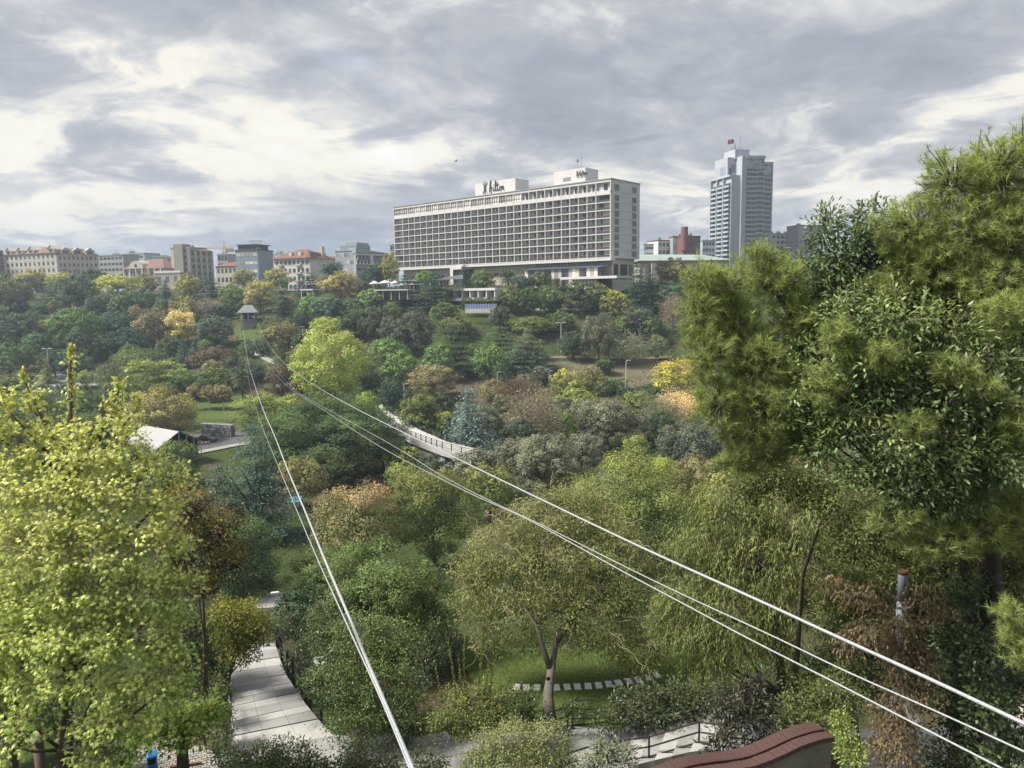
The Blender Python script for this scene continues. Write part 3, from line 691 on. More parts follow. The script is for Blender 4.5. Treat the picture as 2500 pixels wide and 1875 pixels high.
    T('dense', 740, 1410, 1560, 160, 'dk', 'dark evergreen right of the stairway top', tip='dk', lfpx=2.4)
    T('round', 590, 1240, 1480, 230, 'dk', 'dark green tree behind the plum, left of the stairway', tip='green', lfpx=2.3)
    T('dense', 470, 1180, 1430, 200, 'dgrey', 'grey-green tree behind the maple, left of the stairway', tip='grey', lfpx=2.4)
trees()
# low growth over the slopes between the trees
def undergrowth():
    rng = np.random.default_rng(5); n = 170000
    y = np.exp(rng.uniform(math.log(30), math.log(360), n)); x = (rng.random(n)*1.7-.85)*y
    h = np.sin(x*.21+1)*np.sin(y*.17)+np.sin(x*.063+y*.05)+.35*rng.normal(size=n)
    k = (h > -.5)
    k &= ~((np.abs(x-(-4)) < 9) & (y < 34))
    for p, q_, rr in BARE: k &= np.hypot(x-p, y-q_) > rr
    x, y, h = x[k], y[k], h[k]; n = len(x)
    top = np.clip(.55+.8*h, .2, 2.2)*np.clip(y/90, .45, 1.0)
    pos = np.stack([x, y, ground(x, y)+top*rng.random(n)], -1); sz = np.clip(y*.0034, .10, .85)*rng.uniform(.7, 1.3, n)
    nr = unit(rng.normal(0, .6, (n, 3))+np.array([0, -.2, 1.])); ax = unit(np.cross(nr, rng.normal(size=(n, 3))))
    V, F, a, b = join([leaf_cards(pos, ax, nr, sz, sz*.6, rng.random(n), rng.random(n)*.6)])
    o = link('undergrowth', np_mesh('undergrowth', V, F, LEAF, {'var': a, 'turn': b})); o['kind'] = 'stuff'
    o['label'] = 'low shrubs and rough herbage between the trees'
    o.color = (.062, .090, .036, 1); o['tip_colour'] = [.12, .125, .048]
BARE = []
def bare(u, v, r):
    p = hit(u, v)
    if p: BARE.append((p.x, p.y, r))
for u, v, r in ((520, 1000, 9), (1520, 900, 10), (1560, 880, 8), (1620, 900, 10), (1240, 940, 6), (150, 932, 10), (200, 932, 10), (510, 1070, 8), (400, 1075, 9), (1400, 920, 6), (620, 812, 6), (590, 812, 6),
                (650, 850, 5), (680, 880, 5), (700, 905, 4), (1180, 760, 9), (1250, 765, 9), (1330, 770, 9), (1420, 766, 9), (1000, 1060, 6), (1060, 1100, 6), (440, 1110, 8), (475, 1130, 8), (440, 1085, 8), (470, 1095, 8), (560, 1062, 7), (530, 1085, 8), (540, 1010, 9), (592, 965, 5), (495, 1120, 8), (700, 1290, 6), (722, 1300, 6)): bare(u, v, r)
undergrowth()
LAND = []
for o_ in COL.objects:
    if o_.type == 'EMPTY' and o_.get('category') in ('tree', 'shrub') and len(o_['label'].split()) <= 10: LAND.append((o_.location.x, o_.location.y, o_['label']))
USED = set()
def near_label(lab, x, y):
    lab = ' '.join(lab.split()[:3])
    for a, b, l in sorted(LAND, key=lambda q: (q[0]-x)**2+(q[1]-y)**2):
        dx, dy = x-a, y-b; r = ('right of' if dx > 0 else 'left of') if abs(dx) > abs(dy)*.6 else ('behind' if dy > 0 else 'in front of')
        s = lab+' '+r+' the '+l
        if s not in USED and len(s.split()) <= 16: USED.add(s); return s
    return lab
def filler():
    """the lesser trees that close the wood between the ones told apart above"""
    rng = random.Random(77); n = 0
    GR = (('dense', 'dk', 'dgrey', 'small dark evergreen closing a gap in the far wood', 'small dark evergreens in the far wood'), ('round', 'green', 'mid', 'small green tree closing a gap in the far wood', 'small green trees in the far wood'), ('round', 'olive', 'tan', 'small olive autumn tree closing a gap in the far wood', 'small olive trees in the far wood'), ('dense', 'grey', 'silver', 'small grey-leaved tree closing a gap in the wood', 'small grey-leaved trees in the wood'))
    for t in range(9000):
        y = math.sqrt(rng.uniform(95**2, 400**2)); x = rng.uniform(-.80, .80)*y
        k = 1+.45*float(_ss(-x, 5, 120)); yy = 150+(y-150)/k if y > 150 else y
        if yy > 278 or n > 200: continue
        r = rng.uniform(2.6, 4.6)
        if any((x-a)**2+(y-b)**2 < ((r+c_)*.62)**2 for a, b, c_ in PLACED) or any((x-a)**2+(y-b)**2 < (c_+r)**2 for a, b, c_ in BARE): continue
        u, v = project((x, y, gz(x, y)))
        if u > 1760 and rng.random() < .6: continue
        g_ = GR[rng.choice((0, 0, 0, 1, 1, 2)) if not (u > 1180 and v > 930) else rng.choice((0, 3, 3, 2))]; h = r*rng.uniform(1.3, 1.9)
        o = thing('evergreen_tree' if g_[0] == 'dense' else 'tree', near_label(g_[3], x, y), 'tree', (x, y, gz(x, y)), 0, g_[4]); c = link('crown', crown_mesh(g_[0], .115 if y > 160 else .083, rng.randrange(2)), o, (0, 0, h*.52), (0, 0, rng.uniform(0, 6.28)), (r, r, h*.56))
        col = PAL[g_[1]]; j = rng.uniform(.8, 1.2); c.color = (col[0]*j, col[1]*j, col[2]*j, 1); c['tip_colour'] = list(PAL[g_[2]])
        link('trunk', TRK, o, (0, 0, 0), (0, 0, rng.uniform(0, 6)), (r*.35, r*.35, h)); PLACED.append((x, y, r)); n += 1
TRK = limbs_mesh(1.0, .9, .55, .45, .2, random.Random(3), BARK, 4)
filler()

def far_wood():
    """the wood that goes on over the right-hand slope, one mass behind the near pine"""
    rng = np.random.default_rng(21); parts = []
    for t in range(420):
        y = math.sqrt(rng.uniform(70**2, 300**2)); x = y*rng.uniform(.44, 1.05); r = rng.uniform(2.6, 4.6); n = 190
        d = unit(rng.normal(size=(n, 3))); pos = np.array([x, y, gz(x, y)+r*.8])+d*r*np.array([1, 1, .9])*rng.uniform(.55, 1.05, n)[:, None]
        nr = unit(d+np.array([0, 0, .4])+rng.normal(0, .4, (n, 3))); ax = unit(np.cross(nr, rng.normal(size=(n, 3))))
        parts.append(leaf_cards(pos, ax, nr, rng.uniform(.7, 1.2, n), .6, .4*rng.random()+.6*rng.random(n), np.clip(d[:, 2]*.5+.4+.5*(rng.random()-.5), 0, 1)))
    V, F, x, y = join(parts); o = link('far_wood', np_mesh('far_wood', V, F, LEAF, {'var': x, 'turn': y})); o['kind'] = 'stuff'; o['label'] = 'wooded slope going on behind the near pine'
    o.color = (.075, .105, .048, 1); o['tip_colour'] = [.16, .17, .07]
far_wood()
# ------------------------------------------------------------------ buildings
WHITE = mat('white_render', (.57, .56, .55), .8, .06, .35, stain=((.50, .48, .44), .22, .5))
CREAM = mat('cream_render', (0.478, 0.439, 0.377), .85, .07, .3, stain=((.42, .38, .33), .2, .4))
BEIGE = mat('beige_render', (0.330, 0.303, 0.255), .85, .08, .3)
TAUPE = mat('taupe_render', (0.262, 0.243, 0.200), .85, .08, .3)
CONC = mat('grey_concrete', (0.308, 0.316, 0.324), .85, .1, .25, stain=((.25, .26, .27), .15, .5))
BLUEGREY = mat('blue_grey_cladding', (0.208, 0.254, 0.308), .6, .08, .4)
PALEBLUE = mat('pale_blue_cladding', (0.385, 0.447, 0.478), .6, .06, .4)
DARKRAIL = mat('dark_brown_rail', (.066, .055, .052), .6, .15, 2)
DARKROOF = mat('dark_roof', (.06, .07, .085), .6, .2, .6)
TILE = mat('red_roof_tile', (0.172, 0.086, 0.065), .85, .22, .8)
BROWNTILE = mat('brown_roof_tile', (0.181, 0.107, 0.086), .85, .2, .8)
REDBRICK = mat('red_brown_facade', (.17, .085, .078), .7, .15, .5)
GREENROOF = mat('grey_green_roof', (.27, .33, .31), .6, .12, .12)
STEEL = mat('grey_steel', (.30, .31, .33), .45, .15, 3, metal=.5)
BLACKSTEEL = mat('black_steel', (.018, .018, .02), .45, .2, 5)
LIGHTSTEEL = mat('light_steel', (.62, .63, .64), .4, .08, 4, metal=.2)
NAVY = mat('navy_awning', (.055, .068, .095), .8, .15, 1)
TOWERC = mat('tower_concrete', (0.382, 0.408, 0.456), .85, .10, .12, stain=((.27, .29, .33), .08, .5))
GLASS = glass_mat('window_glass', (.070, .080, .095)); PALEGLASS = glass_mat('pale_window_glass', (.30, .34, .40)); CURTAIN = glass_mat('curtained_glass', (.50, .46, .42), .3)
ROOMC = mat('room_curtain', (.58, .54, .50), .5, .15, .5); DARKGLASS = glass_mat('dark_glass', (.050, .050, .056))
RED = mat('red_paint', (.42, .06, .05), .5, .1, 2)

_unit = {}
def ubox(name, m):
    """a unit box mesh (x 0..1, y 0..1, z 0..1), shared by alike pieces"""
    k = (name, m.name)
    if k not in _unit: _unit[k] = MB().box(0, 1, 0, 1, 0, 1).mesh(name, m)
    return _unit[k]
def piece(name, m, parent, x0, x1, y0, y1, z0, z1):
    return link(name, ubox(name, m), parent, (x0, y0, z0), (0, 0, 0), (x1-x0, y1-y0, z1-z0))
def frame_of(p0, p1):
    """facade frame: origin, rotation, width; local x runs along the facade, local y into the building"""
    a = Vector((p1.x-p0.x, p1.y-p0.y)); return math.atan2(a.y, a.x), a.length
def to_local(u, v, o, rz, yl):
    """pixel -> (x, z) on the plane local y = yl of a facade frame"""
    d = ray(u, v); c, s = math.cos(rz), math.sin(rz)
    nx, ny = -s, c
    k = (nx*(o[0])+ny*(o[1])+yl)/(nx*d[0]+ny*d[1])
    X, Y = d[0]*k-o[0], d[1]*k-o[1]
    return c*X+s*Y, EYE+d[2]*k-o[2]

# ---- the long white slab hotel on the ridge
def hotel():
    az_ = rad(-49.0); C = Vector((38.3, 285.0)); L = 126.0; Wd = 20.9
    A = C + L*Vector((math.sin(az_), math.cos(az_))); rz = math.atan2(C.y-A.y, C.x-A.x)
    z0 = EYE+1.0
    h = thing('hotel', 'long white slab hotel with rows of dark-railed balconies above the trees', 'hotel', (A.x, A.y, z0), rz)
    zb, zt = EYE+13.07-z0, EYE+42.45-z0; y_r = 1.15                      # y_r: depth of the balconies
    un = L/30.2; xs_ = [0, 1.58*un]+[1.58*un+un*(i+1) for i in range(27)]+[L]
    rows = [zb+.40+2.96*i for i in range(9)]                            # eight storeys of rooms
    ztop0, ztop1 = zt-4.0, zt-.95
    MB().box(0, L, y_r, Wd, zb, zt).box(0, L, 0, y_r, rows[8]+.02, ztop0).box(0, L, 0, y_r, ztop1, zt).box(L-.35, L, 0, y_r, zb, ztop1).box(0, .35, 0, y_r, zb, ztop1).build('wall', WHITE, h)
    piece('roof', CONC, h, -.25, L+.25, -.25, Wd+.25, zt, zt+.35)
    for i, z in enumerate(rows[:9]):
        piece('floor_slab', WHITE, h, .352, L-.352, -.06, y_r-.003, z-.32, z)
    for x in xs_[1:-1]:
        piece('partition', WHITE, h, x-.13, x+.13, 0, y_r-.004, zb-.02, ztop1-.004)
    rng = random.Random(3)
    for r in range(8):
        za = rows[r]+.003; zc = rows[r+1]-.323
        for i in range(29):
            a, b = xs_[i]+.15, xs_[i+1]-.15; w = b-a
            if i in (0, 28): a += .25 if i == 0 else 0; b -= .25 if i == 28 else 0; w = b-a
            piece('balcony_rail', DARKRAIL, h, a, b, .02, .10, za+.06, za+.88)
            d0 = a+w*(.42 if i not in (0, 28) else .22); d1 = d0+w*(.24 if i not in (0, 28) else .13)
            if rng.random() < .10: d0 -= w*.12; d1 += w*.12
            piece('balcony_door', DARKGLASS, h, d0, d1, y_r-.09, y_r-.01, za, zc-.1)
            if rng.random() < .82: piece('curtain_pane', ROOMC if rng.random() < .8 else DARKGLASS, h, d1+.04, b-.03, y_r-.08, y_r-.01, za+.2, zc-.12)
    for i in range(29):                                                  # top floor: screened lounge left, suites right
        a, b = xs_[i]+.15, xs_[i+1]-.15; w = b-a
        if i < 19:
            piece('screen_pane', CURTAIN, h, a, b, .30, .36, ztop0+.05, ztop1-.05)
            f = MB()
            for q in (0, .34, .68, 1): f.box(a+w*q-.07, a+w*q+.07, .18, .29, ztop0+.05, ztop1-.05)
            f.box(a, b, .20, .28, ztop0+.75, ztop0+.87).box(a, b, .20, .28, ztop1-.62, ztop1-.52)
            f.build('screen_frame', DARKRAIL, h)
        else:
            piece('suite_door', DARKGLASS, h, a+w*.42, a+w*.70, y_r-.09, y_r-.01, ztop0+.1, ztop1-.5)
            f = MB().box(a, b, .02, .08, ztop0+.80, ztop0+.88)
            for q in (0.02, .33, .66, .98): f.box(a+w*q-.04, a+w*q+.04, .03, .07, ztop0, ztop0+.8)
            f.build('suite_rail', DARKRAIL, h)
    # end wall: two columns of deep-set windows, joints between the storeys
    for r in range(9):
        za = (rows[r]+.75 if r < 8 else ztop0+.5)
        for yc in (4.0, 16.6):
            piece('window_frame', BEIGE, h, L+.004, L+.22, yc-1.55, yc+1.55, za-.22, za+1.95)
            piece('window', GLASS, h, L+.222, L+.26, yc-1.2, yc+1.2, za-.02, za+1.72)
        if r: piece('wall_joint', TAUPE, h, L+.002, L+.03, 5.6, 15.0, za-1.02, za-.90)
    # roof houses with the lettering
    def house(ua, ub, vt, yl, depth):
        x0, z_ = to_local(ua, vt, (A.x, A.y, z0), rz, yl); x1, _ = to_local(ub, vt, (A.x, A.y, z0), rz, yl)
        p = MB().box(x0, x1, yl, yl+depth, zt+.36, z_).build('roof_house', WHITE, h); return p, x0, x1, z_
    p1, x0, x1, zz = house(1160, 1258, 449, 6.0, 9)
    p2, x2, x3, z2 = house(1352, 1429, 420, 6.0, 9)
    MB().box(x2+(x3-x2)*.30, x2+(x3-x2)*.54, 5.90, 5.995, z2-4.3, z2-2.9).build('louvre', STEEL, p2)
    LET = {'h': [[(0.05, 0.0), (.22, 1.5), (.40, 2.0), (.42, 1.6), (.18, .4), (.12, -.15)], [(.16, .5), (.36, .95), (.55, .8), (.52, .2), (.62, -.55), (.85, -.35)]],
           'i': [[(.0, .8), (.03, .2), (.18, .05), (.35, .3)], [(.06, 1.15), (.09, 1.25)]],
           'l': [[(.0, .3), (.22, 1.2), (.28, 1.75), (.16, 1.8), (.06, 1.0), (.08, .2), (.24, .05), (.4, .3)]],
           't': [[(.18, 1.5), (.10, .5), (.12, .1), (.3, .05), (.45, .3)], [(-.12, .98), (.45, 1.12)]],
           'o': [[(.35, .75), (.08, .6), (.04, .2), (.22, .02), (.45, .2), (.46, .6), (.33, .76), (.62, .62)]],
           'n': [[(.0, .75), (.08, .05)], [(.05, .45), (.22, .75), (.38, .6), (.38, .1), (.55, .02)]]}
    ADV = {'h': .95, 'i': .42, 'l': .45, 't': .55, 'o': .68, 'n': .6}
    def sign(par, x, z, sc, yl, r=.17):
        e = MB(); c = .62*sc                                             # emblem: two arcs facing away either side of an upright
        e.tube([(x+c, yl, z-.55*sc), (x+c, yl, z+2.0*sc)], r*.9, 6)
        for s in (-1, 1):
            e.tube([(x+c+s*.55*sc, yl, z-.15*sc), (x+c+s*.22*sc, yl, z+.35*sc), (x+c+s*.16*sc, yl, z+.8*sc), (x+c+s*.22*sc, yl, z+1.25*sc), (x+c+s*.55*sc, yl, z+1.75*sc)], r, 6)
        e.build('sign_emblem', BLACKSTEEL, par)
        cx = x+1.65*sc
        for ch in 'hilton':
            b = MB()
            for st in LET[ch]:
                pts = [(cx+px*sc, yl, z+pz*sc) for px, pz in st]
                fine = []
                for i in range(len(pts)-1):
                    q0, q1, q2, q3 = [Vector(pts[max(0, min(len(pts)-1, i+k))]) for k in (-1, 0, 1, 2)]
                    for t in (0, .25, .5, .75):
                        fine.append(.5*((2*q1)+(q2-q0)*t+(2*q0-5*q1+4*q2-q3)*t*t+(3*q1-q0-3*q2+q3)*t**3))
                fine.append(Vector(pts[-1])); b.tube(fine, r, 6)
            b.build('sign_letter', BLACKSTEEL, par); cx += ADV[ch]*sc
    sx, sz = to_local(1178, 471, (A.x, A.y, z0), rz, 5.8); sign(p1, sx, sz, 2.45, 5.8, .14)
    sx, sz = to_local(1406, 430, (A.x, A.y, z0), rz, 5.6); sign(p2, sx, sz, 1.05, 5.6, .11)
    m_ = MB(); mx = x3-3.2
    m_.tube([(mx, 8, z2), (mx, 8, z2+8)], .06, 5); m_.tube([(mx-2, 8, z2), (mx-2, 8, z2+3)], .09, 5); m_.build('roof_mast', STEEL, p2)
    MB().lathe([(.1, 0), (.9, .25), (.9, .5), (.15, .75), (.55, 1.0), (.1, 1.4)], 8, (mx-2, 8, z2+2.8)).build('beacon', STEEL, p2)
    # low storeys under the slab
    gl = -4.0
    MB().box(2.5, L-1.5, 3.2, Wd-1.5, gl, zb-.003).build('podium_wall', CREAM, h)
    piece('ledge', WHITE, h, -.1, L+.1, -.1, 3.0, zb-.9, zb-.023)
    o3 = (A.x, A.y, z0)
    xa, za = to_local(1100, 652, o3, rz, -4.0); xb, zb_ = to_local(1124, 684, o3, rz, -4.0)
    MB().box(xa-.4, xa+1.4, -4.0, 3.0, zb_-2, za).box(xa+1.4, xb+1.0, -4.0, 3.0, za-1.2, za).build('entrance_wall', WHITE, h)
    piece('entrance_glass', DARKGLASS, h, xa+1.4, xb+1.0, -3.2, 2.9, zb_-2, za-1.21)
    xc, zc1 = to_local(1300, 653, o3, rz, 0.4); xd, zd1 = to_local(1486, 640, o3, rz, .4)
    xe, ze1 = to_local(1478, 652, o3, rz, -5.5)
    aw = MB(); aw.prism([(xc, -5.5), (xd, -5.5), (xd, 3.1), (xc, 3.1)], [ze1, ze1, zb-2.6, zb-2.6], [ze1+.18, ze1+.18, zb-2.3, zb-2.3]); aw.build('awning', NAVY, h)
    n = 22
    for i in range(n):
        a = xc+(xd-xc)*i/n
        piece('front_pane', CURTAIN if i % 5 not in (1, 2) else DARKGLASS, h, a+.06, a+(xd-xc)/n-.06, -4.6, -4.5, gl+5.0, ze1-.02)
    r = MB()
    r.box(xc, xd, 3.05, 3.13, zb-1.0, zb-.93)
    for i in range(26): r.box(xc+(xd-xc)*i/25-.05, xc+(xd-xc)*i/25+.05, 3.03, 3.12, zb-1.9, zb-1.0)
    r.build('ledge_rail', DARKRAIL, h)
    xt, zt1 = to_local(1368, 677, o3, rz, -12); xu, zu1 = to_local(1506, 669, o3, rz, -12)
    piece('terrace_slab', WHITE, h, xt, max(xu, L+2), -12, 3.0, zt1-.9, zt1)
    for i in range(7): piece('terrace_column', WHITE, h, xt+6+(L-xt-6)*i/6-.45, xt+6+(L-xt-6)*i/6+.45, -10.5, -9.6, gl-2, zt1-.903)
    piece('terrace_backing', DARKGLASS, h, xt, L, -2, -1.8, gl-2, zt1-.91)
    # corner windows under the end wall and long strip windows on the left
    for y0_, y1_ in ((4.5, 7.5), (9, 14.2), (15.5, 18.6)): piece('corner_window', DARKGLASS, h, L-1.49, L-1.40, y0_, y1_, zb-8, zb-2.2)
    for i in range(16):
        a = 6+i*4.3
        if a+3.9 < xa-1 or a > xb+1.5: piece('strip_window', DARKGLASS if i % 3 else PALEGLASS, h, a, min(a+3.9, xc-1), 3.1, 3.19, zb-5.6, zb-3.9)
    piece('canopy', DARKROOF, h, 4, xa-.5, -1.5, 3.19, zb-6.6, zb-6.2)
    for i in range(6): piece('canopy_post', WHITE, h, 6+i*6.5, 6.6+i*6.5, -1.0, -.5, gl, zb-6.603)
hotel()

def block(name, label, u0, u1, Y0, Y1, vt, H, depth, wallm, rows, cols, winm=GLASS, roof='flat', roofm=None, ww=.55, wh=.5, side=0, sidecols=3, z0off=0.0, bands=None, cat='building', frame=None, x_in=.03, parent=None, pname=None, rise=2.5, eave=.5, group=None, first=0, plant=0):
    """a building: wall, roof, string courses and separately built windows, placed by its front facade"""
    mid = at((u0+u1)/2, vt, (Y0+Y1)/2); p0, p1 = at(u0, vt, Y0), at(u1, vt, Y1)
    rz, Wd = frame_of(p0, p1); zt = mid.z; zb = zt-H
    if parent is None:
        o = thing(name, label, cat, (p0.x, p0.y, zb), rz, group); tgt = o; off = Vector((0, 0, 0)); R = None
    else:
        o = parent; tgt = bpy.data.objects.new(pname or 'wing', None)
    if parent is not None:
        # a wing: its own wall object under the same building, expressed in the building's frame
        M = Matrix.Translation(parent.location) @ Matrix.Rotation(parent.rotation_euler[2], 4, 'Z')
        Wm = Matrix.Translation((p0.x, p0.y, zb)) @ Matrix.Rotation(rz, 4, 'Z')
        Lm = M.inverted() @ Wm
        wl = MB().box(0, Wd, 0, depth, 0, H).build('wall', wallm, parent); wl.matrix_local = Lm; tgt = wl
    else:
        wl = MB().box(0, Wd, 0, depth, 0, H).build('wall', wallm, o)
    if roof == 'flat':
        piece('roof', roofm or CONC, tgt, -.25, Wd+.25, -.25, depth+.25, H+.003, H+.55)
    elif roof == 'hip':
        e = eave; r = min(Wd, depth)*.5
        b = MB(); A_ = [(-e, -e, H+.003), (Wd+e, -e, H+.003), (Wd+e, depth+e, H+.003), (-e, depth+e, H+.003)]
        k = depth/2; R1, R2 = (min(k, Wd*.4), k, H+rise), (max(Wd-k, Wd*.6), k, H+rise)
        b.quad(A_[0], A_[1], R2, R1); b.poly([A_[1], A_[2], R2]); b.quad(A_[2], A_[3], R1, R2); b.poly([A_[3], A_[0], R1]); b.quad(*reversed(A_))
        b.build('roof', roofm or TILE, tgt)
    fh = H/rows
    for r in range(first, rows):
        for c in range(cols):
            cw = Wd*(1-2*x_in)/cols; x = Wd*x_in+cw*(c+.5)
            piece('window', winm, tgt, x-cw*ww/2, x+cw*ww/2, -.05, .06, r*fh+fh*(.5-wh/2), r*fh+fh*(.5+wh/2))
            if frame: piece('window_sill', frame, tgt, x-cw*ww/2-.12, x+cw*ww/2+.12, -.16, -.002, r*fh+fh*(.5-wh/2)-.16, r*fh+fh*(.5-wh/2)-.003)
        if bands and r: piece('string_course', bands, tgt, -.12, Wd+.12, -.14, -.004, r*fh-.16, r*fh+.12)
        if side:
            xx = (Wd-.06, Wd+.05) if side > 0 else (-.05, .06)
            cw = depth/sidecols
            for c in range(sidecols): piece('side_window', winm, tgt, *xx, cw*(c+.5)-cw*ww/2, cw*(c+.5)+cw*ww/2, r*fh+fh*(.5-wh/2), r*fh+fh*(.5+wh/2))
    for i in range(plant):                                              # tanks, lift heads and aerials on the roof
        rr = random.Random(int(u0)*7+i); x = Wd*rr.uniform(.1, .85); s = rr.uniform(1.0, 2.6)
        MB().box(x, x+s, depth*.4, depth*.4+s, H+.56, H+.56+rr.uniform(.8, 2.0)).build('roof_tank', CONC if i % 2 else STEEL, tgt)
        MB().tube([(x+s/2, depth*.4+s/2, H+.5), (x+s/2, depth*.4+s/2, H+rr.uniform(3, 5.5))], .05, 4).build('aerial', STEEL, tgt)
    return o, tgt, Wd, H, fh

def skyline():
    # long beige flats with gabled dormers, far left
    o, t, Wd, H, fh = block('apartment_block', 'long beige flats with gabled dormers and brown mansard roof, far left on the ridge', 8, 137, 452, 432, 620, 24, 14, CREAM, 6, 11, frame=WHITE, roof='hip', roofm=BROWNTILE, bands=WHITE, ww=.5, rise=4.2, eave=.7)
    for x in (.12, .34, .55, .92):
        d = MB(); a, b = Wd*x-2.6, Wd*x+2.6; d.prism([(a, -.5), (b, -.5), (b, 3), (a, 3)], H+.02, H+2.2)
        d.poly([(a, -.5, H+2.2), (b, -.5, H+2.2), ((a+b)/2, -.5, H+4.0)]); d.quad((a-.3, -.8, H+2.1), ((a+b)/2, -.8, H+4.2), ((a+b)/2, 6, H+4.2), (a-.3, 6, H+2.1)); d.quad(((a+b)/2, -.8, H+4.2), (b+.3, -.8, H+2.1), (b+.3, 6, H+2.1), ((a+b)/2, 6, H+4.2))
        d.build('dormer', CREAM, t); piece('dormer_window', GLASS, t, a+1, b-1, -.62, -.45, H+.5, H+2.3)
    for c in (2, 5, 8): piece('pilaster_panel', TAUPE, t, Wd*(.03+.94*c/11)-1.1, Wd*(.03+.94*c/11)+1.1, -.08, -.006, 1, H*.68)
    _, t, Wd, H, fh = block('', '', 137, 240, 432, 446, 622, 24, 14, CREAM, 6, 9, frame=WHITE, roof='hip', roofm=BROWNTILE, bands=WHITE, ww=.45, rise=4.0, parent=o)
    for x in (.22, .5, .80):
        d = MB(); a, b = Wd*x-2.4, Wd*x+2.4; d.prism([(a, -.5), (b, -.5), (b, 3), (a, 3)], H+.02, H+2.2); d.poly([(a, -.5, H+2.2), (b, -.5, H+2.2), ((a+b)/2, -.5, H+4.0)])
        d.quad((a-.3, -.8, H+2.1), ((a+b)/2, -.8, H+4.2), ((a+b)/2, 6, H+4.2), (a-.3, 6, H+2.1)); d.quad(((a+b)/2, -.8, H+4.2), (b+.3, -.8, H+2.1), (b+.3, 6, H+2.1), ((a+b)/2, 6, H+4.2))
        d.build('dormer', CREAM, t); piece('dormer_window', GLASS, t, a+.9, b-.9, -.62, -.45, H+.5, H+2.3)
    for c in (1, 3.5, 7): piece('pilaster_panel', TAUPE, t, Wd*(.03+.94*c/9), Wd*(.03+.94*c/9)+2.2, -.08, -.006, 1, H*.68)
    MB().tube([(Wd*.1, 5, H+3), (Wd*.1, 5, H+9)], .06, 4).build('aerial', STEEL, t)
    block('house', 'dark red house cut off by the left edge', -45, 7, 445, 452, 612, 24, 12, REDBRICK, 6, 3, roof='hip', roofm=TILE, bands=CREAM)
    block('office_building', 'grey-blue low office block between the beige flats and the mansion', 240, 300, 474, 466, 624, 14, 12, CONC, 4, 6, winm=GLASS, ww=.7, wh=.42, plant=3)
    block('office_building', 'pale grey office block with strip windows behind the mansion', 276, 352, 492, 480, 621, 16, 12, PALEBLUE, 4, 8, winm=GLASS, ww=.86, wh=.40, plant=4)
    o, t, Wd, H, fh = block('mansion', 'cream mansion with brown hipped roof and round-arched dormer', 300, 400, 424, 414, 656, 11, 18, CREAM, 2, 9, roof='hip', roofm=BROWNTILE, bands=WHITE, frame=WHITE, rise=5.6, eave=1.0)
    a = MB(); pts = [(Wd*.36+5.2*math.cos(q), -1.05, H+.1+4.4*math.sin(q)) for q in [math.pi*i/10 for i in range(11)]]
    a.poly(pts); bk = [(p[0], 6, p[2]) for p in pts]
    for i in range(10): a.quad(pts[i+1], pts[i], bk[i], bk[i+1])
    a.build('arched_dormer', CREAM, t); MB().tube([(Wd*.36, -1.2, H+1.8), (Wd*.36, -1.06, H+1.8)], .9, 10).build('round_window', GLASS, t)
    for i in range(7): piece('column', WHITE, t, Wd*(.05+.15*i)-.25, Wd*(.05+.15*i)+.25, -1.0, -.5, 0, H-.01)
    o2, t, Wd, H, fh = block('annex', 'beige lower terrace building right below the mansion', 376, 440, 404, 398, 668, 12, 10, BEIGE, 2, 3, frame=WHITE, roofm=BEIGE, ww=.42)
    MB().box(0, Wd, .1, .2, H+.6, H+1.5).build('terrace_rail', LIGHTSTEEL, t)
    block('apartment_block', 'grey terraced flats rising behind the mansion', 372, 418, 462, 458, 628, 18, 12, CONC, 5, 4, ww=.8, wh=.4, bands=WHITE, plant=4)
    o, t, Wd, H, fh = block('apartment_block', 'beige flats with a taller blank stair tower, right of the mansion', 416, 462, 420, 416, 606, 24, 14, CREAM, 7, 2, frame=WHITE, x_in=.02, ww=.3, plant=2)
    piece('stair_tower', TAUPE, t, Wd*.26, Wd*.74, -1.6, 5, .5, H+2.2)
    _, t, Wd, H, fh = block('', '', 462, 517, 416, 426, 612, 22, 14, TAUPE, 6, 4, frame=WHITE, roof='hip', roofm=BROWNTILE, bands=CREAM, parent=o, rise=2.2, ww=.42)
    for i in range(5): piece('pilaster', CREAM, t, Wd*i/4-.5, Wd*i/4+.5, -.3, -.15, 0, H-.01)
    # building site with crane
    o, t, Wd, H, fh = block('building', 'small pale house with red roof under the tower crane', 526, 578, 452, 446, 650, 16, 10, CREAM, 3, 5, roof='hip', roofm=TILE, ww=.6)
    o, t, Wd, H, fh = block('building', 'unfinished concrete frame below the crane mast', 530, 556, 470, 468, 622, 22, 10, CONC, 5, 3, winm=DARKGLASS, ww=.8, wh=.6)
    c0 = at(550, 640, 476); cr = thing('tower_crane', 'red and white tower crane on the skyline', 'crane', (c0.x, c0.y, c0.z-12))
    zt = at(550, 607, 476).z-(c0.z-12)
    b = MB()
    for i in range(8):
        z1, z2 = zt*i/8, zt*(i+1)/8
        for sx, sy in ((-1, -1), (1, -1), (1, 1), (-1, 1)): b.tube([(sx, sy, z1), (sx, sy, z2)], .16, 4, False)
        b.tube([(-1, -1, z1), (1, -1, z2)], .1, 4, False); b.tube([(1, -1, z1), (-1, -1, z2)], .1, 4, False); b.tube([(-1, 1, z1), (-1, -1, z2)], .1, 4, False)
    b.build('mast', RED, cr)
    xl = (at(482, 607, 476).x-c0.x); xr = (at(569, 607, 476).x-c0.x); b = MB()
    for y_ in (-.6, .6): b.tube([(xl, y_, zt), (xr, y_, zt)], .16, 4)
    b.tube([(xl, 0, zt+.9), (0, 0, zt+1.2), (xr, 0, zt+1.2)], .16, 4)
    nn = 18
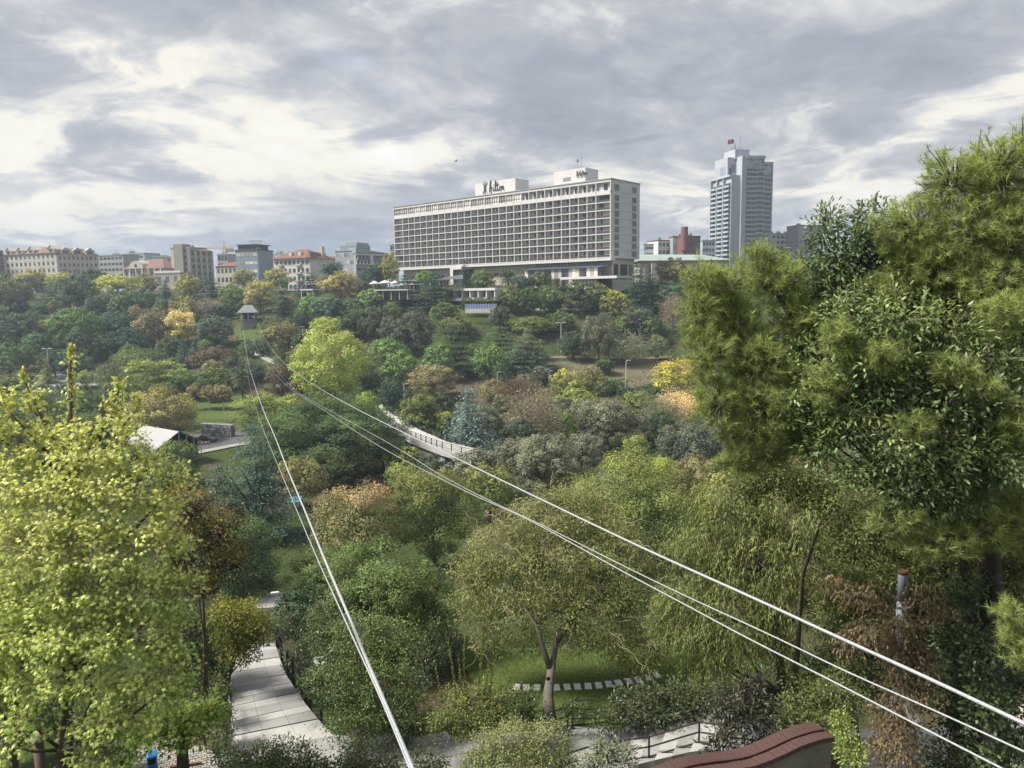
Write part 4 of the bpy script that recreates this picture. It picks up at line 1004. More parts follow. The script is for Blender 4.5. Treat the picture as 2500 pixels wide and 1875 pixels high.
    for i in range(nn): b.tube([(xl+(xr-xl)*i/nn, -.6, zt), (xl+(xr-xl)*(i+.5)/nn, 0, zt+1.1), (xl+(xr-xl)*(i+1)/nn, -.6, zt)], .09, 4, False)
    b.build('jib', mat('pale_yellow_paint', (.55, .42, .24), .6), cr)
    MB().box(xr-4, xr, -.9, .9, zt-2.2, zt-.2).build('counterweight', CONC, cr); MB().box(-1.2, 1.2, -1.3, 1.3, zt-2.6, zt-.2).build('cab', WHITE, cr)
    b = MB(); b.tube([(-.8, 0, zt), (0, 0, zt+5), (.8, 0, zt)], .16, 4); b.tube([(xl*.6, 0, zt+1), (0, 0, zt+5), (xr, 0, zt+.8)], .05, 4); b.build('apex', RED, cr)
    # offices right of the crane
    o, t, Wd, H, fh = block('office_building', 'blue-grey office block with dark flat roof right of the crane', 574, 629, 408, 404, 612, 22, 14, BLUEGREY, 5, 5, winm=CURTAIN, ww=.88, wh=.34, roofm=DARKROOF, plant=3)
    piece('roof_floor', DARKROOF, t, 1.2, Wd-1.5, 1, 12, H+.56, H+3.0); piece('roof_cap', DARKROOF, t, .4, Wd-.6, .2, 13, H+3.01, H+3.4)
    b = MB()
    for i in range(5): b.tube([(Wd*.45+i*1.6, 5, H+3.4), (Wd*.45+i*1.6, 5, H+5.6)], .08, 4)
    b.box(Wd*.42, Wd*.42+8, 4.5, 5.5, H+5.3, H+5.6); b.build('roof_frame', STEEL, t)
    _, t2, _, _, _ = block('', '', 629.5, 652, 404.2, 424, 610, 21, .8, CONC, 6, 3, winm=PALEGLASS, ww=.95, wh=.4, parent=o)
    block('office_building', 'pale white flats seen between the blue office and the red-roofed one', 640, 700, 470, 462, 622, 20, 12, WHITE, 5, 7, plant=4)
    o, t, Wd, H, fh = block('apartment_block', 'white building with broad red hipped roof in the centre of the skyline', 668, 757, 402, 392, 631, 17, 20, WHITE, 4, 8, frame=CREAM, roof='hip', roofm=TILE, rise=5.2, eave=1.4, ww=.62, wh=.5)
    for r in range(4):
        for c in (1, 5): MB().box(Wd*(c/8)-.2, Wd*((c+1.1)/8), -1.1, -.06, r*fh+.3, r*fh+1.2).build('balcony', CREAM, t)
    for x in (.36, .62): MB().box(Wd*x, Wd*x+1.6, 2, 4, H+1.2, H+3.4).build('roof_vent', WHITE, t)
    piece('chimney', CREAM, t, Wd*.86, Wd*.86+2.0, 12, 14, H+.6, H+6.6)
    _, t2, W2, _, _ = block('', '', 757, 797, 392, 410, 632, 17, 1.0, CREAM, 4, 5, frame=CREAM, roof='hip', roofm=TILE, rise=3.4, eave=1.2, parent=o)
    block('house', 'small grey house between the red roof and the truss office', 786, 816, 470, 468, 634, 14, 10, CONC, 3, 3, roof='hip', roofm=BROWNTILE, plant=2)
    o, t, Wd, H, fh = block('office_building', 'grey-green stepped office with white triangle truss under its roof', 818, 868, 402, 396, 613, 20, 14, CONC, 5, 7, winm=PALEGLASS, ww=.9, wh=.45)
    piece('upper_floor', BLUEGREY, t, Wd*.2, Wd-.1, 1, 13, H+.56, H+3.0); piece('roof_floor', CONC, t, Wd*.45, Wd-.2, 1.5, 12, H+3.01, H+4.4)
    _, t2, W2, H2, f2 = block('', '', 868, 944, 395, 408, 621, 19, 18, CONC, 6, 9, winm=GLASS, ww=.9, wh=.5, parent=o, first=0)
    b = MB(); zA, zB = H2-5.0, H2-.6; nn = 9
    for i in range(nn):
        xa, xb = W2*i/nn, W2*(i+1)/nn; b.tube([(xa, -.6, zA), ((xa+xb)/2, -.6, zB), (xb, -.6, zA)], .24, 4, False)
    b.box(-.2, W2+.2, -.9, -.3, zB, zB+.7); b.box(-.2, W2+.2, -.9, -.3, zA-.5, zA); b.box(W2*.44, W2*.52, -1.2, -.2, 0, H2-.61); b.build('truss', WHITE, t2)
    piece('truss_backing', GLASS, t2, .2, W2-.2, -.29, -.08, zA, zB)
    b = MB(); b.prism([(-.4, -1), (W2+.6, -1), (W2+.6, 19), (-.4, 19)], H2+.56, [H2+2.9, H2+.8, H2+.8, H2+4.6]); b.build('sloping_roof', GREENROOF, t2)
    b = MB(); b.lathe([(1.1, 0), (1.3, 1.2), (.9, 2.4), (.2, 2.8)], 8, (W2*.3, 8, H2+3.4)); b.tube([(W2*.3, 8, H2+5), (W2*.3, 8, H2+9)], .07, 4); b.build('roof_dome', CONC, t2)
    block('apartment_block', 'cream tower flats peeping out left of the hotel', 952, 966, 470, 470, 600, 24, 10, CREAM, 7, 2, plant=1)
    # right of the hotel
    block('apartment_block', 'pale blue flats just right of the hotel', 1572, 1607, 452, 450, 597, 16, 12, PALEBLUE, 4, 6, ww=.8, wh=.42, winm=GLASS, plant=3)
    block('apartment_block', 'grey-white flats with a red roof edge, next to the pale blue ones', 1607, 1644, 446, 450, 588, 18, 12, WHITE, 4, 4, bands=CREAM, roofm=REDBRICK, ww=.6, plant=1)
    block('apartment_block', 'taller grey-white flats beside the red-brown tower block', 1643, 1672, 440, 440, 578, 20, 12, CONC, 5, 3, winm=PALEGLASS, ww=.8, roofm=TILE, plant=2)
    o, t, Wd, H, fh = block('apartment_block', 'red-brown glazed block with a round stair drum on its roof', 1669, 1710, 434, 438, 578, 20, 12, REDBRICK, 7, 5, winm=glass_mat('reddish_glass', (.16, .065, .06)), ww=.86, wh=.6, roofm=REDBRICK, plant=2)
    MB().tube([(Wd*.12, 1.2, H*.6), (Wd*.12, 1.2, H+5.6)], 2.0, 14).build('stair_drum', mat('brick_red_drum', (.19, .085, .075), .8), t)
    block('apartment_block', 'narrow pale grey flats left of the tall tower', 1715, 1746, 452, 452, 588, 18, 12, PALEBLUE, 5, 4, winm=GLASS, ww=.7, roofm=CONC)
    block('apartment_block', 'pale flats with roof clutter right of the tall tower', 1872, 1938, 470, 474, 572, 30, 12, WHITE, 9, 6, ww=.6, plant=7)
    block('office_building', 'pale flat-roofed block showing above the near pine', 1950, 2010, 452, 456, 551, 30, 12, CONC, 8, 7, ww=.8, winm=PALEGLASS, plant=2)
    # exhibition hall with grey-green roof
    o, t, Wd, H, fh = block('exhibition_hall', 'low concrete hall with grey-green sloping roof behind the tan tree', 1562, 1778, 352, 356, 640, 18, 26, BEIGE, 2, 14, winm=DARKGLASS, ww=.5, wh=.3, roofm=BEIGE)
    b = MB(); b.prism([(-1, -1), (Wd+1, -1), (Wd-4, 24), (-1, 24)], H+.56, [H+.9, H+.9, H+4.6, H+5.2]); b.build('sloping_roof', GREENROOF, t)
    for i in range(10): piece('buttress', BEIGE, t, Wd*(.06+.1*i)-.7, Wd*(.06+.1*i)+.7, -1.2, -.06, 0, H-1)
    piece('tall_pier', CREAM, t, Wd*.12, Wd*.12+3.4, -2.2, -1.21, 0, H-.4)
skyline()

def tower():
    Yt = 440; p0, p1 = at(1805, 640, Yt), at(1885, 640, Yt+6); rz, Wd = frame_of(p0, p1)
    zb = EYE+2; o = thing('tower_block', 'tall blue-grey hotel tower with stepped top and a flag', 'tower', (p0.x, p0.y, zb), rz)
    zt1 = at(1830, 382, Yt).z-zb; zt3 = at(1880, 392, Yt).z-zb; zt2 = at(1860, 379, Yt).z-zb; zL = at(1790, 431, Yt).z-zb
    zC = at(1800, 380, Yt).z-zb; zP = at(1830, 360, Yt).z-zb
    w0 = Wd*.14; w1 = w0+(Wd-w0)*.40; w2 = w0+(Wd-w0)*.69
    steps = [(w0, w1, 0.0, zt1), (w1, w2, 1.5, zt2), (w2, Wd, 3.2, zt3)]
    b = MB(); b.box(0, w0-.01, -.6, 24, 0, zt1+.4)
    for a, c, y_, z in steps: b.box(a, c, y_, 24, 0, z)
    b.box(Wd+.003, Wd+.7, 2.4, 24, 0, zt3+.8); b.build('wall', TOWERC, o)
    fl = 2.73; n = int((zt3-6)/fl)
    for a, c, y_, z in steps:
        nb = int((z-7.5)/fl); 
        for i in range(nb):
            zz = z-9.0-(i+1)*fl+fl
            if zz < 4: break
            piece('window_band', GLASS, o, a+.5, c-.35, y_-.12, y_+.05, zz+1.0, zz+2.25)
            piece('balcony_front', PALEBLUE, o, a+.25, c-.15, y_-.75, y_-.13, zz+.05, zz+.85)
            for q in (.3, .55, .8): piece('mullion', PALEBLUE, o, a+(c-a)*q-.12, a+(c-a)*q+.12, y_-.2, y_-.121, zz+1.0, zz+2.25)
        # glazed top rooms
        for q in range(4):
            for s in range(3): piece('top_pane', PALEGLASS, o, a+.5+(c-a-.9)*q/4+.1, a+.5+(c-a-.9)*(q+1)/4-.1, y_-.1, y_+.05, z-7.6+s*2.1+.12, z-7.6+(s+1)*2.1-.1)
        piece('parapet', TOWERC, o, a, c, y_-.9, y_-.003, z-1.1, z+.6)
    # lower wing with balconies on its left flank
    Lf = 21.0; xl0 = -(at(1805, 600, Yt).x-at(1781, 600, Yt).x)
    MB().box(xl0, -.01, 1.0, 1.0+Lf, 0, zL).build('wing_wall', TOWERC, o)
    piece('wing_parapet', TOWERC, o, xl0-1.2, -.02, 1.0, 1.6+Lf, zL+.003, zL+.9)
    bays = [(1.6, 6.6), (8.6, 13.6), (15.6, 20.6)]
    for a, c in bays:
        nb = int((zL-4)/2.62)
        piece('bay_fin', TOWERC, o, xl0-1.7, xl0-.003, c+.5, c+1.2, 0, zL)
        for i in range(nb):
            zz = 3+i*2.62
            piece('wing_balcony', PALEBLUE, o, xl0-1.5, xl0-.06, a, c+.4, zz, zz+.95)
            piece('wing_window', GLASS, o, xl0-.05, xl0+.05, a, c, zz+1.0, zz+2.4)
    # core rising behind and plant room
    xa = -(at(1805, 400, Yt).x-at(1782, 400, Yt).x); 
    MB().box(xa, 6, 6, 20, zL-3, zC).build('core', TOWERC, o)
    piece('core_glass', PALEGLASS, o, xa-.1, xa+.1, 8, 14, zL+2, zC-5); piece('core_glass', GLASS, o, xa+1.0, xa+3.2, 5.9, 5.99, zL+2, zC-6); piece('core_glass', PALEGLASS, o, -3.4, -.5, 5.9, 5.99, zL+3, zC-4)
    xb, xc = at(1806, 370, Yt).x-p0.x, at(1846, 370, Yt).x-p0.x
    MB().box(xb, xc, 5, 17, zC-1, zP).build('plant_room', TOWERC, o)
    b = MB(); rr = random.Random(8)
    for i in range(9): x = xb+(xc-xb)*rr.random(); b.tube([(x, 8, zP), (x, 8, zP+rr.uniform(1, 4))], .09, 4)
    b.tube([(xc-3, 10, zP), (xc-3, 10, zP+9)], .12, 4); b.build('aerial', STEEL, o)
    b = MB(); b.tube([(xb+1, 8, zP-1), (xb+1, 8, zP+6.6)], .12, 5); b.build('flagpole', LIGHTSTEEL, o)
    b = MB()
    F_ = [[(xb+1-4.0*i/6, 8+.25*math.sin(i*1.3), zP+6.4-.12*i-j*2.6) for j in (0, 1)] for i in range(7)]
    for i in range(6): b.quad(F_[i][0], F_[i+1][0], F_[i+1][1], F_[i][1])
    fo = b.build('flag', RED, o); sm = fo.modifiers.new('cloth', 'SOLIDIFY'); sm.thickness = .03
    b = MB(); fx, fz = xb+1-2.1, zP+4.95
    b.poly([(fx+.75*math.cos(q), 7.6, fz+.75*math.sin(q)) for q in [math.pi*(.25+1.5*i/10) for i in range(11)]]+[(fx+.12+.55*math.cos(q), 7.6, fz+.55*math.sin(q)) for q in [math.pi*(1.7-1.4*i/8) for i in range(9)]])
    b.poly([(fx-1.2+.38*(1 if i % 2 == 0 else .42)*math.cos(math.pi*i/5), 7.6, fz+.38*(1 if i % 2 == 0 else .42)*math.sin(math.pi*i/5)) for i in range(10)])
    b.build('flag_emblem', WHITE, o)
tower()
# ------------------------------------------------------------------ structures in the valley
ASPHALT = mat('asphalt', (.095, .095, .10), .9, .2, .8); PAVE = mat('pale_paving', (.27, .265, .255), .85, .12, .6, stain=((.26, .25, .23), .35, .5))
STONE = mat('rubble_stone', (.20, .20, .215), .9, .45, 1.6, .9); GRASS = mat('lawn_grass', (.072, .102, .028), .95, .35, 1.2, .5, spec=.1)
DRYGRASS = mat('dry_bank', (.125, .108, .070), .95, .35, .45, .5, spec=.1); REDEARTH = mat('red_brown_earth', (.105, .075, .055), .95, .3, .5, .5, spec=.1)
def onplane(u, v, z):
    d = ray(u, v); k = (z-EYE)/d[2]; return Vector((d[0]*k, d[1]*k, z))

strip('parking_area', [((84, 948), (84, 917)), ((150, 944), (150, 914)), ((240, 941), (240, 913))], PAVE, .08)
strip('path', [((150, 985), (182, 985)), ((165, 960), (196, 958)), ((172, 935), (205, 935))], PAVE, .10)
strip('lawn', [((478, 1032), (478, 972)), ((560, 1036), (545, 975)), ((600, 1000), (590, 940))], GRASS, .12)
strip('dry_bank', [((1150, 975), (1150, 905)), ((1290, 975), (1290, 895)), ((1350, 970), (1350, 884)), ((1560, 972), (1560, 880)), ((1760, 970), (1760, 880))], DRYGRASS, .10, 14)
strip('earth_bank', [((1090, 970), (1090, 890)), ((1180, 985), (1180, 900)), ((1290, 960), (1290, 898))], REDEARTH, .16, 12)
strip('lower_path', [((1080, 882), (1080, 876)), ((1300, 878), (1300, 872)), ((1640, 876), (1640, 870))], mat('earth_path', (.19, .155, .105), .95, .2), .2, 3)
strip('terrace_lawn', [((1120, 772), (1120, 757)), ((1300, 776), (1300, 756)), ((1520, 770), (1520, 752))], GRASS, .12, 6)
strip('terrace_path', [((1290, 757), (1290, 753)), ((1500, 753), (1500, 749))], PAVE, .15, 2)
strip('hill_path', [((588, 842), (592, 838)), ((602, 855), (608, 850)), ((632, 873), (640, 867)), ((656, 886), (668, 880)), ((684, 895), (698, 888)), ((680, 908), (692, 903)), ((675, 940), (684, 935)), ((692, 963), (700, 958))], PAVE, .12, 3)
strip('station_lawn', [((572, 830), (574, 796)), ((640, 830), (632, 796))], GRASS, .1, 5)
strip('road', [((300, 1140), (300, 1075)), ((460, 1110), (470, 1062)), ((545, 1092), (560, 1056)), ((760, 1062), (760, 1032))], ASPHALT, .08, 5)
kb = MB(); r0 = [hit(*p) for p in ((440, 1112), (500, 1100), (560, 1088), (620, 1078))]
for a, b in zip(r0, r0[1:]):
    n = Vector((-(b-a).y, (b-a).x, 0)).normalized()*-2.4
    kb.quad(a+Vector((0, 0, .2)), b+Vector((0, 0, .2)), b+n+Vector((0, 0, .2)), a+n+Vector((0, 0, .2))); kb.quad(a+Vector((0, 0, -.2)), b+Vector((0, 0, -.2)), b+Vector((0, 0, .2)), a+Vector((0, 0, .2)))
kb.build('pavement', PAVE)['kind'] = 'structure'

def stone_wall():
    a, b = hit(492, 1068), hit(566, 1068); rz, w = frame_of(a, b)
    o = thing('retaining_wall', 'rubble stone retaining wall behind the parked car', 'wall', (a.x, a.y, a.z), rz)
    h = (at(530, 1038, (a.y+b.y)/2).z-a.z); rng = random.Random(4)
    MB().box(0, w, .02, 1.2, -.3, h).build('wall_core', STONE, o); MB().box(-.1, w+.1, -.12, 1.3, h+.003, h+.22).build('coping', PAVE, o)
    sm = [MB().prism([(-.5, -.1), (-.2, -.32), (.3, -.3), (.5, 0), (.42, .2), (-.45, .2)], -.5, .5).mesh('stone', mat('wall_stone_%s' % k, c, .9, .3, 2, .8)) for k, c in (('grey', (.23, .23, .245)), ('dark', (.13, .13, .14)), ('pale', (.33, .33, .34)))]
    rows = 5; cols = int(w/.62)
    for r in range(rows):
        for c in range(cols):
            link('stone', rng.choice(sm), o, (w*(c+.5+.3*(r % 2)+rng.uniform(-.15, .15))/cols, .0, h*(r+.5)/rows), (0, rng.uniform(-.12, .12), 0), (w/cols*rng.uniform(.8, 1.05), .5, h/rows*rng.uniform(.75, .98)))
    b_ = MB(); n = 14
    for i in range(n+1): b_.tube([(w*i/n, .6, h+.22), (w*i/n, .6, h+1.2)], .03, 4)
    for z in (.7, 1.2): b_.tube([(0, .6, h+z), (w, .6, h+z)], .025, 4)
    b_.build('railing', BLACKSTEEL, o)
stone_wall()

def car():
    p = hit(505, 1079); o = thing('parked_car', 'dark grey saloon car on the valley road below the stone wall', 'car', (p.x, p.y, p.z+.09), rad(-18))
    paint = mat('dark_grey_paint', (.045, .05, .06), .28, .05, 1, spec=.6); wd = .88
    prof = [(-2.2, .35), (-2.22, .75), (-2.05, .92), (-1.5, .98), (1.0, .95), (1.95, .80), (2.2, .62), (2.22, .32)]
    cab = [(-1.55, .97), (-1.0, 1.40), (.25, 1.44), (1.05, .95)]
    def loft(pf, half, inset): 
        b = MB(); n = len(pf)
        L = [(x, -half+ (inset if z > 1.0 else 0), z) for x, z in pf]; Rr = [(x, half-(inset if z > 1.0 else 0), z) for x, z in pf]
        b.poly(L); b.poly(list(reversed(Rr)))
        for i in range(n): j = (i+1) % n; b.quad(L[j], L[i], Rr[i], Rr[j])
        return b
    bevel(loft(prof, wd, 0).build('body', paint, o), .10, 3)
    bevel(loft(cab, wd-.06, .22).build('cabin', paint, o), .06, 2)
    for s in (-1, 1):
        b = MB(); y = s*(wd-.10); yt = s*(wd-.255)
        b.quad((-1.32, y+s*.015, 1.0), (-.22, y+s*.015, 1.0), (-.22, yt+s*.02, 1.36), (-.95, yt+s*.02, 1.35)); b.quad((-.16, y+s*.015, 1.0), (.85, y+s*.015, 1.0), (.22, yt+s*.02, 1.37), (-.16, yt+s*.02, 1.36)); b.build('side_window', DARKGLASS, o)
        for x in (-1.35, 1.35):
            w = MB().tube([(x, s*(wd-.2), .33), (x, s*(wd+.02), .33)], .33, 14).build('wheel', mat('rubber', (.02, .02, .02), .8), o); MB().tube([(x, s*(wd+.021), .33), (x, s*(wd+.03), .33)], .2, 10).build('rim', LIGHTSTEEL, w)
        MB().box(2.1, 2.2, s*.62-.16, s*.62+.16, .62, .74).build('headlight', PALEGLASS, o); MB().box(-2.23, -2.12, s*.62-.18, s*.62+.18, .76, .88).build('tail_light', RED, o)
    b = MB(); b.quad((.98, -.72, 1.0), (.98, .72, 1.0), (.32, .56, 1.42), (.32, -.56, 1.42)); b.build('windscreen', DARKGLASS, o)
    b = MB(); b.quad((-1.56, .70, 1.0), (-1.56, -.70, 1.0), (-1.06, -.55, 1.40), (-1.06, .55, 1.40)); b.build('rear_window', DARKGLASS, o)
car()
def barrier():
    p = hit(498, 1093); o = thing('road_barrier', 'small red and white barrier beside the pavement', 'barrier', (p.x, p.y, p.z+.2), .2)
    for x in (-.9, .9): MB().box(x-.06, x+.06, -.3, .3, 0, .08).box(x-.05, x+.05, -.05, .05, .08, 1.1).build('leg', STEEL, o)
    MB().box(-1.1, 1.1, -.04, .04, .75, 1.05).build('bar', WHITE, o)
    for i in range(3): MB().box(-.9+i*.75, -.55+i*.75, -.05, .05, .752, 1.048).build('stripe', RED, o)
barrier()

def tent():
    a, b = at(352, 1060, 138), at(437, 1053, 131); gzv = min(gz(a.x, a.y), gz(b.x, b.y)); rz, L = frame_of(a, b)
    o = thing('tent', 'large white ridge tent with an open dark gable end and a blue tarpaulin', 'tent', (a.x, a.y, gzv), rz); H = b.z-gzv; e = H*.58; w = 4.4
    cl = mat('white_canvas', (.33, .33, .325), .7, .08, .6)
    m_ = MB(); m_.quad((0, -w, e), (L, -w, e), (L, 0, H), (0, 0, H)); m_.quad((0, 0, H), (L, 0, H), (L, w, e), (0, w, e))
    r = m_.build('roof', cl, o); s = r.modifiers.new('cloth', 'SOLIDIFY'); s.thickness = .08
    m_ = MB(); m_.quad((0, -w, 0), (L-.1, -w, 0), (L-.1, -w, e-.06), (0, -w, e-.06)); r = m_.build('side_wall', cl, o); s = r.modifiers.new('cloth', 'SOLIDIFY'); s.thickness = .06
    m_ = MB(); m_.poly([(L-1.4, -w+.1, .02), (L-1.4, w-.1, .02), (L-1.4, w-.1, e-.1), (L-1.4, 0, H-.15), (L-1.4, -w+.1, e-.1)]); r = m_.build('painted_inner_shade', mat('shade_black', (.012, .012, .014), .9), o); r.modifiers.new('cloth', 'SOLIDIFY').thickness = .05  # near-black sheet painted in for the shade inside the open gable
    for i in range(7):
        y = -w+.2+(2*w-.4)*i/6; z = e+(H-e)*(1-abs(y)/w)
        MB().tube([(L-.15, y, 0), (L-.15, y, z-.12)], .07, 5).build('pole', LIGHTSTEEL, o)
    for i in range(6):
        y = -w+.3+i*.65; MB().tube([(L-.3, y, e*.2+i*.25), (L-.3, y+2.6, e*.6+i*.52)], .05, 4).build('strut', LIGHTSTEEL, o)
    m_ = MB(); m_.quad((L-1.2, -.05, H+.05), (L+.15, -.05, H+.05), (L+.15, w*.72, e+(H-e)*.28+.1), (L-1.2, w*.72, e+(H-e)*.28+.1)); r = m_.build('tarpaulin', mat('blue_tarpaulin', (.06, .24, .48), .6), o); r.modifiers.new('cloth', 'SOLIDIFY').thickness = .05
    for i, x in enumerate((L-.05,)): MB().box(x-.05, x+.05, -w*.2, w*.25, .3, 1.9).build('board', CREAM, o)
tent()
def van():
    p = hit(105, 1136); o = thing('white_van', 'white van half hidden behind the yellow maple', 'van', (p.x, p.y, p.z), rad(12))
    bevel(MB().prism([(-2.4, -.95), (2.4, -.95), (2.4, .95), (-2.4, .95)], .4, [2.1, 1.1, 1.1, 2.1]).build('body', WHITE, o), .15, 2)
    MB().box(-2.35, 1.0, -.96, .96, 2.05, 2.2).build('roof', WHITE, o)
    for s in (-1, 1):
        for x in (-1.5, 1.5): MB().tube([(x, s*.75, .36), (x, s*.98, .36)], .36, 12).build('wheel', mat('rubber', (.02, .02, .02), .8), o)
        MB().box(-.2, 1.0, s*.93, s*.965, 1.35, 1.8).build('window', DARKGLASS, o)
van()
def pool_cover():
    p = hit(722, 1268); o = thing('awning_canopy', 'small turquoise canopy under the tall weeping cedar', 'canopy', (p.x, p.y, p.z), .2)
    zt = at(722, 1262, p.y-3).z-p.z; zt = max(2.4, min(zt, 4))
    MB().prism([(-.9, -.7), (.9, -.7), (.9, .7), (-.9, .7)], zt, [zt+.12, zt+.12, zt+.5, zt+.5]).build('cover', mat('turquoise_canvas', (.06, .24, .26), .7), o)
    for x in (-.8, .8):
        for y in (-.6, .6): MB().tube([(x, y, 0), (x, y, zt)], .04, 5).build('post', STEEL, o)
pool_cover()

def footbridge():
    z = EYE-25.2; Lf = [(922, 996), (927, 1012), (946, 1034), (976, 1051), (1005, 1070), (1081, 1098), (1152, 1117)]; Rt = [(928, 985), (940, 1001), (956, 1014), (980, 1025), (1020, 1051), (1090, 1082), (1158, 1098)]
    A = [onplane(u, v, z) for u, v in Lf]; B = [onplane(u, v, z) for u, v in Rt]; c = A[4]
    o = thing('footbridge', 'pale concrete footbridge with dark railings bending through the trees', 'bridge', (c.x, c.y, z)); A = [p-c for p in A]; B = [p-c for p in B]
    d = MB()
    for i in range(len(A)-1):
        d.quad(A[i], A[i+1], B[i+1], B[i]); dn = Vector((0, 0, -.5)); d.quad(A[i]+dn, A[i+1]+dn, A[i+1], A[i]); d.quad(B[i], B[i+1], B[i+1]+dn, B[i]+dn); d.quad(B[i]+dn, B[i+1]+dn, A[i+1]+dn, A[i]+dn)
    d.build('deck', mat('bridge_paving', (.44, .43, .41), .85, .12, .5, stain=((.24, .23, .21), .4, .5)), o)
    def offs(P, k):
        out = []
        for i, p in enumerate(P):
            t = (P[min(i+1, len(P)-1)]-P[max(i-1, 0)]).normalized(); out.append(p+Vector((t.y, -t.x, 0))*k)
        return out
    for nm, P, k in (('edge_beam', A, .16), ('edge_beam', B, -.16)):
        q = offs(P, k); b = MB()
        for i in range(len(P)-1):
            hh = Vector((0, 0, .22)); lo = Vector((0, 0, -1.0))
            b.quad(q[i]+lo, q[i+1]+lo, q[i+1]+hh, q[i]+hh); b.quad(P[i]+hh, P[i]+lo*.4, P[i+1]+lo*.4, P[i+1]+hh); b.quad(q[i]+hh, q[i+1]+hh, P[i+1]+hh, P[i]+hh); b.quad(q[i+1]+lo, q[i]+lo, P[i]+lo*.4, P[i+1]+lo*.4)
        b.build(nm, mat('pale_beam', (.40, .40, .39), .85, .12, .4, stain=((.25, .24, .22), .5, .5)), o)
    for P, k in ((A, .08), (B, -.08)):
        q = offs(P, k); tot = []
        for i in range(len(q)-1):
            n = max(1, int((q[i+1]-q[i]).length/2.0)); tot += [q[i].lerp(q[i+1], j/n) for j in range(n)]
        tot.append(q[-1])
        for p in tot: MB().box(p.x-.07, p.x+.07, p.y-.07, p.y+.07, .22, 1.32).build('post', BLACKSTEEL, o)
        for zz in (.52, .78, 1.04, 1.30): MB().tube([p+Vector((0, 0, zz)) for p in tot], .042, 4).build('rail', BLACKSTEEL, o)
    for i in (3, 4, 5):
        m_ = A[i].lerp(B[i], .5); MB().box(m_.x-1.3, m_.x+1.3, m_.y-.6, m_.y+.6, -6, -.503).build('pier', CONC, o)
    b = MB(); q = offs(A, -.3); b.quad(q[4]+Vector((0, 0, -6)), q[5]+Vector((0, 0, -6)), q[5]+Vector((0, 0, -.6)), q[4]+Vector((0, 0, -.6))); b.build('abutment', CONC, o)
    p = A[2].lerp(B[2], .55)
    for s in (-.7, .7): b = MB(); b.tube([p+Vector((s*1.2, -.4, 0)), p+Vector((s*1.2, -.4, .9)), p+Vector((s*1.2+.9, -.4, .9)), p+Vector((s*1.2+.9, -.4, 0))], .05, 5); b.build('barrier_hoop', WHITE, o)
footbridge()

def station():
    p = hit(607, 803); Yc = p.y; k = Yc/FOC
    o = thing('cable_car_station', 'small stone cable car station with hipped roof on the far slope', 'station', (p.x, p.y, p.z), rad(14)); w = 17*k
    zr = at(607, 745, Yc).z-p.z; zs = at(607, 779, Yc).z-p.z; ze = at(607, 757, Yc).z-p.z
    MB().prism([(-w, 0), (w, 0), (w, 9), (-w, 9)], -1.5, zs).build('stone_base', STONE, o)
    sm = MB().prism([(-.5, -.12), (0, -.3), (.5, -.1), (.5, .2), (-.5, .2)], -.5, .5).mesh('stone', mat('station_stone', (.27, .27, .29), .9, .4, 1.2, .8)); rng = random.Random(2)
    for r in range(5):
        for c in range(8): link('stone', sm, o, (-w+2*w*(c+.5+.25*(r % 2))/8.3, .0, zs*(r+.5)/5), (0, rng.uniform(-.1, .1), 0), (2*w/8*rng.uniform(.8, 1), .5, zs/5*rng.uniform(.8, .98)))
    for x in (-w*.92, w*.92):
        for y in (.3, 8): MB().box(x-.22, x+.22, y-.2, y+.2, zs+.003, ze).build('post', LIGHTSTEEL, o)
    MB().box(-w*.05, w*.06, .5, .8, zs, ze-.6).build('post', LIGHTSTEEL, o)
    MB().box(-w*.9, w*.9, .2, .5, ze-.9, ze-.55).build('beam', LIGHTSTEEL, o)
    MB().box(-w*.9, w*.9, 5, 8.4, zs, ze-.05).build('dark_interior', mat('dark_interior', (.05, .05, .06), .9), o)
    MB().lathe([(1.1, 0), (1.1, .25), (.3, .3), (.3, .6)], 12, (.4, 2.2, zs+1.0)).build('cable_wheel', STEEL, o)
    for x in (-w*.75, w*.7): MB().box(x-.5, x+.5, -1.2, 1, zs+.8, zs+1.3).box(x-.12, x+.12, -1.4, .4, zs+.2, zs+.8).build('cable_saddle', LIGHTSTEEL, o)
    e = w*1.45; r = MB(); z0 = ze-1.0
    r.quad((-e, -1.6, z0), (e, -1.6, z0), (w*.55, 2.5, zr), (-w*.55, 2.5, zr)); r.quad((e, 10, z0), (-e, 10, z0), (-w*.55, 6.5, zr), (w*.55, 6.5, zr)); r.quad((e, -1.6, z0), (e, 10, z0), (w*.55, 6.5, zr), (w*.55, 2.5, zr)); r.quad((-e, 10, z0), (-e, -1.6, z0), (-w*.55, 2.5, zr), (-w*.55, 6.5, zr)); r.quad((-w*.55, 2.5, zr), (w*.55, 2.5, zr), (w*.55, 6.5, zr), (-w*.55, 6.5, zr))
    ro = r.build('roof', mat('slate_grey_roof', (.20, .205, .21), .8, .2, 1.2), o); ro.modifiers.new('thick', 'SOLIDIFY').thickness = .18
    m_ = hit(619, 862); q = thing('cable_support_mast', 'slim pale mast carrying the return cable below the station', 'mast', (m_.x, m_.y, m_.z)); hh = at(619, 831, m_.y).z-m_.z
    MB().tube([(0, 0, -.3), (0, 0, hh)], [.16, .11], 6).build('pole', LIGHTSTEEL, q); MB().box(-.8, .8, -.12, .12, hh-.1, hh+.15).build('crossarm', LIGHTSTEEL, q)
station()

